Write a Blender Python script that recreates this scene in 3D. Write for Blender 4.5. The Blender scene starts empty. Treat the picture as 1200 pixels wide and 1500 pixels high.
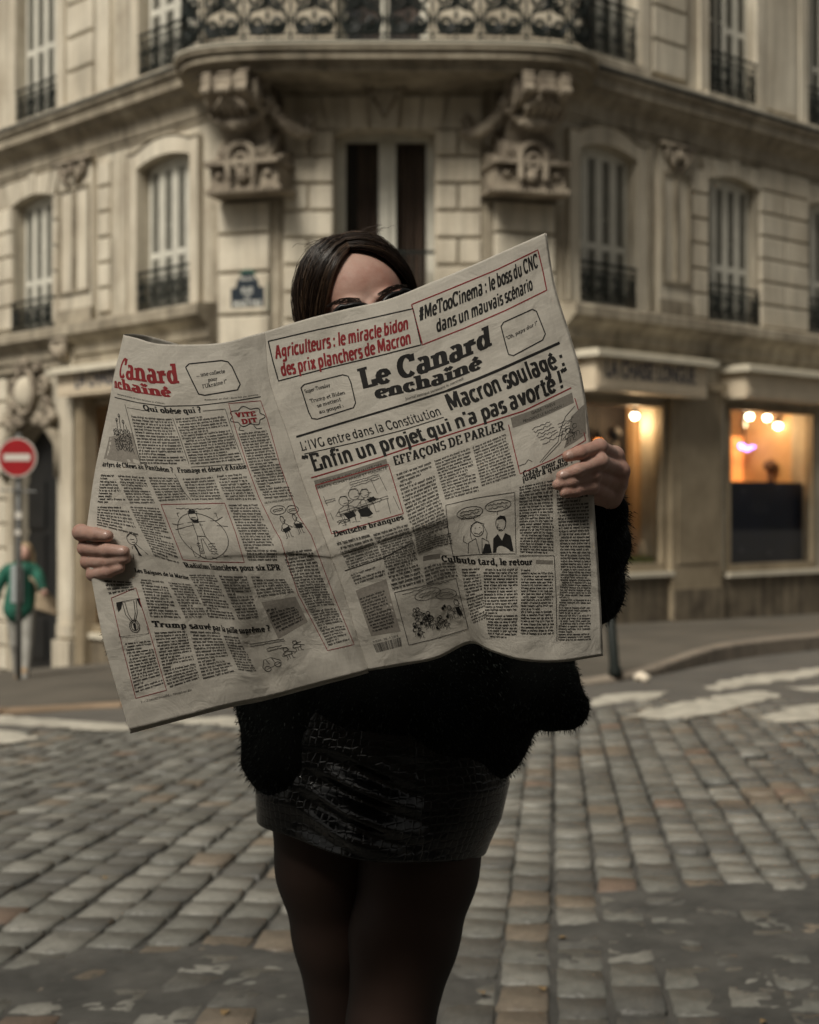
# A woman reading a broadsheet on a Paris street corner - procedural scene
import bpy, bmesh, math, random
import numpy as np
from mathutils import Vector, Matrix, noise as mnoise
R = math.radians
random.seed(7); rng = np.random.default_rng(7)
scene = bpy.context.scene
COL = scene.collection

# ------------------------------------------------------------------ camera
F, CX, HY, CAMZ = 2200.0, 600.0, 745.0, 1.30      # focal length in photo pixels, principal column, horizon row, eye height
cam_d = bpy.data.cameras.new('camera'); cam = bpy.data.objects.new('camera', cam_d); COL.objects.link(cam)
cam.location = (0, 0, CAMZ); cam.rotation_euler = (R(90), 0, 0)
cam_d.sensor_fit = 'VERTICAL'; cam_d.sensor_height = 36; cam_d.sensor_width = 28.8
cam_d.lens = 36 * F / 1500; cam_d.shift_y = -5 / 1500
cam_d.clip_start = 0.05; cam_d.clip_end = 600
cam_d.dof.use_dof = True; cam_d.dof.focus_distance = 1.92; cam_d.dof.aperture_fstop = 5.6; cam_d.dof.aperture_blades = 0
scene.camera = cam
# ------------------------------------------------------------------ world, sun, exposure
SUN_EL, SUN_AZ = R(48), R(212)                     # light comes from behind the camera, from the left
w = bpy.data.worlds.new('World'); scene.world = w; w.use_nodes = True
nt = w.node_tree; bg = nt.nodes['Background']
sky = nt.nodes.new('ShaderNodeTexSky'); sky.sky_type = 'NISHITA'; sky.sun_disc = False
sky.sun_elevation = SUN_EL; sky.sun_rotation = SUN_AZ; sky.air_density = 1.0; sky.dust_density = 5.0; sky.ozone_density = 0.6
hs = nt.nodes.new('ShaderNodeHueSaturation'); hs.inputs['Saturation'].default_value = 0.12
tint = nt.nodes.new('ShaderNodeMix'); tint.data_type = 'RGBA'; tint.blend_type = 'MULTIPLY'; tint.inputs[0].default_value = 1
tint.inputs[7].default_value = (1.0, 0.96, 0.87, 1)   # even warm overcast
nt.links.new(sky.outputs[0], hs.inputs['Color']); nt.links.new(hs.outputs[0], tint.inputs[6]); nt.links.new(tint.outputs[2], bg.inputs[0])
bg.inputs[1].default_value = 0.05
sd = bpy.data.lights.new('sun', 'SUN'); sd.energy = 3.1; sd.angle = R(20); sd.color = (1.0, 0.935, 0.82)
sun = bpy.data.objects.new('sun', sd); COL.objects.link(sun)
sdir = Vector((math.sin(SUN_AZ) * math.cos(SUN_EL), math.cos(SUN_AZ) * math.cos(SUN_EL), math.sin(SUN_EL)))
sun.rotation_euler = sdir.to_track_quat('Z', 'Y').to_euler(); sun.location = sdir * 50
scene.view_settings.view_transform = 'Standard'; scene.view_settings.look = 'None'
scene.view_settings.exposure = 0.22; scene.view_settings.gamma = 1
scene.render.engine = 'CYCLES'; scene.cycles.max_bounces = 6

# ------------------------------------------------------------------ helpers
def mat(name, col, rough=0.7, var=0.0, vscale=3.0, bump=0.0, bscale=40.0, metal=0.0, spec=0.5, col2=None, fine=0.0, fscale=60, emit=None, es=0.0, coord='Object', stretch=None, streak=0.0):
    m = bpy.data.materials.new(name); m.use_nodes = True
    n = m.node_tree; b = n.nodes['Principled BSDF']
    b.inputs['Base Color'].default_value = (*col, 1); b.inputs['Roughness'].default_value = rough
    b.inputs['Metallic'].default_value = metal; b.inputs['Specular IOR Level'].default_value = spec
    tc = n.nodes.new('ShaderNodeTexCoord'); src = tc.outputs[coord]
    if stretch:
        mp = n.nodes.new('ShaderNodeMapping'); mp.inputs['Scale'].default_value = stretch; n.links.new(src, mp.inputs[0]); src = mp.outputs[0]
    if var > 0 or col2:
        t = n.nodes.new('ShaderNodeTexNoise'); t.inputs['Scale'].default_value = vscale; t.inputs['Detail'].default_value = 7; t.inputs['Roughness'].default_value = 0.62
        n.links.new(src, t.inputs['Vector'])
        cr = n.nodes.new('ShaderNodeValToRGB'); c2 = col2 or tuple(c * (1 - var) for c in col)
        cr.color_ramp.elements[0].position = 0.34; cr.color_ramp.elements[0].color = (*c2, 1)
        cr.color_ramp.elements[1].position = 0.66; cr.color_ramp.elements[1].color = (*col, 1)
        n.links.new(t.outputs['Fac'], cr.inputs[0]); out = cr.outputs[0]
        if fine > 0:
            t2 = n.nodes.new('ShaderNodeTexNoise'); t2.inputs['Scale'].default_value = fscale; t2.inputs['Detail'].default_value = 4
            n.links.new(src, t2.inputs['Vector'])
            mr = n.nodes.new('ShaderNodeMapRange'); mr.inputs[3].default_value = 1 - fine; mr.inputs[4].default_value = 1 + fine
            n.links.new(t2.outputs['Fac'], mr.inputs[0])
            mx = n.nodes.new('ShaderNodeMix'); mx.data_type = 'RGBA'; mx.blend_type = 'MULTIPLY'; mx.inputs[0].default_value = 1
            n.links.new(out, mx.inputs[6]); n.links.new(mr.outputs[0], mx.inputs[7]); out = mx.outputs[2]
        if streak > 0:      # rain and soot runs down the wall
            mp2 = n.nodes.new('ShaderNodeMapping'); mp2.inputs['Scale'].default_value = (5.0, 5.0, 0.45); n.links.new(tc.outputs['Object'], mp2.inputs[0])
            t4 = n.nodes.new('ShaderNodeTexNoise'); t4.inputs['Scale'].default_value = 1.3; t4.inputs['Detail'].default_value = 6; t4.inputs['Roughness'].default_value = 0.6; n.links.new(mp2.outputs[0], t4.inputs['Vector'])
            m4 = n.nodes.new('ShaderNodeMapRange'); m4.inputs[1].default_value = 0.36; m4.inputs[2].default_value = 0.56; m4.inputs[3].default_value = 1 - streak; m4.inputs[4].default_value = 1.0; n.links.new(t4.outputs['Fac'], m4.inputs[0])
            mx4 = n.nodes.new('ShaderNodeMix'); mx4.data_type = 'RGBA'; mx4.blend_type = 'MULTIPLY'; mx4.inputs[0].default_value = 1; n.links.new(out, mx4.inputs[6]); n.links.new(m4.outputs[0], mx4.inputs[7]); out = mx4.outputs[2]
        n.links.new(out, b.inputs['Base Color'])
    if bump > 0:
        t3 = n.nodes.new('ShaderNodeTexNoise'); t3.inputs['Scale'].default_value = bscale; t3.inputs['Detail'].default_value = 5
        n.links.new(src, t3.inputs['Vector'])
        bp = n.nodes.new('ShaderNodeBump'); bp.inputs['Strength'].default_value = bump; bp.inputs['Distance'].default_value = 0.01
        n.links.new(t3.outputs['Fac'], bp.inputs['Height']); n.links.new(bp.outputs[0], b.inputs['Normal'])
    if emit:
        b.inputs['Emission Color'].default_value = (*emit, 1); b.inputs['Emission Strength'].default_value = es
    return m

class MB:
    """collects verts / faces, then links them as one mesh object"""
    def __init__(s): s.v = []; s.f = []
    def add(s, vs, fs):
        o = len(s.v); s.v += [tuple(v) for v in vs]; s.f += [tuple(i + o for i in f) for f in fs]
    def hexa(s, p):   # 8 corners: bottom ring 0-3, top ring 4-7
        s.add(p, [(0, 3, 2, 1), (4, 5, 6, 7), (0, 1, 5, 4), (1, 2, 6, 5), (2, 3, 7, 6), (3, 0, 4, 7)])
    def box(s, x0, x1, y0, y1, z0, z1):
        s.hexa([(x0, y0, z0), (x1, y0, z0), (x1, y1, z0), (x0, y1, z0), (x0, y0, z1), (x1, y0, z1), (x1, y1, z1), (x0, y1, z1)])
    def tube(s, pts, r, n=6, closed=False, caps=True):
        pts = [Vector(p) for p in pts]; N = len(pts)
        rs = r if isinstance(r, (list, tuple)) else [r] * N
        rings = []; up = None
        for i, p in enumerate(pts):
            if closed: d = pts[(i + 1) % N] - pts[i - 1]
            else: d = pts[min(i + 1, N - 1)] - pts[max(i - 1, 0)]
            d = d.normalized() if d.length > 1e-9 else Vector((0, 0, 1))
            if up is None: up = Vector((0, 0, 1)) if abs(d.z) < 0.9 else Vector((0, 1, 0))
            a = d.cross(up); a = a.normalized() if a.length > 1e-6 else d.orthogonal().normalized()
            b = d.cross(a).normalized(); up = -b
            rings.append([p + (a * math.cos(t) + b * math.sin(t)) * rs[i] for t in [2 * math.pi * k / n for k in range(n)]])
        vs = [v for rg in rings for v in rg]; fs = []
        for i in range(N if closed else N - 1):
            j = (i + 1) % N
            for k in range(n):
                l = (k + 1) % n; fs.append((i * n + k, i * n + l, j * n + l, j * n + k))
        if not closed and caps: fs += [tuple(range(n))[::-1], tuple((N - 1) * n + k for k in range(n))]
        s.add(vs, fs)
    def ball(s, c, r, n=8, m=6, sc=(1, 1, 1)):
        vs = [(c[0], c[1], c[2] - r * sc[2])]
        for i in range(1, m):
            th = math.pi * i / m
            for k in range(n):
                a = 2 * math.pi * k / n
                vs.append((c[0] + r * sc[0] * math.sin(th) * math.cos(a), c[1] + r * sc[1] * math.sin(th) * math.sin(a), c[2] - r * sc[2] * math.cos(th)))
        vs.append((c[0], c[1], c[2] + r * sc[2])); fs = []
        for k in range(n):
            l = (k + 1) % n; fs.append((0, 1 + l, 1 + k)); fs.append((len(vs) - 1, 1 + (m - 2) * n + k, 1 + (m - 2) * n + l))
            for i in range(m - 2): fs.append((1 + i * n + k, 1 + i * n + l, 1 + (i + 1) * n + l, 1 + (i + 1) * n + k))
        s.add(vs, fs)
    def prism(s, poly, fn, n0, n1):
        """poly of 2-D points, fn(a, b, n) -> 3-D; extruded from n0 to n1"""
        N = len(poly); vs = [fn(a, b, n0) for a, b in poly] + [fn(a, b, n1) for a, b in poly]
        fs = [tuple(range(N)), tuple(range(2 * N - 1, N - 1, -1))] + [(i, i + N, (i + 1) % N + N, (i + 1) % N) for i in range(N)]
        s.add(vs, fs)
    def build(s, name, m, parent=None, smooth=False, fix=True):
        me = bpy.data.meshes.new(name); me.from_pydata([tuple(v) for v in s.v], [], s.f)
        if fix:
            bm = bmesh.new(); bm.from_mesh(me); bmesh.ops.recalc_face_normals(bm, faces=bm.faces); bm.to_mesh(me); bm.free()
        return link(name, me, m, parent, smooth)

def link(name, me, m=None, parent=None, smooth=False):
    if m is not None and len(me.materials) == 0: me.materials.append(m)
    if smooth: me.polygons.foreach_set('use_smooth', [True] * len(me.polygons)); me.update()
    o = bpy.data.objects.new(name, me); COL.objects.link(o)
    if parent is not None: o.parent = parent
    return o
def np_mesh(name, V, Fa, m, parent=None, smooth=False):
    """V (n,3), Fa (k,3|4) numpy arrays"""
    V = np.asarray(V, np.float32); Fa = np.asarray(Fa, np.int32); k = Fa.shape[1]
    me = bpy.data.meshes.new(name); me.vertices.add(len(V)); me.vertices.foreach_set('co', V.ravel())
    me.loops.add(Fa.size); me.loops.foreach_set('vertex_index', Fa.ravel())
    me.polygons.add(len(Fa)); me.polygons.foreach_set('loop_start', np.arange(0, Fa.size, k, dtype=np.int32))
    me.update(calc_edges=True); me.validate()
    return link(name, me, m, parent, smooth)
def tag(o, label=None, cat=None, group=None, kind=None):
    if label: o['label'] = label
    if cat: o['category'] = cat
    if group: o['group'] = group
    if kind: o['kind'] = kind
    return o
def empty(name, loc=(0, 0, 0), rz=0.0):
    o = bpy.data.objects.new(name, None); o.empty_display_size = 0.1; COL.objects.link(o); o.location = loc; o.rotation_euler = (0, 0, rz); return o
def base_at(o, kids_world=True):
    """children were built in world coordinates: keep them there under a moved Empty"""
    for c in o.children: c.matrix_parent_inverse = Matrix.Translation(-o.location)
def P(px, py, Y):
    """the point at depth Y that the photograph shows at pixel (px, py)"""
    return Vector(((px - CX) * Y / F, Y, CAMZ - (py - HY) * Y / F))
def arc(cx, cy, rx, ry, a0, a1, n=12):
    return [(cx + rx * math.cos(R(a0 + (a1 - a0) * i / n)), cy + ry * math.sin(R(a0 + (a1 - a0) * i / n))) for i in range(n + 1)]
def cyc(f): return f - math.floor(f)

# ------------------------------------------------------------------ signed distance modelling (bodies, clothes)
def smin(a, b, k):
    h = np.clip(0.5 + 0.5 * (b - a) / k, 0, 1); return b * (1 - h) + a * h - k * h * (1 - h)
def sdf_grid(prims, lo, hi, vox):
    lo = np.array(lo, float); n = np.ceil((np.array(hi, float) - lo) / vox).astype(int) + 1
    ax = [lo[i] + vox * np.arange(n[i]) for i in range(3)]
    G = np.full(n, 0.2, np.float32)
    for pr in prims:
        kind, k = pr[0], pr[-1]; sub = kind[0] == '-'; kd = kind[-1]
        if kd == 'c':
            a, b, ra, rb = np.array(pr[1], float), np.array(pr[2], float), pr[3], pr[4]
            m = max(ra, rb) + abs(k) * 1.5 + vox * 2; blo, bhi = np.minimum(a, b) - m, np.maximum(a, b) + m
        else:
            c, rad = np.array(pr[1], float), np.array(pr[2], float); rot = pr[3]
            m = rad.max() + abs(k) * 1.5 + vox * 2; blo, bhi = c - m, c + m
        i0 = np.maximum(np.floor((blo - lo) / vox).astype(int), 0); i1 = np.minimum(np.ceil((bhi - lo) / vox).astype(int) + 1, n)
        if (i1 <= i0).any(): continue
        X, Y, Z = np.meshgrid(*[ax[i][i0[i]:i1[i]] for i in range(3)], indexing='ij', sparse=True)
        if kd == 'c':
            ab = b - a; L2 = max((ab ** 2).sum(), 1e-12)
            t = np.clip(((X - a[0]) * ab[0] + (Y - a[1]) * ab[1] + (Z - a[2]) * ab[2]) / L2, 0, 1)
            d = np.sqrt((X - a[0] - t * ab[0]) ** 2 + (Y - a[1] - t * ab[1]) ** 2 + (Z - a[2] - t * ab[2]) ** 2) - (ra + (rb - ra) * t)
        else:
            x, y, z = X - c[0], Y - c[1], Z - c[2]
            if rot is not None:
                M = np.array(rot.transposed()); x, y, z = [M[r, 0] * x + M[r, 1] * y + M[r, 2] * z for r in range(3)]
            k0 = np.sqrt((x / rad[0]) ** 2 + (y / rad[1]) ** 2 + (z / rad[2]) ** 2); k1 = np.sqrt((x / rad[0] ** 2) ** 2 + (y / rad[1] ** 2) ** 2 + (z / rad[2] ** 2) ** 2) + 1e-9
            d = k0 * (k0 - 1) / k1
        sl = tuple(slice(i0[i], i1[i]) for i in range(3))
        G[sl] = -smin(-G[sl], d, k) if sub else smin(G[sl], d, k)
    return G, lo
def nets(G, lo, vox):
    """surface nets"""
    G = np.pad(G, 1, constant_values=0.2); lo = lo - vox; S = G < 0
    n = np.array(G.shape) - 1; cnt = np.zeros(n, np.int8)
    for a in (0, 1):
        for b in (0, 1):
            for c in (0, 1): cnt += S[a:a + n[0], b:b + n[1], c:c + n[2]]
    act = (cnt > 0) & (cnt < 8); idx = np.argwhere(act); ids = -np.ones(n, np.int32); ids[act] = np.arange(len(idx))
    acc = np.zeros((len(idx), 3)); num = np.zeros(len(idx))
    for axis in range(3):
        for u in (0, 1):
            for v in (0, 1):
                o0 = [0, 0, 0]; oth = [i for i in range(3) if i != axis]; o0[oth[0]] = u; o0[oth[1]] = v; o1 = list(o0); o1[axis] = 1
                g0 = G[tuple((idx + o0).T)]; g1 = G[tuple((idx + o1).T)]; m = (g0 < 0) != (g1 < 0)
                t = np.where(m, g0 / (g0 - g1 + 1e-12 * (g0 == g1)), 0); p = np.zeros((len(idx), 3)); p[:] = o0; p[:, axis] += t
                acc += p * m[:, None]; num += m
    V = lo + vox * (idx + acc / num[:, None]); Q = []
    for axis in range(3):
        oth = [i for i in range(3) if i != axis]
        s0 = [slice(None)] * 3; s1 = [slice(None)] * 3; s0[axis] = slice(0, -1); s1[axis] = slice(1, None)
        cr = S[tuple(s0)] != S[tuple(s1)]; e = np.argwhere(cr); e = e[(e[:, oth[0]] > 0) & (e[:, oth[1]] > 0)]
        e = e[(e[:, oth[0]] < n[oth[0]]) & (e[:, oth[1]] < n[oth[1]])]
        q = []
        for du, dv in ((-1, -1), (0, -1), (0, 0), (-1, 0)):
            c = e.copy(); c[:, oth[0]] += du; c[:, oth[1]] += dv; q.append(ids[tuple(c.T)])
        q = np.stack(q, 1); flip = S[tuple(e.T)] ^ (axis == 1); q[~flip] = q[~flip][:, ::-1]; Q.append(q)
    return V, np.concatenate(Q)
def sdf_mesh(prims, vox):
    lo = np.full(3, 1e9); hi = -lo
    for p in prims:
        if p[0][0] == '-': continue
        if p[0][-1] == 'c':
            m = max(p[3], p[4]) + 3 * vox
            for q in (p[1], p[2]): lo = np.minimum(lo, np.array(q) - m); hi = np.maximum(hi, np.array(q) + m)
        else: m = max(p[2]) + 3 * vox; lo = np.minimum(lo, np.array(p[1]) - m); hi = np.maximum(hi, np.array(p[1]) + m)
    return nets(*sdf_grid(prims, lo, hi, vox), vox)
def relax(V, Q, it=2, lam=0.5):
    for _ in range(it):
        acc = np.zeros_like(V); num = np.zeros(len(V))
        for i in range(4):
            for j in ((i + 1) % 4, (i - 1) % 4):
                np.add.at(acc, Q[:, i], V[Q[:, j]]); np.add.at(num, Q[:, i], 1)
        V = V + lam * (acc / np.maximum(num, 1)[:, None] - V)
    return V
def vnormals(V, Q):
    n = np.cross(V[Q[:, 2]] - V[Q[:, 0]], V[Q[:, 3]] - V[Q[:, 1]]); N = np.zeros_like(V)
    for i in range(4): np.add.at(N, Q[:, i], n)
    return N / (np.linalg.norm(N, axis=1)[:, None] + 1e-12)
def nz(V, s, seed=0.0):
    """cheap smooth value noise for arrays of points, about -1..1"""
    V = np.asarray(V) * s + seed; out = np.zeros(len(V)); a = 1.0
    for k in range(3):
        x, y, z = V[:, 0] * 2 ** k, V[:, 1] * 2 ** k, V[:, 2] * 2 ** k
        out += a * np.sin(1.7 * x + 1.3 * np.sin(1.1 * y + k) + 0.7) * np.cos(1.9 * y + 1.1 * np.sin(1.3 * z + 2 * k)) * np.cos(1.3 * z + 0.9 * np.sin(1.5 * x)); a *= 0.5
    return out / 1.3

# ------------------------------------------------------------------ terrain: the street falls away to the left and back
def u_s(y):
    t = (y - 5.0) / 15.0
    if t < -0.1: return 0.0
    if t < 0.1: return (t + 0.1) ** 2 / 0.4
    return min(t, 1.6)
def g_np(X, Y):
    t = (Y - 5.0) / 15.0; u = np.where(t < -0.1, 0, np.where(t < 0.1, (t + 0.1) ** 2 / 0.4, np.minimum(t, 1.6)))
    return u * (-0.38 - 0.09 * np.clip(2.0 - X, 0, 12))
def g(x, y): return u_s(y) * (-0.38 - 0.09 * min(max(2.0 - x, 0.0), 12.0))
def G0(px, py, h=0.0):
    d = 10.0
    for _ in range(30):
        d = 0.5 * d + 0.5 * F * (CAMZ - g((px - CX) * d / F, d) - h) / (py - HY)
    return ((px - CX) * d / F, d)

# ------------------------------------------------------------------ materials of the building
STONE = mat('limestone', (0.56, 0.51, 0.41), 0.85, col2=(0.36, 0.31, 0.235), vscale=1.3, bump=0.35, bscale=25, fine=0.12, fscale=30, streak=0.34)
STONE2 = mat('limestone_block', (0.64, 0.585, 0.475), 0.85, col2=(0.46, 0.405, 0.315), vscale=0.9, bump=0.35, bscale=30, fine=0.10, fscale=24, streak=0.28)
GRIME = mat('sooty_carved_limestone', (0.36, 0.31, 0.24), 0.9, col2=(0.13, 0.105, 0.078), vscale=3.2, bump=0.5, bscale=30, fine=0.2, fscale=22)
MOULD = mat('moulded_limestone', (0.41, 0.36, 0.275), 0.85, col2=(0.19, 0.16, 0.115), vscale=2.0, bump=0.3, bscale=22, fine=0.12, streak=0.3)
LEAD = mat('dark_lead_flashing', (0.06, 0.062, 0.055), 0.6, var=0.4, vscale=6)
IRON = mat('dark_green_black_iron', (0.010, 0.014, 0.012), 0.55, var=0.4, vscale=20, spec=0.25)
WPAINT = mat('grey_white_painted_wood', (0.62, 0.60, 0.52), 0.6, var=0.18, vscale=5)
SLAT = mat('shutter_slat_paint', (0.34, 0.33, 0.28), 0.65, var=0.25, vscale=8)
DARKIN = mat('dark_interior', (0.012, 0.011, 0.01), 0.9)
GLASSD = mat('dim_window_glass', (0.02, 0.02, 0.018), 0.08, spec=0.8)
CURT = mat('brown_curtain', (0.10, 0.065, 0.045), 0.9, var=0.6, vscale=2.0, stretch=(9, 9, 0.4))
CREAM = mat('cream_shopfront_paint', (0.31, 0.255, 0.175), 0.55, col2=(0.20, 0.16, 0.105), vscale=2.2, bump=0.1, bscale=12, fine=0.08)
FASC = mat('pale_fascia_paint', (0.66, 0.56, 0.42), 0.5, var=0.15, vscale=3)
LIP = mat('pale_canopy_edge', (0.62, 0.57, 0.46), 0.6, var=0.2, vscale=4)
WALLB = mat('painted_stall_riser', (0.22, 0.18, 0.125), 0.7, col2=(0.10, 0.08, 0.055), vscale=2.5, bump=0.2, bscale=15, fine=0.15, streak=0.5)
NAVYL = mat('navy_lettering', (0.02, 0.03, 0.07), 0.5)
DOORM = mat('black_painted_door', (0.014, 0.014, 0.014), 0.5, var=0.4, vscale=4)
GLASS = bpy.data.materials.new('shop_window_glass'); GLASS.use_nodes = True
_n = GLASS.node_tree; _n.nodes.clear(); _o = _n.nodes.new('ShaderNodeOutputMaterial'); _m = _n.nodes.new('ShaderNodeMixShader')
_t = _n.nodes.new('ShaderNodeBsdfTransparent'); _g = _n.nodes.new('ShaderNodeBsdfGlossy'); _g.inputs['Roughness'].default_value = 0.03
_f = _n.nodes.new('ShaderNodeMapRange'); _l = _n.nodes.new('ShaderNodeLayerWeight'); _l.inputs[0].default_value = 0.12; _n.links.new(_l.outputs[0], _f.inputs[0]); _f.inputs[3].default_value = 0.03; _f.inputs[4].default_value = 0.9
_n.links.new(_f.outputs[0], _m.inputs[0]); _n.links.new(_t.outputs[0], _m.inputs[1]); _n.links.new(_g.outputs[0], _m.inputs[2]); _n.links.new(_m.outputs[0], _o.inputs[0])

# ------------------------------------------------------------------ corner building
bld = empty('corner_building', (-0.3, 19.2, -0.6))
tag(bld, 'cream limestone corner apartment building with a bowed iron balcony over the chamfered corner', 'building')
def part(mb, name, m, parent=None, smooth=False):
    o = mb.build(name, m, None, smooth); p = parent or bld; o.parent = p; o.matrix_parent_inverse = p.matrix_world.inverted() if p is not bld else Matrix.Translation(-bld.location); return o
class Face:
    def __init__(s, a, b):
        s.O = Vector((a[0], a[1], 0)); d = Vector((b[0] - a[0], b[1] - a[1], 0)); s.L = d.length; s.T = d.normalized(); s.N = Vector((s.T.y, -s.T.x, 0))
        if s.N.y > 0: s.N = -s.N
    def p(s, t, z, n=0.0): v = s.O + s.T * t + s.N * n; return (v.x, v.y, z)
    def t(s, px, n=0.0):
        k = (px - CX) / F; o = s.O + s.N * n; return (k * o.y - o.x) / (s.T.x - k * s.T.y)
    def z(s, px, py, n=0.0):
        v = s.O + s.T * s.t(px, n) + s.N * n; return CAMZ - (py - HY) * v.y / F
    def box(s, mb, t0, t1, z0, z1, n0, n1):
        mb.hexa([s.p(t0, z0, n1), s.p(t1, z0, n1), s.p(t1, z0, n0), s.p(t0, z0, n0), s.p(t0, z1, n1), s.p(t1, z1, n1), s.p(t1, z1, n0), s.p(t0, z1, n0)])
    def block(s, mb, t0, t1, z0, z1, n0=-0.02, n1=0.035, c=0.018, j=0.017):
        """a dressed stone with chamfered arrises and a recessed joint round it"""
        t0 += j; t1 -= j; z0 += j; z1 -= j
        a = [s.p(t0, z0, n0), s.p(t1, z0, n0), s.p(t1, z1, n0), s.p(t0, z1, n0)]; b = [s.p(t0, z0, n1 - c), s.p(t1, z0, n1 - c), s.p(t1, z1, n1 - c), s.p(t0, z1, n1 - c)]
        d = [s.p(t0 + c, z0 + c, n1), s.p(t1 - c, z0 + c, n1), s.p(t1 - c, z1 - c, n1), s.p(t0 + c, z1 - c, n1)]
        mb.add(a + b + d, [(i, (i + 1) % 4, 4 + (i + 1) % 4, 4 + i) for i in range(4)] + [(4 + i, 4 + (i + 1) % 4, 8 + (i + 1) % 4, 8 + i) for i in range(4)] + [(8, 9, 10, 11)])
    def poly(s, mb, pts, n0, n1): mb.prism(pts, lambda a, b, n: s.p(a, b, n), n0, n1)
ZL, ZC, ZT = 3.92, 6.93, 11.5      # ledge over the shops, cornice under the second floor, top of what is built
LA, LB = (-2.53, 19.3), (-2.53 - 0.690 * 11, 19.3 + 0.724 * 11)
RA, RB = (1.97, 19.3), (1.97 + 0.746 * 11, 19.3 + 0.666 * 11)
LW, RW = Face(LA, LB), Face(RA, RB)
CL, CR = (-1.62, 19.0), (0.94, 19.0)
CW = Face(CL, CR); PL, PR = Face(LA, CL), Face(CR, RA)

def wall(Fc, L, z0, z1, holes, name='wall', m=None, n0=-0.4, n1=0.0):
    """solid wall split into cells around rectangular holes (t0,t1,z0,z1,rise)"""
    mb = MB(); ts = sorted({0, L} | {h[0] for h in holes} | {h[1] for h in holes}); zs = sorted({z0, z1} | {h[2] for h in holes} | {h[3] for h in holes})
    for a, b in zip(ts, ts[1:]):
        run = None
        for c, d in zip(zs, zs[1:]):
            hole = any(h[0] - 1e-6 <= a and b <= h[1] + 1e-6 and h[2] - 1e-6 <= c and d <= h[3] + 1e-6 for h in holes)
            if not hole: run = (run[0], d) if run else (c, d)
            if (hole or d == zs[-1]) and run: Fc.box(mb, a, b, run[0], run[1], n0, n1); run = None
    for h in holes:   # segmental arch filling
        if len(h) > 4 and h[4] > 0:
            t0, t1, ztop, rise = h[0], h[1], h[3], h[4]
            for sgn in (0, 1):
                pts = []; N = 8; tm = (t0 + t1) / 2; e = t1 if sgn else t0
                cur = [(e + (tm - e) * i / N, ztop - rise * (1 - i / N) ** 2) for i in range(N + 1)]
                pts = [(e, ztop)] + cur
                Fc.poly(mb, pts, n0, n1 - 0.003)
    return part(mb, name, m or STONE)

def win_open(Fc, pxa, pxb, ref, ytop, ybot, rise=0.08):
    ta, tb = sorted((Fc.t(pxa), Fc.t(pxb))); return (ta, tb, Fc.z(ref, ybot), Fc.z(ref, ytop) + rise, rise)
def window_unit(Fc, h, shutters=(1, 1, 1, 1), depth=0.30, rail=0.62, kind='closed', railing_style='bars'):
    t0, t1, z0, z1 = h[0], h[1], h[2], h[3]
    fr = MB(); e = 0.055
    Fc.box(fr, t0, t0 + e, z0, z1, -depth - 0.06, -depth); Fc.box(fr, t1 - e, t1, z0, z1, -depth - 0.06, -depth); Fc.box(fr, t0 + e, t1 - e, z1 - e, z1, -depth - 0.06, -depth)
    tm = (t0 + t1) / 2; Fc.box(fr, tm - 0.04, tm + 0.04, z0, z1 - e, -depth - 0.06, -depth + 0.01)
    for zz in (z0 + 0.55, z0 + 1.2): 
        if zz < z1 - 0.2: Fc.box(fr, t0 + e, tm - 0.04, zz, zz + 0.035, -depth - 0.05, -depth - 0.01); Fc.box(fr, tm + 0.04, t1 - e, zz, zz + 0.035, -depth - 0.05, -depth - 0.01)
    wo = part(fr, 'window', WPAINT)
    pn = MB(); Fc.box(pn, t0 + e, t1 - e, z0, z1 - e, -depth - 0.036, -depth - 0.03); part(pn, 'pane', GLASSD, wo)
    bk = MB(); Fc.box(bk, t0 - 0.05, t1 + 0.05, z0 - 0.02, z1 + 0.02, -depth - 0.3, -depth - 0.12); part(bk, 'dark_room', DARKIN, wo)
    if kind != 'none':
        n = len(shutters); wdt = (t1 - t0 - 0.02) / n
        for i, on in enumerate(shutters):
            if not on: continue
            a = t0 + 0.01 + wdt * i; b = a + wdt - 0.008; q = -depth + 0.10
            s = MB(); k = wdt * 0.20; zm = z0 + (z1 - z0) * 0.38
            Fc.box(s, a, a + k, z0 + 0.02, z1, q, q + 0.035); Fc.box(s, b - k, b, z0 + 0.02, z1, q, q + 0.035)
            for za, zb in ((z0 + 0.02, z0 + 0.10), (zm - 0.04, zm + 0.04), (z1 - 0.16, z1 - 0.0)): Fc.box(s, a + k, b - k, za, zb, q, q + 0.034)
            so = part(s, 'shutter', WPAINT, wo); sl = MB()
            for za, zb in ((z0 + 0.10, zm - 0.04), (zm + 0.04, z1 - 0.16)):
                m_ = int((zb - za) / 0.036)
                for j in range(m_):
                    zz = za + (j + 0.15) * (zb - za) / m_
                    sl.hexa([Fc.p(a + k, zz, q + 0.032), Fc.p(b - k, zz, q + 0.032), Fc.p(b - k, zz + 0.006, q + 0.004), Fc.p(a + k, zz + 0.006, q + 0.004), Fc.p(a + k, zz + 0.012, q + 0.036), Fc.p(b - k, zz + 0.012, q + 0.036), Fc.p(b - k, zz + 0.03, q + 0.008), Fc.p(a + k, zz + 0.03, q + 0.008)])
            slo = sl.build('slats', SLAT); slo.parent = wo; slo.matrix_parent_inverse = so.matrix_parent_inverse.copy(); slo['kind'] = 'stuff'
    if rail > 0: railing(Fc, t0 - 0.02, t1 + 0.02, z0, z0 + rail, railing_style, wo)
    return wo
def scroll(c, r, turns=1.4, a0=0, sgn=1, n=22):
    return [(c[0] + r * (1 - 0.78 * i / n) * math.cos(a0 + sgn * 2 * math.pi * turns * i / n), c[1] + r * (1 - 0.78 * i / n) * math.sin(a0 + sgn * 2 * math.pi * turns * i / n)) for i in range(n + 1)]
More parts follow.
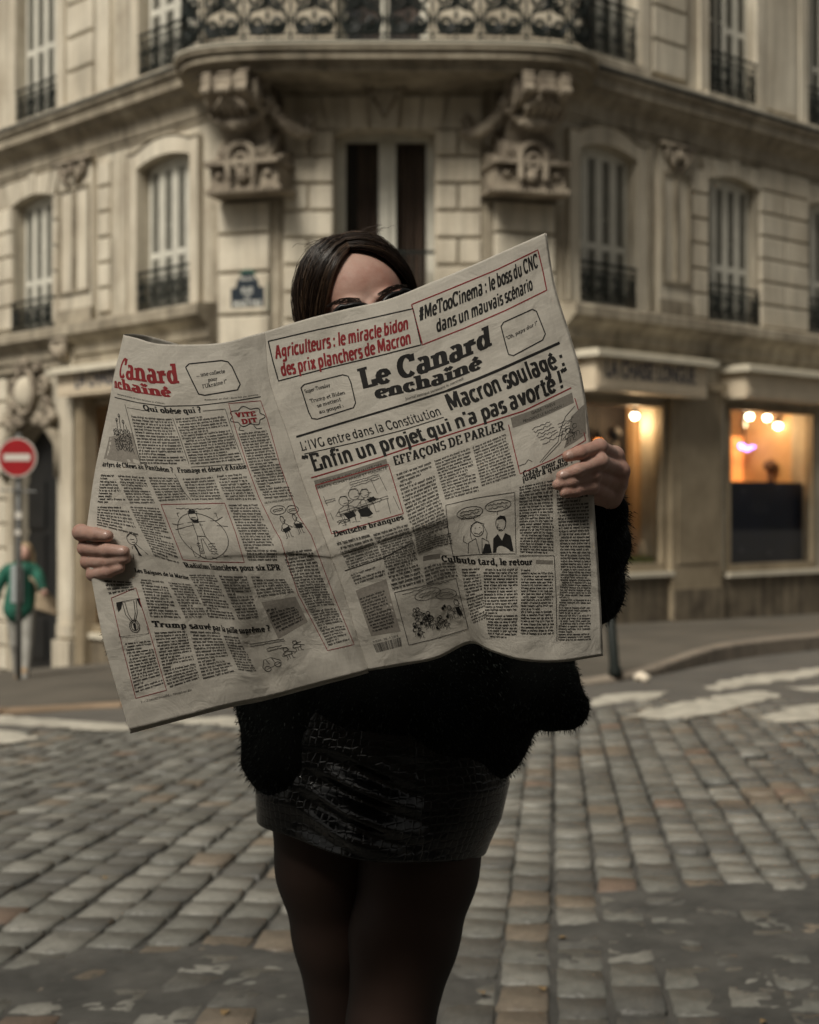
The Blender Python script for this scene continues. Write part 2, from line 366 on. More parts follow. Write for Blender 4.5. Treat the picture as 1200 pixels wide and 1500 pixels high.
def railing(Fc, t0, t1, z0, z1, style, parent):
    mb = MB(); n = 0.03
    for z, r in ((z1, 0.022), (z0 + 0.05, 0.014), (z1 - 0.08, 0.010), (z0 + 0.13, 0.010)):
        mb.tube([Fc.p(t0, z, n), Fc.p(t1, z, n)], r, 6)
    for t in (t0, t1): mb.tube([Fc.p(t, z1, n), Fc.p(t, z1, -0.12)], 0.015, 5); mb.tube([Fc.p(t, z0, n), Fc.p(t, z1, n)], 0.014, 5)
    k = max(6, int((t1 - t0) / 0.055))
    for i in range(1, k):
        t = t0 + (t1 - t0) * i / k; mb.tube([Fc.p(t, z0 + 0.05, n), Fc.p(t, z1 - 0.08, n)], 0.009, 4, caps=False)
    q = max(2, round((t1 - t0) / 0.28))
    for i in range(q):
        tc = t0 + (t1 - t0) * (i + 0.5) / q; zc = (z0 + z1) / 2; hh = (z1 - z0) * 0.2
        for sx in (-1, 1):
            for sz in (-1, 1):
                mb.tube([Fc.p(tc + sx * 0.05 + sx * x, zc + sz * hh * 0.8 + sz * y, n + 0.012) for x, y in scroll((0, 0), 0.055, 1.2, math.pi, 1, 14)], 0.011, 4, caps=False)
        mb.ball(Fc.p(tc, zc, n + 0.02), 0.03, 6, 4)
    o = mb.build('railing', IRON); o.parent = parent; o.matrix_parent_inverse = parent.matrix_world.inverted()
    return o
bpy.context.view_layer.update()

# window openings read off the photograph: (t0, t1, z0, z1, rise)
L1 = win_open(LW, 22, 80, 79, 287, 482, 0.10); L2 = win_open(LW, 205, 283, 283, 226, 447, 0.10)
L3 = win_open(LW, 27, 87, 87, -150, 178, 0.0); L4 = win_open(LW, 207, 290, 290, -210, 104, 0.0)
R1 = win_open(RW, 845, 930, 845, 217, 443, 0.12); R2 = win_open(RW, 1038, 1107, 1038, 262, 470, 0.10); R3 = win_open(RW, 1184, 1250, 1184, 297, 486, 0.08)
R4 = win_open(RW, 847, 930, 930, -190, 99, 0.0); R5 = win_open(RW, 1035, 1105, 1035, -150, 137, 0.0); R6 = win_open(RW, 1180, 1245, 1180, -60, 184, 0.0)
C1 = (CW.t(490), CW.t(637), ZL + 0.02, 6.11, 0.06); C2 = (CW.t(492), CW.t(628), 6.96, 9.2, 0)
zb_l = -2.2
DOOR = (LW.t(84), LW.t(18), zb_l, LW.z(50, 622), 0.42); DOOR = (min(DOOR[0], DOOR[1]), max(DOOR[0], DOOR[1]), *DOOR[2:])
SL = (LW.t(300), LW.t(124), LW.z(130, 925), LW.z(150, 586), 0)
S1 = (RW.t(842), RW.t(972), RW.z(972, 836), RW.z(972, 590), 0); S2 = (RW.t(1063), RW.t(1192), RW.z(1063, 838), RW.z(1063, 592), 0); S3 = (RW.t(1240), RW.t(1330), S2[2], S2[3], 0)
SL = (min(SL[0], SL[1]), max(SL[0], SL[1]), *SL[2:])
wall(LW, 11, zb_l, ZT, [L1, L2, L3, L4, DOOR, SL])
wall(RW, 11, zb_l, ZT, [R1, R2, R3, R4, R5, R6, S1, S2, S3])
CS = (0.35, 2.2, 0.30, 2.55, 0)
wall(CW, CW.L, zb_l, ZT, [C1, C2, CS])
wall(PL, PL.L, zb_l, ZT, []); wall(PR, PR.L, zb_l, ZT, [])

window_unit(LW, L1, (1, 1, 1, 1), 0.30, 0.48, 'half'); window_unit(LW, L2, (1, 1, 1, 1), 0.28, 0.54)
window_unit(LW, L3, (1, 1, 1, 1), 0.26, 0.66); window_unit(LW, L4, (1, 1, 1, 1), 0.26, 0.74)
window_unit(RW, R1, (1, 1, 1, 1), 0.26, 0.54); window_unit(RW, R2, (1, 1, 1, 1), 0.26, 0.52); window_unit(RW, R3, (1, 1, 1, 1), 0.26, 0.5)
window_unit(RW, R4, (1, 1, 1, 1), 0.26, 0.74); window_unit(RW, R5, (0, 0, 1, 1), 0.26, 0.62); window_unit(RW, R6, (0, 1, 1, 1), 0.26, 0.6)
# corner window: wide pale frame, brown curtains, no shutters
def corner_window(h, mull=0.11):
    t0, t1, z0, z1 = h[:4]; fr = MB(); e = 0.13; d = 0.34
    CW.box(fr, t0, t0 + e, z0, z1, -d - 0.08, -d); CW.box(fr, t1 - e * .8, t1, z0, z1, -d - 0.08, -d); CW.box(fr, t0 + e, t1 - e * .8, z1 - 0.09, z1, -d - 0.08, -d)
    tm = (t0 + t1) / 2 + 0.03; CW.box(fr, tm - mull, tm + mull, z0, z1 - 0.09, -d - 0.08, -d + 0.02); CW.box(fr, tm - 0.02, tm + 0.02, z0, z1 - 0.09, -d + 0.02, -d + 0.05)
    wo = part(fr, 'window', WPAINT); pn = MB(); CW.box(pn, t0 + e, t1 - e * .8, z0, z1 - 0.09, -d - 0.05, -d - 0.045); part(pn, 'pane', GLASS, wo)
    for a, b in ((t0 + 0.28, tm - mull), (tm + mull, t1 - 0.1)):
        cu = MB(); N = 40; vs = []
        for i in range(N + 1):
            t = a + (b - a) * i / N; n = -d - 0.16 + 0.03 * math.sin(i * 1.1) + 0.015 * math.sin(i * 2.7)
            vs += [CW.p(t, z0, n), CW.p(t, z1, n)]
        cu.add(vs, [(2 * i, 2 * i + 2, 2 * i + 3, 2 * i + 1) for i in range(N)]); cu.build('curtain', CURT, None, True, False).parent = wo
        wo.children[-1].matrix_parent_inverse = wo.matrix_world.inverted()
    bk = MB(); CW.box(bk, t0 - 0.05, t1 + 0.05, z0 - 0.02, z1 + 0.02, -d - 0.5, -d - 0.3); part(bk, 'dark_room', DARKIN, wo)
    return wo
cw1 = corner_window(C1); cw2 = corner_window(C2, 0.05)
rb = MB(); CW.box(rb, C1[0], C1[1], ZL + 0.62, ZL + 0.66, -0.12, -0.08); CW.box(rb, C1[0], C1[1], ZL + 0.1, ZL + 0.13, -0.12, -0.09)
for i in range(11): CW.box(rb, C1[0] + 0.1 * i + 0.08, C1[0] + 0.1 * i + 0.1, ZL + 0.13, ZL + 0.62, -0.11, -0.09)
part(rb, 'railing', IRON, cw1)

# ---- mouldings: profile of (n, z) strips swept along each face
def band(Fc, t0, t1, strips, name='moulding', m=MOULD):
    mb = MB()
    for (z0, z1, n) in strips: Fc.box(mb, t0, t1, z0, z1, 0.0, n)
    return part(mb, name, m)
def curved_band(Fc, t0, t1, prof, name='moulding', m=MOULD):
    mb = MB(); vs = []; N = len(prof)
    for t in (t0, t1): vs += [Fc.p(t, z, n) for n, z in prof]
    mb.add(vs, [(i, (i + 1) % N, N + (i + 1) % N, N + i) for i in range(N)] + [tuple(range(N)), tuple(range(2 * N - 1, N - 1, -1))]); return part(mb, name, m)
def cyma(z0, z1, n0, n1, k=6): return [(n0 + (n1 - n0) * (0.5 - 0.5 * math.cos(math.pi * i / k)), z0 + (z1 - z0) * i / k) for i in range(k + 1)]
corn = [(0.0, ZC - 0.62), (0.03, ZC - 0.62)] + [(0.03, ZC - 0.56), (0.06, ZC - 0.55), (0.06, ZC - 0.50)] + cyma(ZC - 0.40, ZC - 0.22, 0.07, 0.24) + [(0.30, ZC - 0.20), (0.30, ZC - 0.10)] + cyma(ZC - 0.09, ZC - 0.02, 0.31, 0.36, 4) + [(0.36, ZC), (0.0, ZC + 0.03)]
ledg = [(0.0, ZL - 0.56), (0.10, ZL - 0.56), (0.10, ZL - 0.44), (0.14, ZL - 0.43), (0.14, ZL - 0.32)] + cyma(ZL - 0.30, ZL - 0.16, 0.15, 0.27) + [(0.32, ZL - 0.15), (0.32, ZL - 0.03), (0.30, ZL), (0.0, ZL + 0.02)]
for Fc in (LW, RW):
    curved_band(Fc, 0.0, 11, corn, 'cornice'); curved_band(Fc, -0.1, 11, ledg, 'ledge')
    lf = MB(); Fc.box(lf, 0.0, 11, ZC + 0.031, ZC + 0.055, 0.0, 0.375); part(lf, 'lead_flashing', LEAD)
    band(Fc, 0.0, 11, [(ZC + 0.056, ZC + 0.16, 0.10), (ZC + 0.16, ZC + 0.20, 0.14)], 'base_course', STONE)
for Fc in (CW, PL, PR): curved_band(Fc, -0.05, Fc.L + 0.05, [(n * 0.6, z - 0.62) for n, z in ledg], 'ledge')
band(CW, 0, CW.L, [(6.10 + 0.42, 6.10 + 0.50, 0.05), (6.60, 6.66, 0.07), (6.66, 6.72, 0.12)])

# sills and surrounds
def sill(Fc, h, n=0.13, zt=0.0):
    s = MB(); Fc.box(s, h[0] - 0.12, h[1] + 0.12, h[2] - 0.10, h[2] - 0.005 + zt, -0.35, n); Fc.box(s, h[0] - 0.08, h[1] + 0.08, h[2] - 0.17, h[2] - 0.102, 0.0, n - 0.05); part(s, 'window_sill', STONE)
for Fc, h in ((LW, L3), (LW, L4), (RW, R4), (RW, R5), (RW, R6)): sill(Fc, h)
def surround(Fc, h, wd=0.22, n=0.06, top=0.22, ears=0.0):
    s = MB(); t0, t1, z0, z1, rise = h
    for a, b in ((t0 - wd, t0), (t1, t1 + wd)): Fc.box(s, a, b, z0, z1 + top - rise, 0, n)
    N = 14
    def ca(t, r): u = (t - (t0 + t1) / 2) / ((t1 - t0) / 2); return r * (1 - u * u)
    for i in range(N):
        a = t0 + (t1 - t0) * i / N; b = t0 + (t1 - t0) * (i + 1) / N
        Fc.poly(s, [(a, z1 - rise + ca(a, rise)), (b, z1 - rise + ca(b, rise)), (b, z1 + top - rise + ca(b, rise * 1.3)), (a, z1 + top - rise + ca(a, rise * 1.3))], 0, n)
    o = part(s, 'window_surround', STONE2)
    f = MB()
    pts = [(t0 - wd, z0), (t0 - wd, z1 + top - rise)] + [(t0 + (t1 - t0) * i / N, z1 + top - rise + ca(t0 + (t1 - t0) * i / N, rise * 1.3)) for i in range(N + 1)] + [(t1 + wd, z1 + top - rise), (t1 + wd, z0)]
    f.tube([Fc.p(a, b, n + 0.005) for a, b in pts], 0.022, 5); part(f, 'moulding', MOULD)
    return o
surround(LW, L2); surround(RW, R1)
for Fc, h in ((LW, L3), (LW, L4), (RW, R4), (RW, R5), (RW, R6)):
    s = MB()
    for a, b in ((h[0] - 0.2, h[0]), (h[1], h[1] + 0.2)): Fc.box(s, a, b, h[2], h[3] + 0.2, 0, 0.05)
    part(s, 'window_surround', STONE2)

# ---- dressed stone blocks, each a part of its own
_blocks = [0]
def blk(Fc, t0, t1, z0, z1, n1=0.035, m=None):
    if _blocks[0] >= 296: return
    _blocks[0] += 1; mb = MB(); Fc.block(mb, min(t0, t1), max(t0, t1), z0, z1, n1=n1 + 0.02 + random.uniform(-.004, .004)); part(mb, 'stone_block', m or STONE2)
def courses(Fc, t0, t1, z0, z1, h=0.355, split=None, n1=0.035):
    n = max(1, round((z1 - z0) / h)); hh = (z1 - z0) / n; ta, tb = min(t0, t1), max(t0, t1)
    for i in range(n):
        za, zb = z0 + hh * i, z0 + hh * (i + 1)
        if split == 'alt' and i % 2 == 1: tm = (ta + tb) / 2; blk(Fc, ta, tm, za, zb, n1); blk(Fc, tm, tb, za, zb, n1)
        else: blk(Fc, ta, tb, za, zb, n1)
def vouss(Fc, t0, t1, zlo, zhi, n, rise=0.1, lean=0.5, key=True, wd=0.0, n1=0.045):
    """fan of wedge stones over an opening"""
    tm = (t0 + t1) / 2; a, b = t0 - wd, t1 + wd
    for i in range(n):
        u0, u1 = i / n, (i + 1) / n; q = []
        for u in (u0, u1):
            tl = a + (b - a) * u; q.append((tl, tm + (tl - tm) * (1 + lean * 0.25)))
        cz = lambda t: zlo + rise * (1 - min(1, abs((t - tm) / ((t1 - t0) / 2))) ** 2)
        e = 0.008; mb = MB(); top = zhi + (0.05 if key and i == n // 2 else 0)
        Fc.poly(mb, [(q[0][0] + e, cz(q[0][0])), (q[1][0] - e, cz(q[1][0])), (q[1][1] - e, top), (q[0][1] + e, top)], -0.01, n1 + (0.012 if i % 2 else 0)); part(mb, 'voussoir', STONE2)
# centre wall beside the tall window
zv = 6.10; courses(CW, 0.02, C1[0], 3.34, zv - 0.01, 0.345, 'alt'); courses(CW, C1[1], CW.L - 0.02, 3.34, zv - 0.01, 0.345, 'alt')
tk = (C1[0] + C1[1]) / 2
for a, b, ta, tb in ((0.02, 0.60, 0.02, 0.50), (0.60, 0.86, 0.50, 0.82), (0.86, 1.10, 0.82, 1.10)):
    for sg in (0, 1):
        f = (lambda x: x) if not sg else (lambda x: 2 * tk - x)
        if sg and a < 0.1: a_, ta_ = CW.L - 0.02, CW.L - 0.02
        else: a_, ta_ = f(a), f(ta)
        mb = MB(); e = 0.010; s_ = 1 if not sg else -1
        CW.poly(mb, [(a_ + e * s_, zv), (f(b) - e * s_, zv), (f(tb) - e * s_, zv + 0.40), (ta_ + e * s_, zv + 0.40)], -0.02, 0.04); part(mb, 'voussoir', STONE2)
# keystone with a carved shell crest
ks = MB(); CW.poly(ks, [(tk - 0.15, zv - 0.02), (tk + 0.15, zv - 0.02), (tk + 0.21, zv + 0.5), (tk - 0.21, zv + 0.5)], -0.02, 0.13); CW.box(ks, tk - 0.27, tk + 0.27, zv + 0.5, zv + 0.57, 0, 0.18)
CW.poly(ks, [(tk - 0.09, zv + 0.06), (tk + 0.09, zv + 0.06), (tk + 0.13, zv + 0.42), (tk - 0.13, zv + 0.42)], 0.13, 0.15)
kso = part(ks, 'keystone', STONE2); cr = MB()
for i in range(7):
    a = R(20 + 140 * i / 6); cr.tube([CW.p(tk, zv + 0.52, 0.19), CW.p(tk + 0.2 * math.cos(a), zv + 0.54 + 0.14 * math.sin(a), 0.2)], [0.05, 0.035], 6); cr.ball(CW.p(tk + 0.21 * math.cos(a), zv + 0.54 + 0.15 * math.sin(a), 0.2), 0.04, 6, 5)
for sx in (-1, 1):
    cr.tube([CW.p(tk + sx * (0.12 + x), zv + 0.47 + y, 0.2) for x, y in scroll((0.09, 0), 0.08, 1.1, 2.4, 1, 12)], 0.025, 5)
    cr.tube([CW.p(tk + sx * 0.05 * k_, zv + 0.1 + 0.09 * k_, 0.155) for k_ in range(4)], 0.018, 5)
o = cr.build('carved_crest', GRIME, None, True); o.parent = kso; o.matrix_parent_inverse = kso.matrix_world.inverted()
# wings
courses(LW, LW.t(165), LW.t(146), ZL + 0.12, ZC - 0.75, 0.36); courses(LW, LW.t(88), LW.t(80), ZL + 0.1, L1[3] - 0.1, 0.36); courses(LW, L1[1], L1[1] + 0.32, ZL + 0.1, L1[3] - 0.1, 0.36)
courses(LW, L1[1] + 0.32, L1[1] + 0.9, ZL + 0.1, L1[3] - 0.1, 0.36)
courses(LW, LW.t(141), LW.t(101), ZC + 0.2, ZT - 0.5, 0.46)
vouss(LW, L1[0], L1[1], L1[3] - 0.10, ZC - 0.66, 7, 0.10, 0.8, wd=0.08)
courses(RW, RW.t(1009), RW.t(1035), ZL + 0.05, R2[3] - 0.0, 0.36)
courses(RW, R2[1] + 0.06, R3[0] - 0.04, ZL + 0.05, R2[3] + 0.25, 0.36, 'alt'); courses(RW, R3[1], R3[1] + 0.9, ZL + 0.05, R2[3], 0.36)
vouss(RW, R2[0], R2[1], R2[3] - 0.10, ZC - 0.66, 7, 0.10, 0.8, wd=0.10); vouss(RW, R3[0], R3[1], R3[3] - 0.10, ZC - 0.66, 7, 0.10, 0.8, wd=0.10)
courses(RW, RW.t(952), RW.t(1003), ZC + 0.3, ZT - 0.5, 0.46)
for px in (1112, 1172):      # toothed edges of the pale panel between the upper windows
    t = RW.t(px)
    for i in range(16): blk(RW, t - 0.05, t + 0.05 + 0.06 * (i % 2), ZC + 0.3 + 0.22 * i, ZC + 0.3 + 0.22 * (i + 1), 0.025)
pnl = MB(); RW.box(pnl, RW.t(1118), RW.t(1166), ZC + 0.3, ZT - 0.6, 0, 0.03); part(pnl, 'wall_panel', STONE2)
# corner piers: big panel stones
for Fc in (PL, PR):
    a, b = 0.10, Fc.L - 0.12
    for z0, z1 in ((3.32, 3.76), (3.76, 4.30), (4.30, 4.79), (4.79, 5.20)): blk(Fc, a, b, z0, z1, 0.07)
    mb = MB(); Fc.box(mb, 0.0, a, 3.32, 5.2, 0, 0.045); part(mb, 'pier_edge', MOULD); mb = MB(); Fc.box(mb, b, Fc.L, 3.32, 5.2, 0, 0.045); part(mb, 'pier_edge', MOULD)
# pilasters on the wings between the windows
def pilaster(Fc, pa, pb, zlo, zhi, cap):
    t0, t1 = sorted((Fc.t(pa), Fc.t(pb))); mb = MB(); tm = (t0 + t1) / 2
    Fc.box(mb, t0, t1, zlo, zhi, 0, 0.07); po = part(mb, 'pilaster', STONE2); f = MB(); w_ = (t1 - t0)
    for c in (-1, 1):      # two sunk flutes framed by a raised fillet
        for (x0, x1) in ((tm + c * w_ * 0.44, tm + c * w_ * 0.40), (tm + c * w_ * 0.05, tm + c * w_ * 0.02)): Fc.box(f, min(x0, x1), max(x0, x1), zlo + 0.45, zhi - 0.42, 0.07, 0.105)
        for zz in (zlo + 0.42, zhi - 0.42): Fc.box(f, min(tm + c * w_ * 0.44, tm), max(tm + c * w_ * 0.44, tm), zz, zz + 0.04, 0.07, 0.105)
    Fc.box(f, t0 - 0.03, t1 + 0.03, zlo, zlo + 0.14, 0.07, 0.12); Fc.box(f, t0 - 0.02, t1 + 0.02, zlo + 0.14, zlo + 0.2, 0.07, 0.10)
    o = f.build('fillet', MOULD); o.parent = po; o.matrix_parent_inverse = po.matrix_world.inverted()
    c = MB(); Fc.box(c, t0 - 0.04, t1 + 0.04, zhi - 0.06, zhi + 0.0, 0.07, 0.16)
    for sx in (-1, 1):
        c.tube([Fc.p(tm + sx * (w_ * 0.28 + x), zhi - 0.16 + y, 0.13) for x, y in scroll((0, 0), 0.10, 1.3, 1.6, -1, 14)], 0.03, 5)
        c.tube([Fc.p(tm + sx * w_ * 0.1, zhi - 0.36, 0.09), Fc.p(tm + sx * w_ * 0.22, zhi - 0.26, 0.15), Fc.p(tm + sx * w_ * 0.16, zhi - 0.12, 0.14)], [0.05, 0.045, 0.02], 6)
    c.ball(Fc.p(tm, zhi - 0.16, 0.13), 0.08, 8, 6, (1, 1, 1.2))
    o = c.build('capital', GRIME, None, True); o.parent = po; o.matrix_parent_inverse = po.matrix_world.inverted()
pilaster(LW, 142, 92, ZL + 0.05, ZC - 0.62, 1); pilaster(RW, 961, 1006, ZL + 0.05, ZC - 0.62, 1)
pilaster(RW, 1262, 1300, ZL + 0.05, ZC - 0.62, 1)
for Fc, a, b in ((LW, 165, 145), (RW, 934, 948)):
    mb = MB(); t0, t1 = sorted((Fc.t(a), Fc.t(b))); Fc.box(mb, t0, t1, ZC + 0.2, ZT, 0, 0.06); part(mb, 'wall_strip', STONE2)

# ---- consoles carrying the balcony
def console(Fc, tc, lat):
    co = MB(); wd = 0.30
    prof = [(0, 6.62), (0.92, 6.62), (1.0, 6.5), (0.98, 6.36), (0.88, 6.28), (0.70, 6.20), (0.55, 6.10), (0.46, 5.98), (0.42, 5.86), (0.43, 5.82), (0.52, 5.74), (0.50, 5.66), (0, 5.62)]
    def ex(mb, pr, a, b): mb.prism(pr, lambda n, z, q: Fc.p(tc + q, z, n), a, b)
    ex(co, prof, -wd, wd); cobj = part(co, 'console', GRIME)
    rb = MB()
    for x, hw_, pr_ in ((-0.24, 0.06, 0.05), (0.24, 0.06, 0.05), (0.0, 0.09, 0.035)):
        ex(rb, [(n + (pr_ if n > 0 else 0), z) for n, z in prof[:6]] + [(0, 6.2)], x - hw_, x + hw_)
        rb.tube([Fc.p(tc + x - hw_, 6.36, 1.03), Fc.p(tc + x + hw_, 6.36, 1.03)], 0.05, 8); rb.tube([Fc.p(tc + x - hw_, 6.55, 1.02), Fc.p(tc + x + hw_, 6.55, 1.02)], 0.025, 6)
    for k_ in range(5): rb.tube([Fc.p(tc, 6.33, 0.98), Fc.p(tc + 0.10 * (k_ - 2), 6.18, 0.86), Fc.p(tc + 0.07 * (k_ - 2), 6.05, 0.66)], [0.02, 0.045, 0.015], 5)
    for sx in (-1, 1):
        rb.tube([Fc.p(tc + sx * (wd + 0.02), 6.42 + y, 0.62 + x) for x, y in scroll((0, 0), 0.26, 1.5, -1.5, 1, 22)], 0.04, 6)
        rb.tube([Fc.p(tc + sx * (wd + 0.02), 5.72 + y, 0.34 + x) for x, y in scroll((0, 0), 0.15, 1.3, 1.5, -1, 16)], 0.035, 6)
    # cap with ears, arched niche and rosettes
    Fc.box(rb, tc - 0.50, tc + 0.50, 5.56, 5.62, 0, 0.58); Fc.box(rb, tc - 0.46, tc + 0.46, 5.33, 5.56, 0, 0.46); Fc.box(rb, tc - 0.52, tc + 0.52, 5.23, 5.29, 0, 0.50); Fc.box(rb, tc - 0.47, tc + 0.47, 5.29, 5.33, 0, 0.48)
    for sx in (-1, 1):
        ex(rb, [(0, 5.62), (0.50, 5.62), (0.44, 5.75), (0.2, 6.04), (0, 6.0)], sx * 0.34 - 0.04, sx * 0.34 + 0.04)
        ex(rb, [(0, 5.62), (0.42, 5.62), (0.36, 5.69), (0, 5.81)], sx * 0.43 - 0.05, sx * 0.43 + 0.05)
        rb.ball(Fc.p(tc + sx * 0.33, 5.45, 0.47), 0.055, 8, 6); 
    rb.tube([Fc.p(tc + a, b, 0.56) for a, b in [(-0.16, 5.37)] + arc(0, 5.65, 0.17, 0.17, 180, 0, 12) + [(0.16, 5.37)]], 0.045, 6)
    rb.tube([Fc.p(tc + a, b, 0.55) for a, b in arc(0, 5.59, 0.09, 0.1, 180, -180, 14)], 0.03, 6)
    rb.ball(Fc.p(tc, 5.43, 0.5), 0.09, 8, 6, (1, 1, 1.3))
    for k in range(17):
        rb.ball(Fc.p(tc - 0.48 + 0.06 * k, 5.24, 0.5), 0.034, 6, 4)
    # fruit garlands
    def swag(a, b, drop, n_, r):
        N = 16; pts = []
        for i in range(N + 1):
            u = i / N; pts.append(Fc.p(a[0] + (b[0] - a[0]) * u, a[1] + (b[1] - a[1]) * u - drop * 4 * u * (1 - u), a[2] + (b[2] - a[2]) * u + n_ * 4 * u * (1 - u)))
        rb.tube(pts, [r * (0.55 + 0.6 * math.sin(math.pi * i / N)) for i in range(N + 1)], 7)
        for i in range(1, N): 
            for _ in range(2): q = pts[i]; rb.ball((q[0] + random.uniform(-.03, .03), q[1] - 0.03, q[2] + random.uniform(-.04, .04)), r * 0.62, 6, 5)
    swag((tc - 0.36, 6.22, 0.55), (tc + 0.36, 6.22, 0.55), 0.20, 0.14, 0.075)
    sl = 1 if lat > 0 else -1
    swag((tc + sl * 0.36, 6.28, 0.5), (tc + sl * 0.78, 6.02, 0.06), 0.14, 0.02, 0.075)
    for q in ((tc + sl * 0.36, 6.3, 0.52), (tc - sl * 0.36, 6.2, 0.5)): rb.ball(Fc.p(*q), 0.09, 8, 6)
    for i in range(6): rb.ball(Fc.p(tc + sl * (0.70 + 0.03 * math.sin(i * 2)), 6.18 - 0.03 * i + 0.04 * math.sin(i * 3), 0.07), 0.07 - 0.004 * i, 6, 5)
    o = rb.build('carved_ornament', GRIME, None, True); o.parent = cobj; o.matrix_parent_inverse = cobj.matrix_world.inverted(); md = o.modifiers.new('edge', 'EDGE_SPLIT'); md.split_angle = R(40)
console(PL, PL.t(357, 0.4) + 0.03, 1); 
console(PR, PR.t(775, 0.4), -1)

# ---- bowed balcony
bcx, bay, bax, bby = -0.29, 19.25, 2.62, 1.32
def plan(s, off=0.0):
    """s in -1..1 along the balcony edge"""
    a = math.pi * (0.5 - 0.5 * s); c, q = math.cos(a), math.sin(a); e = 0.42
    x = math.copysign(abs(c) ** e, c) * (bax + off); y = abs(q) ** 0.55 * (bby + off)
    return (bcx + x, bay - y)
def slab(mb, z0, z1, off, N=72):
    pts = [plan(-1 + 2 * i / N, off) for i in range(N + 1)]; pts += [(pts[-1][0], 19.9), (pts[0][0], 19.9)]
    mb.prism(pts, lambda a, b, z: (a, b, z), z0, z1)
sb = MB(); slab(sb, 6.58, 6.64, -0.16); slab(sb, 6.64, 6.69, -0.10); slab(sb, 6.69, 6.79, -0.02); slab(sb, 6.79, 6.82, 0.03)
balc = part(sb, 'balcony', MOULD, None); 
el = MB(); slab(el, 6.822, 6.845, 0.0); slab(el, 6.845, 6.868, 0.05); o = el.build('nosing', LIP); o.parent = balc; o.matrix_parent_inverse = balc.matrix_world.inverted()
bl = MB(); N = 120; path = [plan(-1 + 2 * i / N, -0.06) for i in range(N + 1)]
cum = [0.0]
for a, b in zip(path, path[1:]): cum.append(cum[-1] + math.dist(a, b))
def at(s):
    s = min(max(s, 0), cum[-1]); i = next(k for k in range(1, N + 1) if cum[k] >= s - 1e-9); f = (s - cum[i - 1]) / (cum[i] - cum[i - 1] + 1e-9)
    return (path[i - 1][0] + (path[i][0] - path[i - 1][0]) * f, path[i - 1][1] + (path[i][1] - path[i - 1][1]) * f)
def bp(s, z): x, y = at(s); return (x, y, z)
TOT = cum[-1]; zb0, zb1 = 6.91, 7.90
for z, r in ((zb1, 0.032), (zb0, 0.020), (zb1 - 0.12, 0.013), (zb0 + 0.075, 0.013)): bl.tube([bp(TOT * i / 100, z) for i in range(101)], r, 6)
q = 12; wq = TOT / q
for i in range(q + 1): bl.tube([bp(wq * i, 6.87), bp(wq * i, zb1)], 0.016, 5)
for i in range(q):
    c = wq * (i + 0.5)
    bl.tube([bp(c, zb0), bp(c, zb1 - 0.1)], 0.012, 5)
    for sx in (-1, 1):
        for (dx, dz, r, a0, sg, tn) in ((0.115, 0.20, 0.10, 3.14, 1, 1.5), (0.14, 0.50, 0.13, -1.0, -1, 1.5), (0.10, 0.78, 0.09, 2.2, 1, 1.4)):
            bl.tube([bp(c + sx * (dx + x * 1.0), zb0 + dz + y) for x, y in scroll((0, 0), r, tn, a0, sg, 18)], 0.029, 5, caps=False)
        bl.tube([bp(c + sx * x, zb0 + z) for x, z in ((0.0, 0.1), (0.10, 0.075), (0.20, 0.12), (0.245, 0.25), (0.20, 0.36), (0.06, 0.42))], 0.026, 5, caps=False)
    for z in (0.30, 0.55): bl.ball(bp(c, zb0 + z), 0.03, 6, 5)
    for k in range(4): bl.tube([bp(c + 0.02, zb0 + 0.44), bp(c + 0.1 * math.cos(k * 1.57 + .8), zb0 + 0.44 + 0.1 * math.sin(k * 1.57 + .8))], [0.022, 0.006], 4)
o = bl.build('balcony_railing', IRON); o.parent = balc; o.matrix_parent_inverse = balc.matrix_world.inverted()

# ---- text helper (built-in font, made into a real mesh)
def text_mesh(txt, size=1.0, bold=0.0, ext=0.0, align='CENTER'):
    c = bpy.data.curves.new('lettering', 'FONT'); c.body = txt; c.size = size; c.offset = bold; c.extrude = ext; c.align_x = align; c.resolution_u = 3
    o = bpy.data.objects.new('tmp', c); COL.objects.link(o); bpy.context.view_layer.update()
    me = bpy.data.meshes.new_from_object(o.evaluated_get(bpy.context.evaluated_depsgraph_get())); bpy.data.objects.remove(o); bpy.data.curves.remove(c)
    V = np.zeros(len(me.vertices) * 3); me.vertices.foreach_get('co', V); V = V.reshape(-1, 3)
    fs = [tuple(p.vertices) for p in me.polygons]; bpy.data.meshes.remove(me); return V, fs
def sign_text(Fc, txt, tc, zc, h, width, n, parent, m, flip=False, bold=0.02, name='lettering'):
    V, fs = text_mesh(txt, 1.0, bold, 0.01); x0, x1 = V[:, 0].min(), V[:, 0].max(); y0, y1 = V[:, 1].min(), V[:, 1].max(); s = -1 if flip else 1
    mb = MB(); mb.add([Fc.p(tc + s * ((x - x0) / (x1 - x0) - 0.5) * width, zc + ((y - y0) / (y1 - y0) - 0.5) * h, n + z * 0.3) for x, y, z in V], fs)
    o = mb.build(name, m, None, False); o.parent = parent; o.matrix_parent_inverse = parent.matrix_world.inverted(); return o

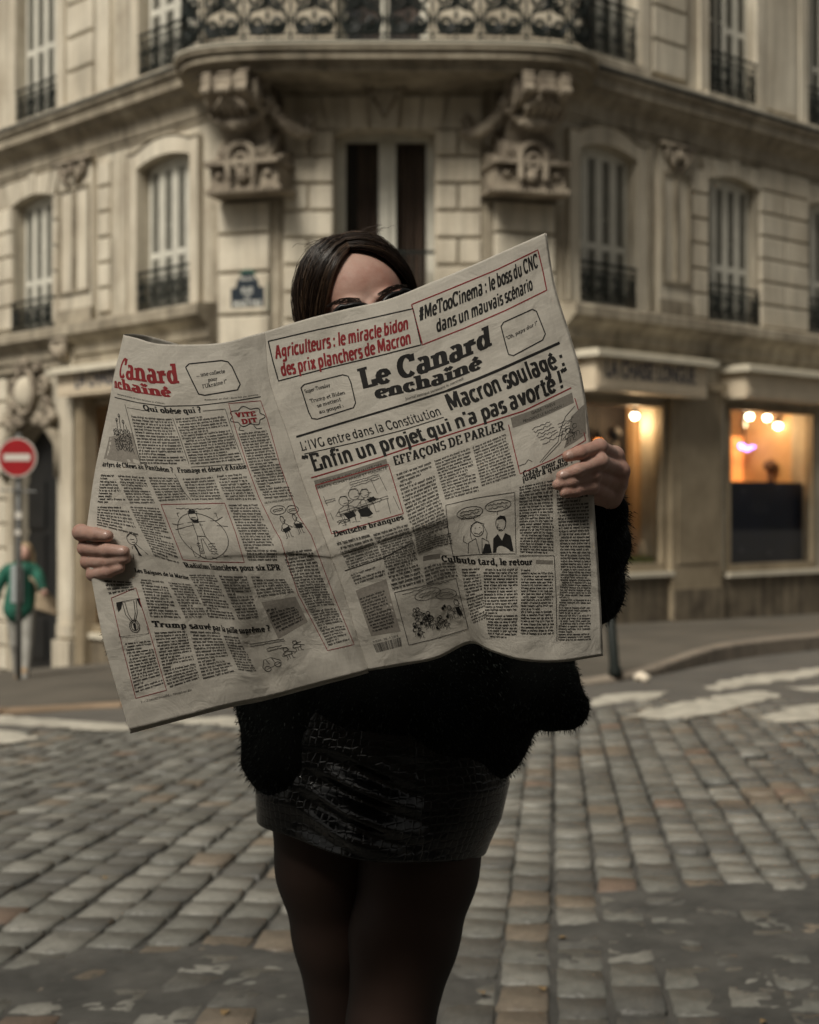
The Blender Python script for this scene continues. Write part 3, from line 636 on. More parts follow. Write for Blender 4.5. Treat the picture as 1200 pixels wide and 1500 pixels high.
# ---- shopfronts
def shopfront(Fc, h, px_face, ytop_lip, ybot, ref, t_other, sgn, txt=None, txt_c=None, txt_w=0, base_z=-1.3, refn=0.42):
    """painted fascia box with a pale canopy edge over a lit window"""
    n1 = refn; tf = Fc.t(px_face, n1); zt = Fc.z(ref, ytop_lip, n1); zb = Fc.z(ref, ybot, n1); t0, t1 = sorted((tf, t_other))
    fb = MB(); Fc.box(fb, t0, t1, zb, zt - 0.10, 0.0, n1); Fc.box(fb, t0 + 0.04, t1 - 0.04, zb + 0.05, zt - 0.16, n1, n1 + 0.012)
    fo = part(fb, 'shop_fascia', FASC); lp = MB(); Fc.box(lp, t0 - 0.10, t1 + 0.10, zt - 0.10, zt - 0.03, 0.0, n1 + 0.14); Fc.box(lp, t0 - 0.05, t1 + 0.05, zt - 0.03, zt, 0.0, n1 + 0.08)
    o = lp.build('canopy_edge', LIP); o.parent = fo; o.matrix_parent_inverse = fo.matrix_world.inverted()
    # frame and glass
    fr = MB(); e = 0.075; d = 0.10
    Fc.box(fr, h[0], h[0] + e, h[2], h[3], -d, 0.04); Fc.box(fr, h[1] - e, h[1], h[2], h[3], -d, 0.04); Fc.box(fr, h[0] + e, h[1] - e, h[3] - e, h[3], -d, 0.04); Fc.box(fr, h[0] + e, h[1] - e, h[2], h[2] + 0.11, -d, 0.06)
    wf = part(fr, 'shop_window', CREAM); gl = MB(); Fc.box(gl, h[0] + e, h[1] - e, h[2] + 0.11, h[3] - e, -0.05, -0.042); o = gl.build('pane', GLASS); o.parent = wf; o.matrix_parent_inverse = wf.matrix_world.inverted()
    sl = MB(); Fc.box(sl, h[0] - 0.08, h[1] + 0.08, h[2] - 0.07, h[2] - 0.002, 0.0, 0.14); o = sl.build('window_sill', LIP); o.parent = wf; o.matrix_parent_inverse = wf.matrix_world.inverted()
    if txt: sign_text(Fc, txt, txt_c[0], txt_c[1], 0.23, txt_w, n1 + 0.016, fo, NAVYL, flip=sgn < 0, bold=0.012)
    return fo
zt1 = RW.z(880, 512, 0.42)
tt0, tt1 = RW.t(887, 0.42), RW.t(1017, 0.42)
shopfront(RW, S1, 873, 511, 571, 880, RW.t(1036, 0.42), 1, 'LA CHAISE LONGUE', ((tt0 + tt1) / 2, RW.z(950, 545, 0.42)), tt1 - tt0)
shopfront(RW, S2, 1093, 534, 582, 1093, RW.t(1260, 0.42), 1)
shopfront(RW, S3, 1290, 548, 590, 1290, RW.t(1400, 0.42), 1)
tl0, tl1 = LW.t(112, 0.42), LW.t(112, 0.42) - 2.05
shopfront(LW, SL, 84, 538, 580, 100, 0.35, -1, 'LA CHAISE LONGUE', ((tl0 + tl1) / 2, LW.z(112, 557, 0.42)), tl0 - tl1)
shopfront(CW, CS, 424, 540, 582, 600, CW.L - 0.08, 1)
# piers and risers of painted plaster
rs = MB()
pa, pb = RW.t(985, 0.13), RW.t(1058, 0.13)
RW.box(rs, pa, pb, RW.z(1000, 905), RW.z(1000, 572), 0, 0.13); RW.box(rs, pa + 0.12, pb - 0.12, RW.z(1000, 825), RW.z(1000, 595), 0.13, 0.145); RW.box(rs, pa - 0.04, pb + 0.04, RW.z(1000, 572), RW.z(1000, 560), 0, 0.2)
part(rs, 'shop_pier', CREAM)
rz = MB(); RW.box(rz, 0, pa - 0.002, zb_l, S1[2] - 0.075, 0.0, 0.07); RW.box(rz, pa, pb, zb_l, RW.z(1000, 862), 0.13, 0.17); RW.box(rz, pb + 0.002, 11, zb_l, S2[2] - 0.075, 0.0, 0.07); part(rz, 'stall_riser', WALLB)
pr2 = MB(); a, b = sorted((LW.t(122, 0.22), LW.t(110, 0.22))); LW.box(pr2, a, b, zb_l, LW.z(115, 575), 0, 0.22); LW.box(pr2, a + 0.05, b - 0.05, LW.z(115, 900), LW.z(115, 600), 0.22, 0.24); part(pr2, 'shop_pier', CREAM)
pr3 = MB(); a, b = sorted((LW.t(106, 0.16), LW.t(88, 0.16))); LW.box(pr3, a, b, zb_l, LW.z(95, 512), 0, 0.16); LW.box(pr3, a - 0.06, b + 0.06, zb_l, LW.z(95, 935), 0.0, 0.26); LW.box(pr3, a - 0.03, b + 0.03, LW.z(95, 930), LW.z(95, 912), 0.0, 0.21)
pc = part(pr3, 'door_pier', STONE2)
cc = MB(); tm = (a + b) / 2; LW.box(cc, a - 0.05, b + 0.05, LW.z(95, 508), LW.z(95, 496), 0, 0.30)
for sx in (-1, 1): cc.tube([LW.p(tm + sx * 0.1, LW.z(95, 535) + 0.03, 0.2), LW.p(tm + sx * 0.12, LW.z(95, 520), 0.26), LW.p(tm + sx * 0.16, LW.z(95, 508), 0.3)], [0.05, 0.06, 0.04], 6)
cc.ball(LW.p(tm, LW.z(95, 520), 0.25), 0.09, 8, 6, (1, 1, 1.4)); o = cc.build('capital', GRIME, None, True); o.parent = pc; o.matrix_parent_inverse = pc.matrix_world.inverted()
rl = MB(); LW.box(rl, 0, SL[1], zb_l, SL[2] - 0.075, 0, 0.09); part(rl, 'stall_riser', WALLB)
pe = MB()
for Fc in (PL, PR): Fc.box(pe, 0.04, Fc.L - 0.04, zb_l, ZL - 0.57, 0, 0.05)
part(pe, 'pier_base', WALLB)
# ---- entrance door with arched head and cartouche
dm = MB(); t0, t1 = DOOR[0], DOOR[1]; tm = (t0 + t1) / 2
LW.box(dm, t0 - 0.02, t1 + 0.02, zb_l, DOOR[3] + 0.02, -0.36, -0.30); dob = part(dm, 'door', DOORM); dp = MB()
for c in (-1, 1):
    for z0, z1 in ((-1.0, -0.4), (-0.3, 0.9), (1.0, 1.7)): LW.box(dp, tm + c * 0.42 - 0.26, tm + c * 0.42 + 0.26, z0, z1, -0.30, -0.27)
o = dp.build('door_panel', DOORM); o.parent = dob; o.matrix_parent_inverse = dob.matrix_world.inverted()
am = MB(); N = 14; rise = 0.42
am.tube([LW.p(t0 - 0.12, LW.z(50, 700), 0.03)] + [LW.p(t0 - 0.12 + (t1 - t0 + 0.24) * i / N, DOOR[3] - rise + 0.1 + rise * (1 - (2 * i / N - 1) ** 2), 0.04) for i in range(N + 1)] + [LW.p(t1 + 0.12, LW.z(50, 700), 0.03)], 0.09, 7); part(am, 'door_arch', MOULD, None, True)
ct = MB(); zc = LW.z(36, 577)
ct.ball(LW.p(tm, zc, 0.12), 0.20, 12, 8, (1, 0.6, 1.25)); cto = part(ct, 'cartouche', STONE2, None, True); ob = MB()
ob.tube([LW.p(tm + 0.25 * math.cos(a), zc + 0.33 * math.sin(a), 0.16) for a in [2 * math.pi * i / 20 for i in range(20)]], 0.055, 6, True)
for sx in (-1, 1):
    for dx, dz, r in ((0.42, 0.1, 0.15), (0.5, -0.2, 0.12), (0.3, 0.42, 0.12), (0.62, -0.36, 0.10), (0.26, -0.4, 0.11)):
        ob.tube([LW.p(tm + sx * (dx + x), zc + dz + y, 0.10) for x, y in scroll((0, 0), r, 1.3, 2.0 + dx * 5, 1, 14)], 0.045, 5)
    for i in range(5): ob.ball(LW.p(tm + sx * (0.3 + 0.1 * i), zc - 0.45 + 0.05 * math.sin(i * 2), 0.1), 0.08, 6, 5)
ob.ball(LW.p(tm, zc + 0.42, 0.14), 0.12, 8, 6); o = ob.build('carved_ornament', GRIME, None, True); o.parent = cto; o.matrix_parent_inverse = cto.matrix_world.inverted()
courses(LW, t1 + 0.1, t1 + 0.75, -1.2, ZL - 0.6, 0.38)
# roof slab closes the block so that light does not leak in from behind
rf = MB(); rf.prism([LA, CL, CR, RA, (RB[0], RB[1]), (0.5, 34), (LB[0], LB[1])], lambda a, b, z: (a, b, z), ZT, ZT + 0.3); part(rf, 'roof', STONE)

# ---- what stands inside the lit shops (real rooms behind the panes)
WARM = mat('warm_shop_wall', (0.62, 0.42, 0.22), 0.8, col2=(0.42, 0.26, 0.12), vscale=1.5)
WOODW = mat('orange_wood_panel', (0.50, 0.30, 0.13), 0.6, var=0.4, vscale=3, stretch=(1, 1, 0.2))
def room(Fc, h, depth=2.2, m=WARM):
    mb = MB(); a, b, z0, z1 = h[0] - 0.25, h[1] + 0.25, h[2], h[3] + 0.1
    Fc.box(mb, a, b, z0 - 0.1, z1, -depth - 0.1, -depth); Fc.box(mb, a - 0.1, a, z0 - 0.1, z1, -depth, -0.41); Fc.box(mb, b, b + 0.1, z0 - 0.1, z1, -depth, -0.41); Fc.box(mb, a, b, z1, z1 + 0.1, -depth, -0.41); Fc.box(mb, a, b, z0 - 0.1, z0 + 0.02, -depth, -0.41)
    return part(mb, 'shop_room', m)
room(RW, S1, 1.9); room(RW, S2, 2.4); room(RW, S3, 2.0); room(LW, SL, 1.6, WOODW); room(CW, CS, 1.4)
BULB = mat('lit_bulb', (1, 0.9, 0.7), 0.5, emit=(1.0, 0.86, 0.6), es=14); BULBO = mat('lit_orange_bulb', (1, 0.5, 0.2), 0.5, emit=(1.0, 0.3, 0.06), es=5)
BULBY = mat('lit_yellow_bulb', (1, 0.8, 0.3), 0.5, emit=(1.0, 0.72, 0.25), es=7)
def spot(Fc, px, py, n, r, m, lab, cat='lamp', name='ceiling_spotlight', watt=0, h=None):
    t = Fc.t(px, n); z = Fc.z(px, py, n); p = Fc.p(t, z, n); e = empty(name, p); tag(e, lab, cat, 'lit lamps inside the shops')
    b = MB(); b.ball((0, 0, 0), r, 12, 8, (1, 1, 0.85)); b.build('bulb', m, e, True)
    s = MB(); s.tube([(0, 0, r * 0.6), (0, 0, r + 0.07)], [r * 0.8, 0.03], 10); s.tube([(0, 0, r + 0.07), (0, 0, max(r + 0.1, (h or z + 0.2) - z + 0.08))], 0.008, 5); s.build('lamp_holder', IRON, e)
    if watt:
        l = bpy.data.lights.new('lamp_glow', 'POINT'); l.energy = watt; l.color = (1.0, 0.66, 0.34); l.shadow_soft_size = 0.08; lo = bpy.data.objects.new('lamp_glow', l); COL.objects.link(lo); lo.parent = e; lo.location = (0, 0, -r - 0.05)
spot(RW, 930, 609, -0.35, 0.055, BULB, 'single white bulb near the pale inner wall of the first right shop window', watt=15, h=S1[3])
spot(RW, 877, 647, -0.8, 0.05, BULBO, 'small orange bulb beside the raised hand in the shop window', h=S1[3])
spot(RW, 1098, 610, -0.8, 0.06, BULB, 'leftmost of the bright ceiling bulbs in the far right shop window', watt=40, h=S2[3])
spot(RW, 1124, 612, -0.8, 0.06, BULB, 'middle one of the three bright ceiling bulbs in the far right shop window', h=S2[3])
spot(RW, 1140, 624, -0.75, 0.065, BULB, 'lowest and largest of the three bright ceiling bulbs in the far right shop', h=S2[3])
spot(RW, 1161, 637, -0.8, 0.05, BULBY, 'small yellow bulb right of the bright ceiling bulbs', h=S2[3])
spot(RW, 1147, 692, -1.0, 0.045, BULBY, 'low yellow bulb just above the navy poster', name='hanging_lamp', watt=12, h=S2[3])
spot(CW, 600, 640, -0.6, 0.05, BULBY, 'warm bulb inside the corner shop window hidden behind the newspaper', watt=12, h=CS[3])
spot(LW, 150, 620, -0.6, 0.05, BULBY, 'warm bulb behind the orange wood in the left shop window', watt=45, h=SL[3])
# purple neon word over an orange glowing niche
NEON = mat('violet_neon', (0.5, 0.4, 1), 0.5, emit=(0.36, 0.22, 1.0), es=5); GLOWP = mat('backlit_orange_panel', (1, 0.5, 0.2), 0.6, emit=(1.0, 0.33, 0.07), es=0.75)
n_ = -1.2; tn = RW.t(1094, n_); zn = RW.z(1094, 656, n_); ne = empty('neon_sign', RW.p(tn, zn, n_)); tag(ne, 'small violet neon script sign glowing over the orange niche', 'neon sign')
nb = MB(); pts = []
for i in range(60):
    u = i / 59; pts.append(RW.p(tn - 0.21 + 0.42 * u, zn + 0.035 * math.sin(u * 34) * (1.3 - u) + 0.02 * math.sin(u * 9), n_ + 0.01))
nb.tube(pts, 0.014, 5); o = nb.build('neon_tube', NEON, ne); o.matrix_parent_inverse = Matrix.Translation(-ne.location)
nh = MB(); RW.box(nh, tn - 0.25, tn + 0.25, zn - 0.012, zn + 0.012, n_ - 0.05, n_ - 0.03); RW.box(nh, tn - 0.01, tn + 0.01, zn, S2[3] + 0.05, n_ - 0.05, n_ - 0.03); o = nh.build('bracket', IRON, ne); o.matrix_parent_inverse = Matrix.Translation(-ne.location)
gp = MB(); RW.box(gp, RW.t(1072, -1.5), RW.t(1112, -1.5), RW.z(1090, 740, -1.5), RW.z(1090, 640, -1.5), -1.52, -1.48)
go = gp.build('lit_display_panel', GLOWP); tag(go, 'backlit orange display panel under the violet neon', 'display panel')
NAVY = mat('navy_poster', (0.008, 0.014, 0.036), 0.4, var=0.4, vscale=2); GREYL = mat('faint_grey_print', (0.05, 0.055, 0.07), 0.5)
nv = empty('navy_poster_board', RW.p((S2[0] + S2[1]) / 2, S2[2] + 0.2, -0.2)); tag(nv, 'dark navy poster board filling the lower half of the far right shop window', 'poster board')
z1 = RW.z(1063, 705, -0.2); b = MB(); RW.box(b, S2[0] - 0.12, S2[1] + 0.15, S2[2] + 0.03, z1, -0.24, -0.2); o = b.build('board', NAVY, nv); o.matrix_parent_inverse = Matrix.Translation(-nv.location)
V, fs = text_mesh('JEUDI\nFRIDAY', 0.16, 0.004); tc = (S2[0] + S2[1]) / 2
b = MB()
for k, (wd, zz) in enumerate(((0.42, 0.46), (0.5, 0.40), (0.36, 0.34))):
    for i in range(9): 
        t = tc - wd / 2 + wd * i / 9; RW.box(b, t, t + wd / 9 * random.uniform(.4, .8), z1 - zz - 0.0, z1 - zz + 0.035, -0.2, -0.198)
for dx, dz in ((-0.45, 0.18), (0.42, 0.12), (-0.5, 1.05), (0.2, 1.1)): RW.box(b, tc + dx, tc + dx + 0.09, z1 - dz, z1 - dz + 0.07, -0.2, -0.198)
o = b.build('faint_print', GREYL, nv); o.matrix_parent_inverse = Matrix.Translation(-nv.location)
# first shop: pale inner wall panel, dark stand, cushion, green turf, rail
PALEP = mat('pale_peach_panel', (0.74, 0.54, 0.33), 0.7, var=0.15, vscale=2); TURF = mat('green_turf_mat', (0.20, 0.24, 0.04), 0.95, var=0.5, vscale=40, bump=0.8, bscale=150); DARKS = mat('dark_display', (0.02, 0.018, 0.02), 0.7, var=0.5, vscale=5); CUSH = mat('white_canvas', (0.7, 0.62, 0.5), 0.8, var=0.1, vscale=6)
b = MB(); RW.box(b, RW.t(929, -0.7), RW.t(990, -0.7), S1[2] + 0.05, S1[3], -0.72, -0.68); o = b.build('pale_partition', PALEP); tag(o, 'tall pale peach partition lit by the bulb in the first right shop window', 'partition')
b = MB(); RW.box(b, RW.t(958, -0.66), RW.t(962, -0.66), S1[2] + 0.3, S1[3], -0.67, -0.65); o = b.build('dark_hanging_strap', DARKS); tag(o, 'thin dark strap hanging down the pale partition', 'strap')
b = MB(); RW.box(b, RW.t(845, -0.3), RW.t(926, -0.8), S1[2] + 0.1, S1[3], -0.9, -0.86); o = b.build('dark_backdrop', DARKS); tag(o, 'near black backdrop in the first right shop window behind the hand', 'backdrop')
b = MB(); RW.box(b, S1[0] + 0.1, S1[1] - 0.02, S1[2] + 0.03, S1[2] + 0.19, -0.66, -0.12); o = b.build('turf_mat', TURF); tag(o, 'green artificial turf mat on the shop window floor', 'turf mat')
b = MB(); ta, tb = RW.t(944, -0.3), RW.t(968, -0.3); za, zb = S1[2] + 0.195, RW.z(955, 790, -0.3)
b.hexa([RW.p(ta, za, -0.28), RW.p(tb, za, -0.28), RW.p(tb, za, -0.48), RW.p(ta, za, -0.48), RW.p(ta + .02, zb, -0.33), RW.p(tb - .02, zb, -0.33), RW.p(tb - .02, zb, -0.42), RW.p(ta + .02, zb, -0.42)])
o = b.build('white_cushion', CUSH); md = o.modifiers.new('bevel', 'BEVEL'); md.width = 0.05; md.segments = 4; tag(o, 'white square cushion standing on the green turf mat in the window', 'cushion')
# small stock on the shelves of the far right shop
STK = [mat('stock_' + n, c, 0.6, var=0.3, vscale=8) for n, c in (('brown', (0.12, 0.06, 0.03)), ('black', (0.02, 0.02, 0.02)), ('amber', (0.4, 0.2, 0.06)), ('red', (0.25, 0.04, 0.03)))]
sh = empty('wall_shelf', RW.p(RW.t(1150, -2.2), 1.9, -2.2)); tag(sh, 'wooden wall shelving with dark vases at the back of the far right shop', 'shelf')
b = MB(); sa, sb_ = RW.t(1118, -2.2), RW.t(1196, -2.2)
for z in (2.05, 2.4, 2.75): RW.box(b, sa, sb_, z, z + 0.03, -2.38, -2.05)
o = b.build('board', WOODW, sh); o.matrix_parent_inverse = Matrix.Translation(-sh.location)
for i in range(12):
    z = (2.08, 2.43, 2.78)[i % 3]; t = sa + (sb_ - sa) * (i + 0.5) / 12; b = MB(); r = random.uniform(0.07, 0.11); hgt = random.uniform(0.18, 0.28); p = RW.p(t, z, -2.2)
    b.tube([(p[0], p[1], z), (p[0], p[1], z + hgt * .3), (p[0], p[1], z + hgt * .7), (p[0], p[1], z + hgt)], [r * .6, r, r * .8, r * .35], 10)
    o = b.build('vase', STK[(i + i // 4) % 4], None, True); tag(o, ('brown', 'black', 'amber', 'red')[(i + i // 4) % 4] + ' vase on the ' + ('low', 'middle', 'top')[i % 3] + ' shelf,' + (' left end', ' centre left', ' centre right', ' right end')[i // 3] + ', on the shop shelving', 'vase', 'vases on the shop shelving')

# more stock that shows as dark shapes against the lit back wall
for px, py, n_, r_, lab in ((1090, 622, -0.9, .05, 'unlit black spotlight, leftmost over the navy poster'), (1108, 630, -1.3, .045, 'unlit black spotlight between the bright bulbs'), (1180, 630, -0.9, .05, 'unlit black spotlight near the right edge of the far window')):
    p_ = RW.p(RW.t(px, n_), RW.z(px, py, n_), n_); e = empty('spotlight', p_); tag(e, lab, 'lamp'); b = MB(); b.tube([(0, 0, -r_), (0, 0, r_ * 1.4)], [r_, r_ * .7], 10); b.build('lamp_shade', DARKS, e); b = MB(); b.tube([(0, 0, r_), (0, 0, 2.95 - p_[2])], 0.01, 5); b.build('rod', IRON, e)
for px, py, n_, w_, h_, lab in ((1184, 672, -1.0, .14, .42, 'tall black framed panel at the right inside the far shop'), (1152, 655, -2.0, .30, .22, 'small dark framed picture on the lit back wall'), (1120, 650, -2.1, .2, .3, 'narrow dark framed picture left of the shelving')):
    t_, z_ = RW.t(px, n_), RW.z(px, py, n_); e = empty('framed_picture', RW.p(t_, z_, n_)); tag(e, lab, 'picture'); b = MB(); RW.box(b, t_ - w_ / 2, t_ + w_ / 2, z_ - h_ / 2, z_ + h_ / 2, n_ - .03, n_); o = b.build('frame', DARKS, e); o.matrix_parent_inverse = Matrix.Translation(-e.location); b = MB(); RW.box(b, t_ - w_ / 2 + .03, t_ + w_ / 2 - .03, z_ - h_ / 2 + .03, z_ + h_ / 2 - .03, n_, n_ + .004); o = b.build('print', STK[0], e); o.matrix_parent_inverse = Matrix.Translation(-e.location)
t_, z_ = RW.t(1129, -0.9), RW.z(1129, 682, -0.9); b = MB(); p_ = RW.p(t_, z_, -0.9); b.ball(p_, .12, 12, 8, (1, 1, .8)); b.tube([(p_[0], p_[1], z_ - .1), (p_[0], p_[1], z_ - .35)], [.03, .07], 8); tag(b.build('dried_flower_vase', STK[0], None, True), 'round brown bouquet in a vase just above the navy poster', 'vase')
for k_, px in enumerate((1100, 1140, 1175)): 
    t_ = RW.t(px, -1.7); b = MB(); RW.box(b, t_ - .03, t_ + .03, S2[2], S2[3] + .08, -1.75, -1.7); tag(b.build('shelf_upright', WOODW), ('leftmost', 'middle', 'rightmost')[k_] + ' wooden upright behind the navy poster board', 'upright', 'wooden uprights in the far shop')
t_ = RW.t(900, -0.6); b = MB(); p_ = RW.p(t_, RW.z(900, 700, -.6), -.6); b.tube([(p_[0], p_[1], p_[2] - .9), (p_[0], p_[1], p_[2]), (p_[0], p_[1], p_[2] + .5)], [.16, .13, .05], 10); b.ball((p_[0], p_[1], p_[2] + .62), .1, 10, 8); tag(b.build('garment_bust', DARKS, None, True), 'dark display bust in the first right window beside the hand', 'display bust')

# ---- street name plate on the corner pier
BLUE = mat('blue_enamel', (0.012, 0.020, 0.030), 0.3, var=0.1); GREEN = mat('green_enamel', (0.022, 0.075, 0.052), 0.3); WHITEE = mat('white_enamel', (0.6, 0.6, 0.55), 0.35)
ns = empty('street_name_plate', PL.p(PL.t(363, 0.09), PL.z(363, 425, 0.09), 0.09)); tag(ns, 'blue enamel street name plate with green border on the left corner pier', 'street sign')
ta, tb = PL.t(333, 0.09), PL.t(393, 0.09); za, zb, zs = PL.z(363, 456, 0.09), PL.z(363, 393, 0.09), PL.z(363, 415, 0.09); tm = (ta + tb) / 2; wd = tb - ta
def plate(k): 
    w2 = wd / 2 - k; return [(tm - w2, za + k), (tm + w2, za + k), (tm + w2, zs - k)] + [(tm + w2 * 0.72, zs - k), (tm + w2 * 0.62, zs + 0.04)] + arc(tm, zs + 0.02, w2 * 0.5, zb - zs - 0.02 - k, 30, 150, 8) + [(tm - w2 * 0.62, zs + 0.04), (tm - w2 * 0.72, zs - k), (tm - w2, zs - k)]
def nsb(mb, name, m): o = mb.build(name, m, ns); o.matrix_parent_inverse = Matrix.Translation(-ns.location); return o
b = MB(); PL.poly(b, plate(0), 0.072, 0.092); nsb(b, 'green_border', GREEN)
b = MB(); PL.poly(b, plate(0.055), 0.092, 0.096); nsb(b, 'blue_plate', BLUE)
for txt, zc, h_, w_ in (('18e Arrt', zs + 0.06, 0.045, wd * 0.3), ('RUE', za + 0.265, 0.075, wd * 0.27), ('DES', za + 0.185, 0.035, wd * 0.13), ('MARTYRS', za + 0.10, 0.075, wd * 0.68)):
    sign_text(PL, txt, tm, zc, h_, w_, 0.098, ns, WHITEE, bold=0.02); ns.children[-1].matrix_parent_inverse = Matrix.Translation(-ns.location)
bpy.context.view_layer.update()

# ------------------------------------------------------------------ unseen house block added behind the viewpoint, sized to shade the foreground
HB = mat('shading_house_render', (0.30, 0.26, 0.20), 0.9, var=0.3, vscale=0.6)
hb = empty('shading_house_behind', (0, -9, 0)); tag(hb, 'unseen plain house block added behind the viewpoint to shade the foreground', 'building')
b = MB(); b.box(-20, 22, -16, -7.0, -0.5, 13); o = b.build('wall', HB, hb); o.matrix_parent_inverse = Matrix.Translation(-hb.location)
for i in range(12):
    for j in range(3):
        b = MB(); x = -18 + 3.3 * i; z = 1 + 4 * j; b.box(x, x + 1.2, -7.02, -6.96, z, z + 2.1); o = b.build('window', GLASSD, hb); o.matrix_parent_inverse = Matrix.Translation(-hb.location)

# ------------------------------------------------------------------ street surface
def grid_mesh(name, xs, ys, zf, m, kind=None):
    X, Y = np.meshgrid(xs, ys); Z = zf(X, Y); V = np.stack([X, Y, Z], -1).reshape(-1, 3); nx, ny = len(xs), len(ys)
    i = np.arange(ny - 1)[:, None] * nx + np.arange(nx - 1)[None, :]; Q = np.stack([i, i + 1, i + nx + 1, i + nx], -1).reshape(-1, 4)
    o = np_mesh(name, V, Q, m, None, True)
    if kind: o['kind'] = kind
    return o
ASPH = mat('worn_asphalt', (0.115, 0.105, 0.09), 0.85, col2=(0.075, 0.07, 0.062), vscale=1.4, bump=0.6, bscale=120, fine=0.35, fscale=160)
JOINT = mat('dark_joint_grit', (0.030, 0.028, 0.023), 0.95, col2=(0.014, 0.014, 0.011), vscale=6, bump=0.5, bscale=200, fine=0.3, fscale=120)
TAR = mat('old_tar_patch', (0.098, 0.094, 0.084), 0.78, col2=(0.045, 0.044, 0.040), vscale=4, bump=0.5, bscale=260, fine=0.4, fscale=300)
PAVE = mat('worn_asphalt_pavement', (0.11, 0.096, 0.076), 0.85, col2=(0.058, 0.051, 0.04), vscale=1.0, bump=0.4, bscale=90, fine=0.2, fscale=90)
KERB = mat('granite_kerb', (0.25, 0.21, 0.165), 0.8, var=0.35, vscale=3, bump=0.3, bscale=60, fine=0.2)
KERBL = mat('ochre_granite_kerb', (0.26, 0.185, 0.12), 0.8, var=0.3, vscale=3, bump=0.3, bscale=60)
ROADW = mat('worn_white_road_paint', (0.55, 0.52, 0.44), 0.7, col2=(0.26, 0.24, 0.20), vscale=6, bump=0.2, bscale=90, fine=0.2, fscale=70)

ROW_A = R(5.5)                                   # rows of setts run away from the viewer, a little to the right
ca_, sa_ = math.cos(ROW_A), math.sin(ROW_A)
def to_w(a, b): return (a * ca_ + b * sa_, -a * sa_ + b * ca_)     # a across the rows, b along them
YEND = 11.2                                      # the setts stop at the crossing
def edge_y(x): return 11.3 + 0.05 * x + 0.25 * math.sin(x * 0.9)
# far asphalt sheet: one ground reaching the horizon
xs = np.concatenate([np.linspace(-120, -14, 14), np.arange(-13.5, 14, 0.5), np.linspace(15, 120, 14)]); ys = np.concatenate([np.linspace(-60, 0, 12), np.arange(0.5, 36, 0.5), np.linspace(38, 220, 14)])
road = grid_mesh('road', xs, ys, lambda X, Y: g_np(X, Y) - 0.035 - 0.05 * (Y < 11.0), ASPH, 'structure')
xs = np.arange(-7, 9, 0.25); ys = np.arange(10.4, 24, 0.25)
cross = grid_mesh('crossing_asphalt', xs, ys, lambda X, Y: g_np(X, Y) + np.where(Y > 10.9, 0.0, -0.05), ASPH, 'structure')

# tar and joints: a fine sheet between the setts, rising over them where the road was patched
def patch(X, Y):
    V = np.stack([X.ravel(), Y.ravel(), 0 * X.ravel()], -1)
    n = nz(V, 0.75, 3.1) * 0.9 + nz(V, 2.3, 9.0) * 0.5
    big = np.exp(-((X - 1.15) / 1.25) ** 2 - ((Y - 4.85) / 0.75) ** 2) * 1.7 + np.exp(-((X + 0.75) / 0.75) ** 2 - ((Y - 4.05) / 0.45) ** 2) * 1.4 + np.exp(-((X + 2.2) / 0.5) ** 2 - ((Y - 4.6) / 0.4) ** 2) * .5 + np.exp(-((X - 1.4) / 0.8) ** 2 - ((Y - 3.9) / 0.35) ** 2) * 1.0
    return n.reshape(X.shape) * 0.6 + big - 0.70 - 0.35 * np.clip(Y - 4.9, 0, 4)
def tar_h(X, Y):
    V = np.stack([X.ravel(), Y.ravel(), 0 * X.ravel() + 5], -1)
    fine = (nz(V, 9, 1.0) * 0.5 + nz(V, 26, 4.0) * 0.5).reshape(X.shape)
    m = np.clip(patch(X, Y) * 1.6 + 0.5, 0, 1)
    return -0.021 + m * 0.0235 + fine * (0.0016 + 0.011 * m)
xs = np.arange(-2.0, 3.2, 0.016); ys = np.arange(3.0, 6.6, 0.018)
tar = grid_mesh('tar_joint_filling', xs, ys, lambda X, Y: g_np(X, Y) + tar_h(X, Y), TAR, 'structure')
xs = np.arange(-8, 9.01, 0.05); ys = np.arange(-1.0, 11.6, 0.05)
def jh(X, Y):
    inner = (X > -1.98) & (X < 3.16) & (Y > 3.02) & (Y < 6.56)
    return g_np(X, Y) + np.where(inner, -0.05, np.minimum(tar_h(X, Y), -0.008)) - 0.0
jt = grid_mesh('sett_joints', xs, ys, jh, JOINT, 'structure')

# the setts themselves
cob = empty('cobbled_roadway', (0, 7, 0)); tag(cob, kind='structure')
def sett_mat(name, c, c2):
    m = mat(name, c, 0.46, col2=c2, vscale=7, bump=0.55, bscale=70, fine=0.22, fscale=90, coord='Object'); return m
SM = [sett_mat('sett_grey', (0.182, 0.180, 0.160), (0.076, 0.076, 0.068)), sett_mat('sett_pale', (0.25, 0.243, 0.215), (0.11, 0.108, 0.096)), sett_mat('sett_blue_grey', (0.125, 0.122, 0.110), (0.065, 0.065, 0.060)), sett_mat('sett_brown', (0.20, 0.165, 0.125), (0.11, 0.092, 0.072)), sett_mat('sett_rust', (0.20, 0.145, 0.11), (0.115, 0.085, 0.065))]
def sq(u, k):
    """crowd the lattice towards the edges so that the top stays flat"""
    return u if u in (0.0, 1.0) else 0.5 + (u - 0.5) * (0.90 / (1 - 2 / (k - 1)) )
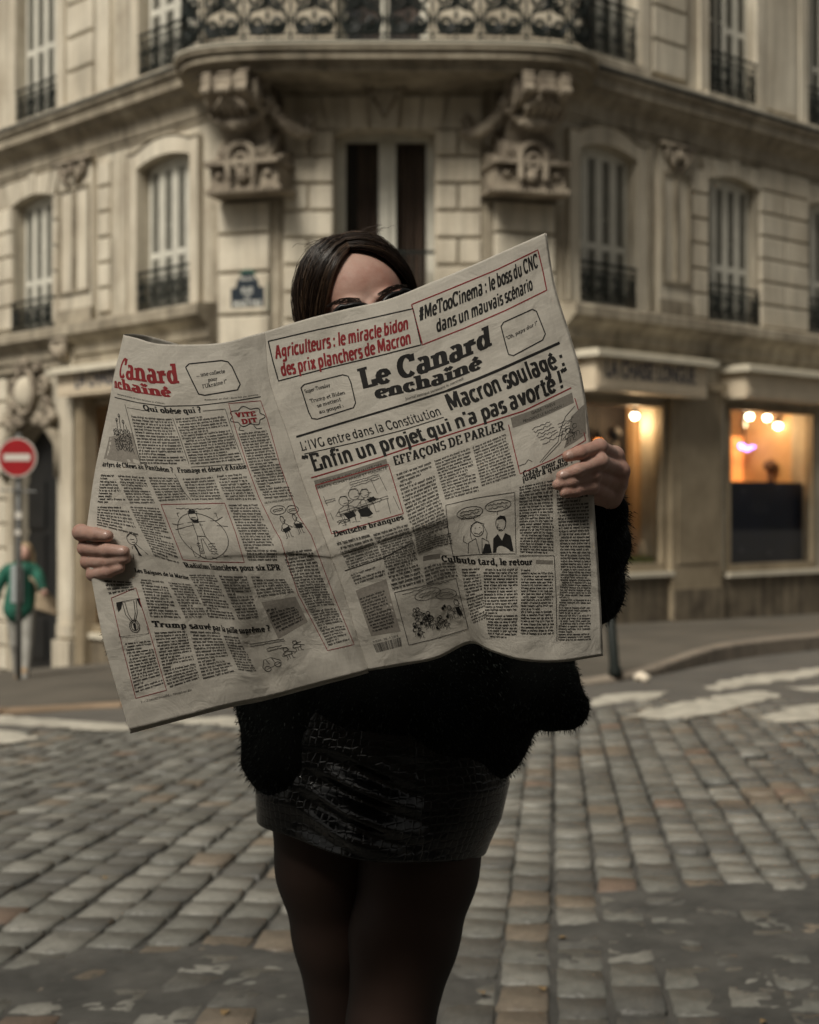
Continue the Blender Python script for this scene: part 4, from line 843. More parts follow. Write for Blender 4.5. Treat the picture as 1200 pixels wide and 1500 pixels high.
def sett(a0, a1, b0, b1, n=5):
    """pillowed, slightly irregular stone as (verts, quads)"""
    k = n; V = []; F_ = []; j = [random.uniform(-.011, .011) for _ in range(8)]; th = random.uniform(-.008, .005); tx, ty = random.uniform(-.03, .03), random.uniform(-.025, .025)
    for iy in range(k):
        for ix in range(k):
            u, v = ix / (k - 1), iy / (k - 1); ux, vy = 2 * u - 1, 2 * v - 1
            u, v = sq(u, k), sq(v, k); x = a0 + (a1 - a0) * u + (j[0] * (1 - u) + j[1] * u) * vy + random.uniform(-.0025, .0025); y = b0 + (b1 - b0) * v + (j[2] * (1 - v) + j[3] * v) * ux + random.uniform(-.0025, .0025)
            r = max(abs(ux), abs(vy)); 
            if r > 0.99: z = -0.009
            else: z = random.uniform(-.0022, .0022)
            if abs(ux) > 0.99 and abs(vy) > 0.99: x -= math.copysign(0.007, ux); y -= math.copysign(0.007, vy)
            V.append([x, y, z + th + tx * (x - (a0 + a1) / 2) + ty * (y - (b0 + b1) / 2)])
    for iy in range(k - 1):
        for ix in range(k - 1): q = iy * k + ix; F_.append((q, q + 1, q + k + 1, q + k))
    ring = [ix for ix in range(k)] + [iy * k + k - 1 for iy in range(1, k)] + [(k - 1) * k + ix for ix in range(k - 2, -1, -1)] + [iy * k for iy in range(k - 2, 0, -1)]
    o = len(V); 
    for r_ in ring: V.append([V[r_][0], V[r_][1], -0.06])
    for i in range(len(ring)): F_.append((ring[i], o + i, o + (i + 1) % len(ring), ring[(i + 1) % len(ring)]))
    return V, F_
stones = []
W_ = 0.150
for ra in range(-52, 56):
    a0 = ra * W_; b = -1.5 + random.uniform(0, 0.25); wob = random.uniform(-.006, .006)
    while b < 12.2:
        L = random.choice((0.17, 0.19, 0.205, 0.22, 0.235)) * random.uniform(0.93, 1.05); cx_, cy_ = to_w(a0 + W_ / 2, b + L / 2)
        if abs(cx_) < 1.2 + 0.33 * max(cy_, 0.5) + 0.5 and cy_ < edge_y(cx_) and -1.0 < cy_:
            fan = 0.0; hole = random.random() < 0.003 and cy_ > 4
            near = cy_ < 6.5
            g_ = 0.014 if cy_ < 8 else 0.013
            rnd = random.random(); big = math.sin(cx_ * 1.3 + 1) * math.cos(cy_ * 0.8)
            mi = 0 if rnd < 0.45 else 1 if rnd < 0.68 + 0.1 * big else 2 if rnd < 0.88 else 3 if rnd < 0.989 else 4
            seen = abs(cx_) < 0.30 * cy_ + 0.1 and cy_ > 3.5
            stones.append([0 if hole else 1, a0 + g_ / 2 + wob, a0 + W_ - g_ / 2 + wob, b + g_ / 4, b + L - g_ / 4, cx_, cy_, mi, seen, near])
        b += L
stones = [s for s in stones if s[0]]
def bend(x, y):
    """the rows fan out gently towards the left, as laid"""
    k = max(0.0, -x - 0.2); return (x - 0.035 * k * max(0, 9.5 - y) * 0.9 * k / (1 + k), y)
seen = sorted([s for s in stones if s[8]], key=lambda s: s[6]); single = set(id(s) for s in seen[:300])
pool = {i: ([], []) for i in range(5)}
for s in stones:
    V, F_ = sett(s[1], s[2], s[3], s[4], 5 if s[6] < 7.5 else 4)
    W = []
    for a, b_, z in V:
        x, y = to_w(a, b_); x, y = bend(x, y); W.append((x, y, z + g(x, y)))
    if id(s) in single:
        c = W[len(W) // 2]; x0 = sum(p[0] for p in W) / len(W); y0 = sum(p[1] for p in W) / len(W)
        me = bpy.data.meshes.new('cobblestone'); me.from_pydata([(p[0] - x0, p[1] - y0, p[2]) for p in W], [], F_); o = link('cobblestone', me, SM[s[7]], cob, True); o.location = (x0, y0 - 7, 0)
    else:
        vs, fs = pool[s[7]]; o_ = len(vs); vs += W; fs += [tuple(i + o_ for i in f) for f in F_]
for i, (vs, fs) in pool.items():
    if vs: o = np_mesh('cobblestones_beyond', vs, fs, SM[i], cob, True); o.matrix_parent_inverse = Matrix.Translation((0, -7, 0)); o['kind'] = 'stuff'

# ---- pavements with kerb stones
SWH = 0.13
kerb_px = [(1400, 905), (1300, 917), (1200, 930), (1130, 936), (1085, 941), (1045, 948), (1005, 962), (968, 976), (930, 991), (880, 1000)]
kh = [0.17, 0.17, 0.17, 0.17, 0.17, 0.16, 0.12, 0.08, 0.04, 0.03]
kw = []
for (px, py), h in zip(kerb_px, kh): x, y = G0(px, py, h); kw.append((x, y, h))
for px, py, h in ((760, 1006, 0.03), (640, 1010, 0.05), (520, 1014, 0.08), (400, 1022, 0.06), (300, 1030, 0.04), (187, 1029, 0.03), (83, 1036, 0.03), (0, 1043, 0.04), (-90, 1040, 0.08), (-190, 1032, 0.10)):
    x, y = G0(px, py, h); kw.append((x, y, h))
# far ends follow the two streets
kw = [(kw[0][0] + 9, kw[0][1] + 8, 0.17)] + kw + [(kw[-1][0] - 8, kw[-1][1] + 8.4, 0.12)]
def dens(pts, step):
    out = []
    for a, b in zip(pts, pts[1:]):
        n = max(1, int(math.dist(a[:2], b[:2]) / step))
        for i in range(n): out.append(tuple(a[k] + (b[k] - a[k]) * i / n for k in range(3)))
    return out + [pts[-1]]
kd = dens(kw, 0.25)
for _ in range(4): kd = [kd[0]] + [tuple((kd[i - 1][k] + 2 * kd[i][k] + kd[i + 1][k]) / 4 for k in range(3)) for i in range(1, len(kd) - 1)] + [kd[-1]]
pav = empty('pavement', (0, 14, -0.2)); tag(pav, kind='structure')
C0 = Vector((-0.3, 26.0))
V = []; Q = []; M_ = 26
for i, (x, y, h) in enumerate(kd):
    d = (C0 - Vector((x, y))); 
    for j in range(M_ + 1):
        u = (j / M_) ** 1.6; px_, py_ = x + d.x * u + 0.13 * d.normalized().x * (1 - u), y + d.y * u + 0.13 * d.normalized().y * (1 - u)
        hh = h + (SWH - h) * min(1, u * 6) + 0.02 * min(1, u * 4); V.append((px_, py_, g(px_, py_) + hh - 0.003))
for i in range(len(kd) - 1):
    for j in range(M_): a = i * (M_ + 1) + j; Q.append((a, a + 1, a + M_ + 2, a + M_ + 1))
o = np_mesh('paved_surface', V, Q, PAVE, pav, True); o.matrix_parent_inverse = Matrix.Translation(-pav.location)
# kerb stones
i = 0
while i < len(kd) - 4:
    seg = kd[i:i + 5]; mb = MB(); vs = []; e = 0.03
    for j, (x, y, h) in enumerate(seg):
        if j in (0, 4):
            x2, y2 = (seg[1][:2] if j == 0 else seg[3][:2]); L = math.dist((x, y), (x2, y2)) + 1e-6; x += (x2 - x) * 0.012 / L; y += (y2 - y) * 0.012 / L
        d = (C0 - Vector((x, y))).normalized(); n = 0.17; z = g(x, y)
        for q, zz in ((0, -0.1), (0, h - 0.02), (0.02, h), (n, h + 0.004), (n, -0.1)): vs.append((x + d.x * q, y + d.y * q, z + zz))
    fs = []
    for j in range(4):
        for k in range(5): fs.append((j * 5 + k, j * 5 + (k + 1) % 5, j * 5 + 5 + (k + 1) % 5, j * 5 + 5 + k))
    fs += [(0, 1, 2, 3, 4), (24, 23, 22, 21, 20)]
    mb.add(vs, fs); o = mb.build('kerbstone', KERB if seg[0][0] > -0.5 else KERBL, pav); o.matrix_parent_inverse = Matrix.Translation(-pav.location)
    i += 4
# ---- crossing stripes
stripes = [[(866, 1027), (884, 1018), (975, 1013), (985, 1014), (960, 1022), (868, 1034)], [(918, 1047), (1000, 1028), (1075, 1016), (1120, 1012), (1143, 1018), (1090, 1034), (1000, 1053), (960, 1054)],
    [(1028, 1006), (1090, 990), (1160, 983), (1230, 974), (1235, 984), (1180, 993), (1110, 1002), (1050, 1011)], [(1110, 1050), (1160, 1036), (1260, 1020), (1265, 1040), (1190, 1056), (1130, 1057)], [(1155, 1007), (1200, 1003), (1262, 998), (1262, 1007), (1190, 1013)],
    [(-60, 1047), (0, 1047), (80, 1054), (195, 1062), (205, 1068), (150, 1072), (60, 1064), (-60, 1058)], [(-60, 1064), (0, 1068), (35, 1073), (62, 1081), (40, 1085), (0, 1089), (-60, 1092)], [(245, 1054), (262, 1050), (400, 1050), (400, 1063), (340, 1064), (260, 1060)],
    [(420, 1049), (560, 1046), (560, 1058), (425, 1062)], [(600, 1044), (720, 1037), (730, 1046), (605, 1056)]]
for st in stripes:
    W = [G0(px, py, 0.006) for px, py in st]
    # ragged worn outline, gridded so that it follows the road
    dn = []
    for a, b_ in zip(W, W[1:] + W[:1]):
        n = max(2, int(math.dist(a, b_) / 0.12))
        for i in range(n): dn.append((a[0] + (b_[0] - a[0]) * i / n + random.uniform(-.03, .03), a[1] + (b_[1] - a[1]) * i / n + random.uniform(-.07, .07)))
    bm = bmesh.new(); vv = [bm.verts.new((x, y, 0)) for x, y in dn]
    try: f = bm.faces.new(vv)
    except ValueError: pass
    bmesh.ops.triangulate(bm, faces=bm.faces)
    for ax, lim in ((0, 10), (1, 26)):
        for k in range(-20, 60):
            q = k * 0.5; geom = bm.verts[:] + bm.edges[:] + bm.faces[:]; co = (q, 0, 0) if ax == 0 else (0, q, 0); no = (1, 0, 0) if ax == 0 else (0, 1, 0)
            bmesh.ops.bisect_plane(bm, geom=geom, plane_co=co, plane_no=no)
    for v in bm.verts: v.co.z = g(v.co.x, v.co.y) + 0.005
    bmesh.ops.recalc_face_normals(bm, faces=bm.faces)
    for f in bm.faces:
        if f.normal.z < 0: f.normal_flip()
    me = bpy.data.meshes.new('crossing_stripe'); bm.to_mesh(me); bm.free(); o = link('crossing_stripe', me, ROADW); tag(o, kind='structure')

# ---- bollard, litter
x, y = G0(902, 990, 0.05); zg = g(x, y) + 0.04
bo = empty('bollard', (x, y, zg)); tag(bo, 'slim dark iron bollard leaning slightly beside the kerb under the raised sleeve', 'bollard')
b = MB(); b.tube([(0, 0, 0), (-0.004, 0, 0.06), (-0.01, 0, 0.1), (-0.085, 0, 1.0)], [0.06, 0.06, 0.045, 0.042], 14); b.build('post', IRON, bo, True)
b = MB(); b.tube([(-0.083, 0, 0.98), (-0.086, 0, 1.04)], [0.042, 0.042], 14); b.ball((-0.09, 0, 1.09), 0.055, 12, 8); b.build('ball_cap', IRON, bo, True)
x, y = G0(940, 995, 0.02); b = MB(); b.tube([(x - .06, y, g(x, y) + .03), (x, y + .02, g(x, y) + .05), (x + .07, y, g(x, y) + .03)], [0.03, 0.04, 0.02], 6); b.ball((x + .02, y - .03, g(x, y) + .03), 0.04, 7, 5)
tag(b.build('crumpled_paper', CUSH), 'crumpled white paper scrap lying in the gutter at the kerb end', 'litter')
# fallen leaves and scraps between the setts
LEAF = mat('dry_leaf', (0.30, 0.20, 0.09), 0.8, var=0.4, vscale=30)
for k, (px, py) in enumerate(((152, 1285), (825, 1372), (706, 1452), (795, 1446), (1152, 1079), (1118, 1495), (560, 1490), (330, 1480))):
    x, y = G0(px, py, 0.01); a = random.uniform(0, 6); s_ = random.uniform(0.010, 0.016); b = MB(); vs = []
    for i in range(9): u = i / 8; w2 = math.sin(math.pi * u) * s_ * 0.8; vs += [(u * s_ * 2.4 - s_, w2, 0.006 * math.sin(u * 3)), (u * s_ * 2.4 - s_, 0, 0.001), (u * s_ * 2.4 - s_, -w2, 0.005 * math.sin(u * 4))]
    b.add([(x + p[0] * math.cos(a) - p[1] * math.sin(a), y + p[0] * math.sin(a) + p[1] * math.cos(a), g(x, y) + 0.006 + p[2]) for p in vs], [(3 * i + q, 3 * i + q + 1, 3 * i + q + 4, 3 * i + q + 3) for i in range(8) for q in (0, 1)])
    tag(b.build('dry_leaf', LEAF, None, True, False), 'tiny dry leaf fallen on the setts ' + ('left of the skirt hem', 'right of the knee', 'beside the right knee', 'in the tar right of the legs', 'near the crossing at the right', 'at the bottom right corner', 'behind the legs', 'left of the legs at the bottom')[k], 'leaf', 'dry leaves on the setts')

# ---- no-entry sign on its pole
RED = mat('red_enamel', (0.30, 0.012, 0.016), 0.35, var=0.15, vscale=8); WSG = mat('white_sign_face', (0.55, 0.52, 0.47), 0.4); GALV = mat('grey_galvanised_steel', (0.10, 0.10, 0.095), 0.5, var=0.3, vscale=10)
Ys = 16.6; p = P(26, 670, Ys); zg = g(p.x, Ys) + 0.1
sg = empty('no_entry_sign', (p.x, Ys, zg)); tag(sg, 'round red no entry sign with white bar on a slim dark pole at the left', 'road sign'); r = 29 * Ys / F
def up(mb, name, m, par=sg, sm=False): o = mb.build(name, m, None, sm); o.parent = par; o.matrix_parent_inverse = Matrix.Translation(-sg.location); return o
dN = Face((p.x - 1, Ys + .05), (p.x + 1, Ys - .05))
def disc(mb, rr, n0, n1): mb.prism(arc(1.0, p.z, rr, rr, 0, 352, 44), lambda a, b_, n: dN.p(a, b_, n), n0, n1)
b = MB(); disc(b, r, 0, 0.02); up(b, 'white_rim', WSG); b = MB(); disc(b, r * 0.93, 0.02, 0.022); up(b, 'red_disc', RED)
b = MB(); dN.box(b, 1 - r * 0.68, 1 + r * 0.68, p.z - r * 0.17, p.z + r * 0.17, 0.022, 0.024); up(b, 'white_bar', WSG)
b = MB(); b.tube([(p.x, Ys + 0.05, zg - 0.1), (p.x, Ys + 0.05, p.z + r + 0.05)], 0.033, 12); up(b, 'pole', GALV, sm=True)
b = MB(); b.tube([(p.x - .2, Ys + .02, p.z - .36), (p.x + .2, Ys + .02, p.z - .38)], 0.012, 6); b.box(p.x - .05, p.x + .05, Ys, Ys + .04, p.z - .39, p.z - .35); up(b, 'bracket', GALV)
b = MB(); b.box(p.x - .03, p.x + .04, Ys + .005, Ys + .018, p.z - .68, p.z - .60); up(b, 'sticker', WSG)
b = MB(); b.box(p.x - .035, p.x + .03, Ys + .005, Ys + .018, p.z - .86, p.z - .80); up(b, 'sticker', WSG)

# ------------------------------------------------------------------ the newspaper
# sheet shape: for each page a lattice of (photo column, photo row) with the real depth of every lattice point
RX = [[388, 450, 510, 570, 628, 686, 742, 799], [396, 455, 515, 573, 632, 692, 752, 812], [424, 480, 535, 590, 646, 704, 762, 836], [443, 500, 555, 610, 665, 722, 784, 853], [480, 530, 582, 632, 684, 738, 798, 866], [487, 539, 590, 640, 692, 745, 803, 869], [500, 549, 598, 646, 703, 758, 814, 875], [518, 566, 616, 664, 709, 762, 816, 879], [540, 590, 640, 688, 720, 765, 820, 882]]
RY = [[486, 467, 452, 438, 415, 391, 366, 341], [562, 548, 533, 516, 497, 474, 449, 420], [643, 631, 618, 604, 587, 561, 530, 497], [705, 690, 673, 657, 638, 619, 596, 563], [802, 786, 768, 750, 732, 714, 694, 668], [822, 806, 790, 776, 765, 752, 742, 735], [856, 843, 831, 820, 824, 825, 824, 822], [915, 903, 892, 882, 889, 893, 893, 890], [981, 973, 963, 941, 953, 966, 968, 959]]
RD = [[1.930, 1.925, 1.92, 1.92, 1.925, 1.93, 1.94, 1.955], [1.920, 1.91, 1.905, 1.90, 1.905, 1.91, 1.92, 1.94], [1.905, 1.895, 1.885, 1.882, 1.885, 1.89, 1.90, 1.925], [1.895, 1.88, 1.872, 1.868, 1.870, 1.875, 1.887, 1.912], [1.880, 1.865, 1.852, 1.848, 1.848, 1.853, 1.865, 1.892], [1.8815, 1.8665, 1.854, 1.851, 1.8495, 1.8545, 1.866, 1.8925], [1.888, 1.876, 1.867, 1.869, 1.857, 1.859, 1.870, 1.893], [1.902, 1.892, 1.890, 1.898, 1.873, 1.868, 1.878, 1.898], [1.918, 1.912, 1.914, 1.928, 1.890, 1.880, 1.888, 1.907]]
LX = [[181, 200, 238, 318, 365, 388], [166, 176, 243, 328, 374, 396], [150, 196, 268, 352, 398, 424], [139, 214, 286, 371, 418, 443], [133, 258, 318, 414, 459, 480], [136, 267, 325, 420, 466, 487], [144, 280, 337, 431, 477, 500], [163, 301, 360, 458, 500, 518], [200, 330, 388, 493, 527, 540]]
LY = [[490, 495, 504, 503, 492, 486], [562, 566, 577, 573, 567, 562], [640, 648, 655, 650, 646, 643], [705, 707, 712, 708, 705, 705], [790, 800, 801, 797, 800, 802], [815, 822, 821, 817, 820, 822], [853, 850, 855, 851, 855, 856], [945, 938, 934, 914, 912, 915], [1068, 1034, 1022, 994, 985, 981]]
LD = [[1.965, 1.940, 1.918, 1.915, 1.925, 1.93], [1.955, 1.935, 1.90, 1.898, 1.912, 1.92], [1.945, 1.912, 1.885, 1.884, 1.898, 1.905], [1.935, 1.899, 1.875, 1.872, 1.886, 1.895], [1.920, 1.885, 1.862, 1.856, 1.870, 1.88], [1.9205, 1.8855, 1.863, 1.858, 1.8715, 1.8815], [1.922, 1.891, 1.870, 1.865, 1.878, 1.888], [1.926, 1.912, 1.903, 1.888, 1.896, 1.904], [1.938, 1.928, 1.930, 1.903, 1.911, 1.918]]
for A_ in (RD, LD):     # below the half fold the sheet hangs back only slightly
    for r in range(5, 9):
        dm = (sum(A_[r]) - sum(A_[4])) / len(A_[4]); A_[r] = [x - 0.72 * dm for x in A_[r]]
LD = [[a if c < 5 else RD[r][0] for c, a in enumerate(row)] for r, row in enumerate(LD)]
for r in range(9):      # the outer margin curls round behind itself
    k = (1, .95, .85, .7, .25, .2, .15, .1, .0)[r]
    x0, y0, d0 = LX[r][0], LY[r][0], LD[r][0]
    LX[r] = [x0 + 78 * k + 2, x0 + 28 * k + 0.6] + LX[r]; LY[r] = [y0 + 14 * k, y0 + 0.5 * k] + LY[r]; LD[r] = [d0 + 0.075 * k + .012, d0 + 0.04 * k + .006] + LD[r]
def cr_w(t): return np.stack([-0.5 * t + t * t - 0.5 * t ** 3, 1 - 2.5 * t * t + 1.5 * t ** 3, 0.5 * t + 2 * t * t - 1.5 * t ** 3, -0.5 * t * t + 0.5 * t ** 3], -1)
class Page:
    def __init__(s, X, Y, D, umin):
        s.umin = umin; A = np.stack([np.array(X, float), np.array(Y, float), np.array(D, float)], -1)
        A = np.concatenate([2 * A[:1] - A[1:2], A, 2 * A[-1:] - A[-2:-1]], 0); A = np.concatenate([2 * A[:, :1] - A[:, 1:2], A, 2 * A[:, -1:] - A[:, -2:-1]], 1)
        s.A = A; s.nv, s.nu = A.shape[0] - 3, A.shape[1] - 3
        uu, vv = np.meshgrid(np.linspace(umin, umin + s.nu, 220), np.linspace(0, s.nv, 220)); s.dU, s.dV = uu.ravel(), vv.ravel(); s.dP = s.S(s.dU, s.dV)[:, :2]
        vs_ = np.linspace(0, s.nv, 500); q = s.S(np.full(500, umin + s.nu * .65), vs_)[:, :2]; s.vk = vs_; s.vl = np.concatenate([[0], np.cumsum(np.linalg.norm(np.diff(q, axis=0), axis=1))])
        us_ = np.linspace(umin, umin + s.nu, 500); q = s.S(us_, np.full(500, 3.0))[:, :2]; s.uk = us_; s.ul = np.concatenate([[0], np.cumsum(np.linalg.norm(np.diff(q, axis=0), axis=1))])
        if umin < 0: k = s.dU >= 0.0; s.dU, s.dV, s.dP = s.dU[k], s.dV[k], s.dP[k]
    def S(s, u, v):
        u = np.asarray(u, float) - s.umin; v = np.asarray(v, float); uc, vc = np.clip(u, 0, s.nu), np.clip(v, 0, s.nv)
        i = np.minimum(uc.astype(int), s.nu - 1); j = np.minimum(vc.astype(int), s.nv - 1); wu, wv = cr_w(uc - i), cr_w(vc - j); out = np.zeros((len(uc), 3))
        for a in range(4):
            for b in range(4): out += (wv[:, a] * wu[:, b])[:, None] * s.A[j + a, i + b]
        return out
    def W(s, u, v, off=0.0):
        u = np.asarray(u, float); v = np.asarray(v, float); p = s.S(u, v)
        x, y = p[:, 0] / 60, p[:, 1] / 60
        ridge = lambda q, w_: np.exp(-np.abs(q) / w_)
        d = 0.0016 * np.sin(2.1 * x + 1.3 * np.sin(1.7 * y)) * np.cos(1.9 * y + .8 * np.sin(2.3 * x)) + 0.0008 * np.sin(5.3 * x + 2.2 * y) * np.sin(3.1 * y - x)
        d += -0.0008 * ridge(v - 4.02 + 0.03 * np.sin(3 * u), 0.16) * (1.0 if s.umin == 0 else 0.15)                      # the half fold
        q = (p[:, 0] - 330) - 0.42 * (p[:, 1] - 900); m = np.exp(-((p[:, 1] - 980) / 75) ** 2); d += -0.010 * np.exp(-(q / 13) ** 2) * m + 0.007 * np.exp(-((q - 34) / 16) ** 2) * m
        q = (p[:, 0] - 470) + 1.3 * (p[:, 1] - 800); d += -0.0015 * ridge(q, 7) * np.exp(-((p[:, 0] - 475) / 30) ** 2)
        Y = p[:, 2] + d; P3 = np.stack([(p[:, 0] - CX) * Y / F, Y, CAMZ - (p[:, 1] - HY) * Y / F], -1)
        if np.any(off):
            c = np.array([0, 0, CAMZ]) - P3; c /= np.linalg.norm(c, axis=1)[:, None]; P3 = P3 + c * (off if np.isscalar(off) else off[:, None])
        return P3
    def inv(s, pts):
        pts = np.asarray(pts, float).reshape(-1, 2); U = np.zeros(len(pts)); V = np.zeros(len(pts))
        for k in range(0, len(pts), 512):
            d = ((pts[k:k + 512, None] - s.dP[None]) ** 2).sum(-1); i = d.argmin(1); U[k:k + 512] = s.dU[i]; V[k:k + 512] = s.dV[i]
        e = 1e-3
        for _ in range(4):
            p = s.S(U, V)[:, :2]; a = (s.S(U + e, V)[:, :2] - p) / e; b = (s.S(U, V + e)[:, :2] - p) / e; r = pts - p
            det = a[:, 0] * b[:, 1] - a[:, 1] * b[:, 0]; det = np.where(np.abs(det) < 1, 1, det)
            U = U + np.clip((r[:, 0] * b[:, 1] - r[:, 1] * b[:, 0]) / det, -.2, .2); V = V + np.clip((a[:, 0] * r[:, 1] - a[:, 1] * r[:, 0]) / det, -.2, .2)
        return np.clip(U, max(s.umin, 0.0) if s.umin < 0 else 0.0, s.umin + s.nu), np.clip(V, 0, s.nv)
RP, LP = Page(RX, RY, RD, 0), Page(LX, LY, LD, -2)

PAPER = bpy.data.materials.new('newsprint'); PAPER.use_nodes = True
n = PAPER.node_tree; b = n.nodes['Principled BSDF']; b.inputs['Roughness'].default_value = 0.85; b.inputs['Specular IOR Level'].default_value = 0.25
tc = n.nodes.new('ShaderNodeTexCoord'); n1 = n.nodes.new('ShaderNodeTexNoise'); n1.inputs['Scale'].default_value = 9; n1.inputs['Detail'].default_value = 6; n.links.new(tc.outputs['Object'], n1.inputs['Vector'])
n2 = n.nodes.new('ShaderNodeTexNoise'); n2.inputs['Scale'].default_value = 420; n2.inputs['Detail'].default_value = 3; n.links.new(tc.outputs['Object'], n2.inputs['Vector'])
cr = n.nodes.new('ShaderNodeValToRGB'); cr.color_ramp.elements[0].position = 0.3; cr.color_ramp.elements[0].color = (0.60, 0.56, 0.49, 1); cr.color_ramp.elements[1].position = 0.7; cr.color_ramp.elements[1].color = (0.68, 0.64, 0.565, 1); n.links.new(n1.outputs['Fac'], cr.inputs[0])
uvn = n.nodes.new('ShaderNodeUVMap'); uvn.uv_map = 'page'
br = n.nodes.new('ShaderNodeTexBrick'); br.inputs['Scale'].default_value = 1.0; br.inputs['Brick Width'].default_value = 0.028; br.inputs['Row Height'].default_value = 0.0105; br.inputs['Mortar Size'].default_value = 0.0028; br.inputs['Mortar Smooth'].default_value = 1.0
br.inputs['Color1'].default_value = (0.94, 0.94, 0.94, 1); br.inputs['Color2'].default_value = (0.975, 0.975, 0.975, 1); br.inputs['Mortar'].default_value = (1, 1, 1, 1); n.links.new(uvn.outputs[0], br.inputs['Vector'])
mx = n.nodes.new('ShaderNodeMix'); mx.data_type = 'RGBA'; mx.blend_type = 'MULTIPLY'; mx.inputs[0].default_value = 1; n.links.new(cr.outputs[0], mx.inputs[6]); n.links.new(br.outputs['Color'], mx.inputs[7])
mr = n.nodes.new('ShaderNodeMapRange'); mr.inputs[3].default_value = 0.93; mr.inputs[4].default_value = 1.06; n.links.new(n2.outputs['Fac'], mr.inputs[0])
mx2 = n.nodes.new('ShaderNodeMix'); mx2.data_type = 'RGBA'; mx2.blend_type = 'MULTIPLY'; mx2.inputs[0].default_value = 1; n.links.new(mx.outputs[2], mx2.inputs[6]); n.links.new(mr.outputs[0], mx2.inputs[7]); n.links.new(mx2.outputs[2], b.inputs['Base Color'])
n3 = n.nodes.new('ShaderNodeTexNoise'); n3.inputs['Scale'].default_value = 26; n3.inputs['Detail'].default_value = 5; n3.inputs['Distortion'].default_value = 1.2; n.links.new(tc.outputs['Object'], n3.inputs['Vector'])
vor = n.nodes.new('ShaderNodeTexVoronoi'); vor.feature = 'DISTANCE_TO_EDGE'; vor.inputs['Scale'].default_value = 11; n.links.new(tc.outputs['Object'], vor.inputs['Vector'])
vr = n.nodes.new('ShaderNodeMapRange'); vr.inputs[2].default_value = 0.10; n.links.new(vor.outputs['Distance'], vr.inputs[0]); va = n.nodes.new('ShaderNodeMath'); va.operation = 'MULTIPLY_ADD'; va.inputs[1].default_value = 0.16; n.links.new(vr.outputs[0], va.inputs[0]); n.links.new(n3.outputs['Fac'], va.inputs[2])      # faint sharp crumples over soft waves
bp = n.nodes.new('ShaderNodeBump'); bp.inputs['Strength'].default_value = 0.36; bp.inputs['Distance'].default_value = 0.008; n.links.new(va.outputs[0], bp.inputs['Height']); n.links.new(bp.outputs[0], b.inputs['Normal'])
tr = n.nodes.new('ShaderNodeBsdfTranslucent'); n.links.new(mx2.outputs[2], tr.inputs[0]); ms = n.nodes.new('ShaderNodeMixShader'); ms.inputs[0].default_value = 0.14
n.links.new(b.outputs[0], ms.inputs[1]); n.links.new(tr.outputs[0], ms.inputs[2]); n.links.new(ms.outputs[0], n.nodes['Material Output'].inputs[0])
INK = mat('newspaper_black_ink', (0.022, 0.021, 0.02), 0.75, var=0.3, vscale=120, spec=0.2)
INKT = mat('small_type_ink', (0.030, 0.028, 0.026), 0.8, spec=0.2)
INKR = mat('newspaper_red_ink', (0.27, 0.028, 0.032), 0.75, var=0.2, vscale=90, spec=0.2)
TINT = mat('grey_halftone', (0.235, 0.215, 0.185), 0.85, var=0.25, vscale=400, spec=0.2)
TINTL = mat('light_halftone', (0.33, 0.30, 0.26), 0.85, var=0.25, vscale=300, spec=0.2)

news = empty('newspaper', (0, 1.9, 1.2)); tag(news, 'open broadsheet newspaper with red and black mastheads held wide in front of the woman', 'newspaper'); NI = Matrix.Translation(-news.location)
def page_mesh(pg, name, nu, nv, back=0.0, ext=(0, 0)):
    U, V = np.meshgrid(np.linspace(pg.umin, pg.umin + pg.nu, nu), np.linspace(0, pg.nv, nv)); U, V = U.ravel(), V.ravel(); p = pg.W(U, V); 
    if back: p = p + np.array([0, back, 0]) + np.outer(V / 8, [0, 0, ext[1]]) + np.outer(np.clip((U - pg.umin) / pg.nu, 0, 1), [ext[0], 0, 0])
    i = np.arange(nv - 1)[:, None] * nu + np.arange(nu - 1)[None]; Q = np.stack([i, i + nu, i + nu + 1, i + 1], -1).reshape(-1, 4)
    o = np_mesh(name, p, Q, PAPER, news, True); o.matrix_parent_inverse = NI
    uv = o.data.uv_layers.new(name='page'); sp = pg.S(U, V)[:, :2] / 500.0 if back == 0 else pg.S(U, V)[:, :2] / 500.0 + .3
    li = np.empty(len(o.data.loops), np.int32); o.data.loops.foreach_get('vertex_index', li)
    col = np.stack([U * 0.105, V * -0.13], -1); uv.data.foreach_set('uv', col[li].ravel().astype(np.float32))
    md = o.modifiers.new('thickness', 'SOLIDIFY'); md.thickness = 0.00022; md.offset = -1
    return o
page_mesh(RP, 'right_page', 170, 200); page_mesh(LP, 'left_page', 190, 200)
page_mesh(RP, 'inner_sheet', 110, 130, 0.0025, (0.0018, -0.0018)); page_mesh(LP, 'inner_sheet', 190, 200, 0.003, (-0.0, -0.004))

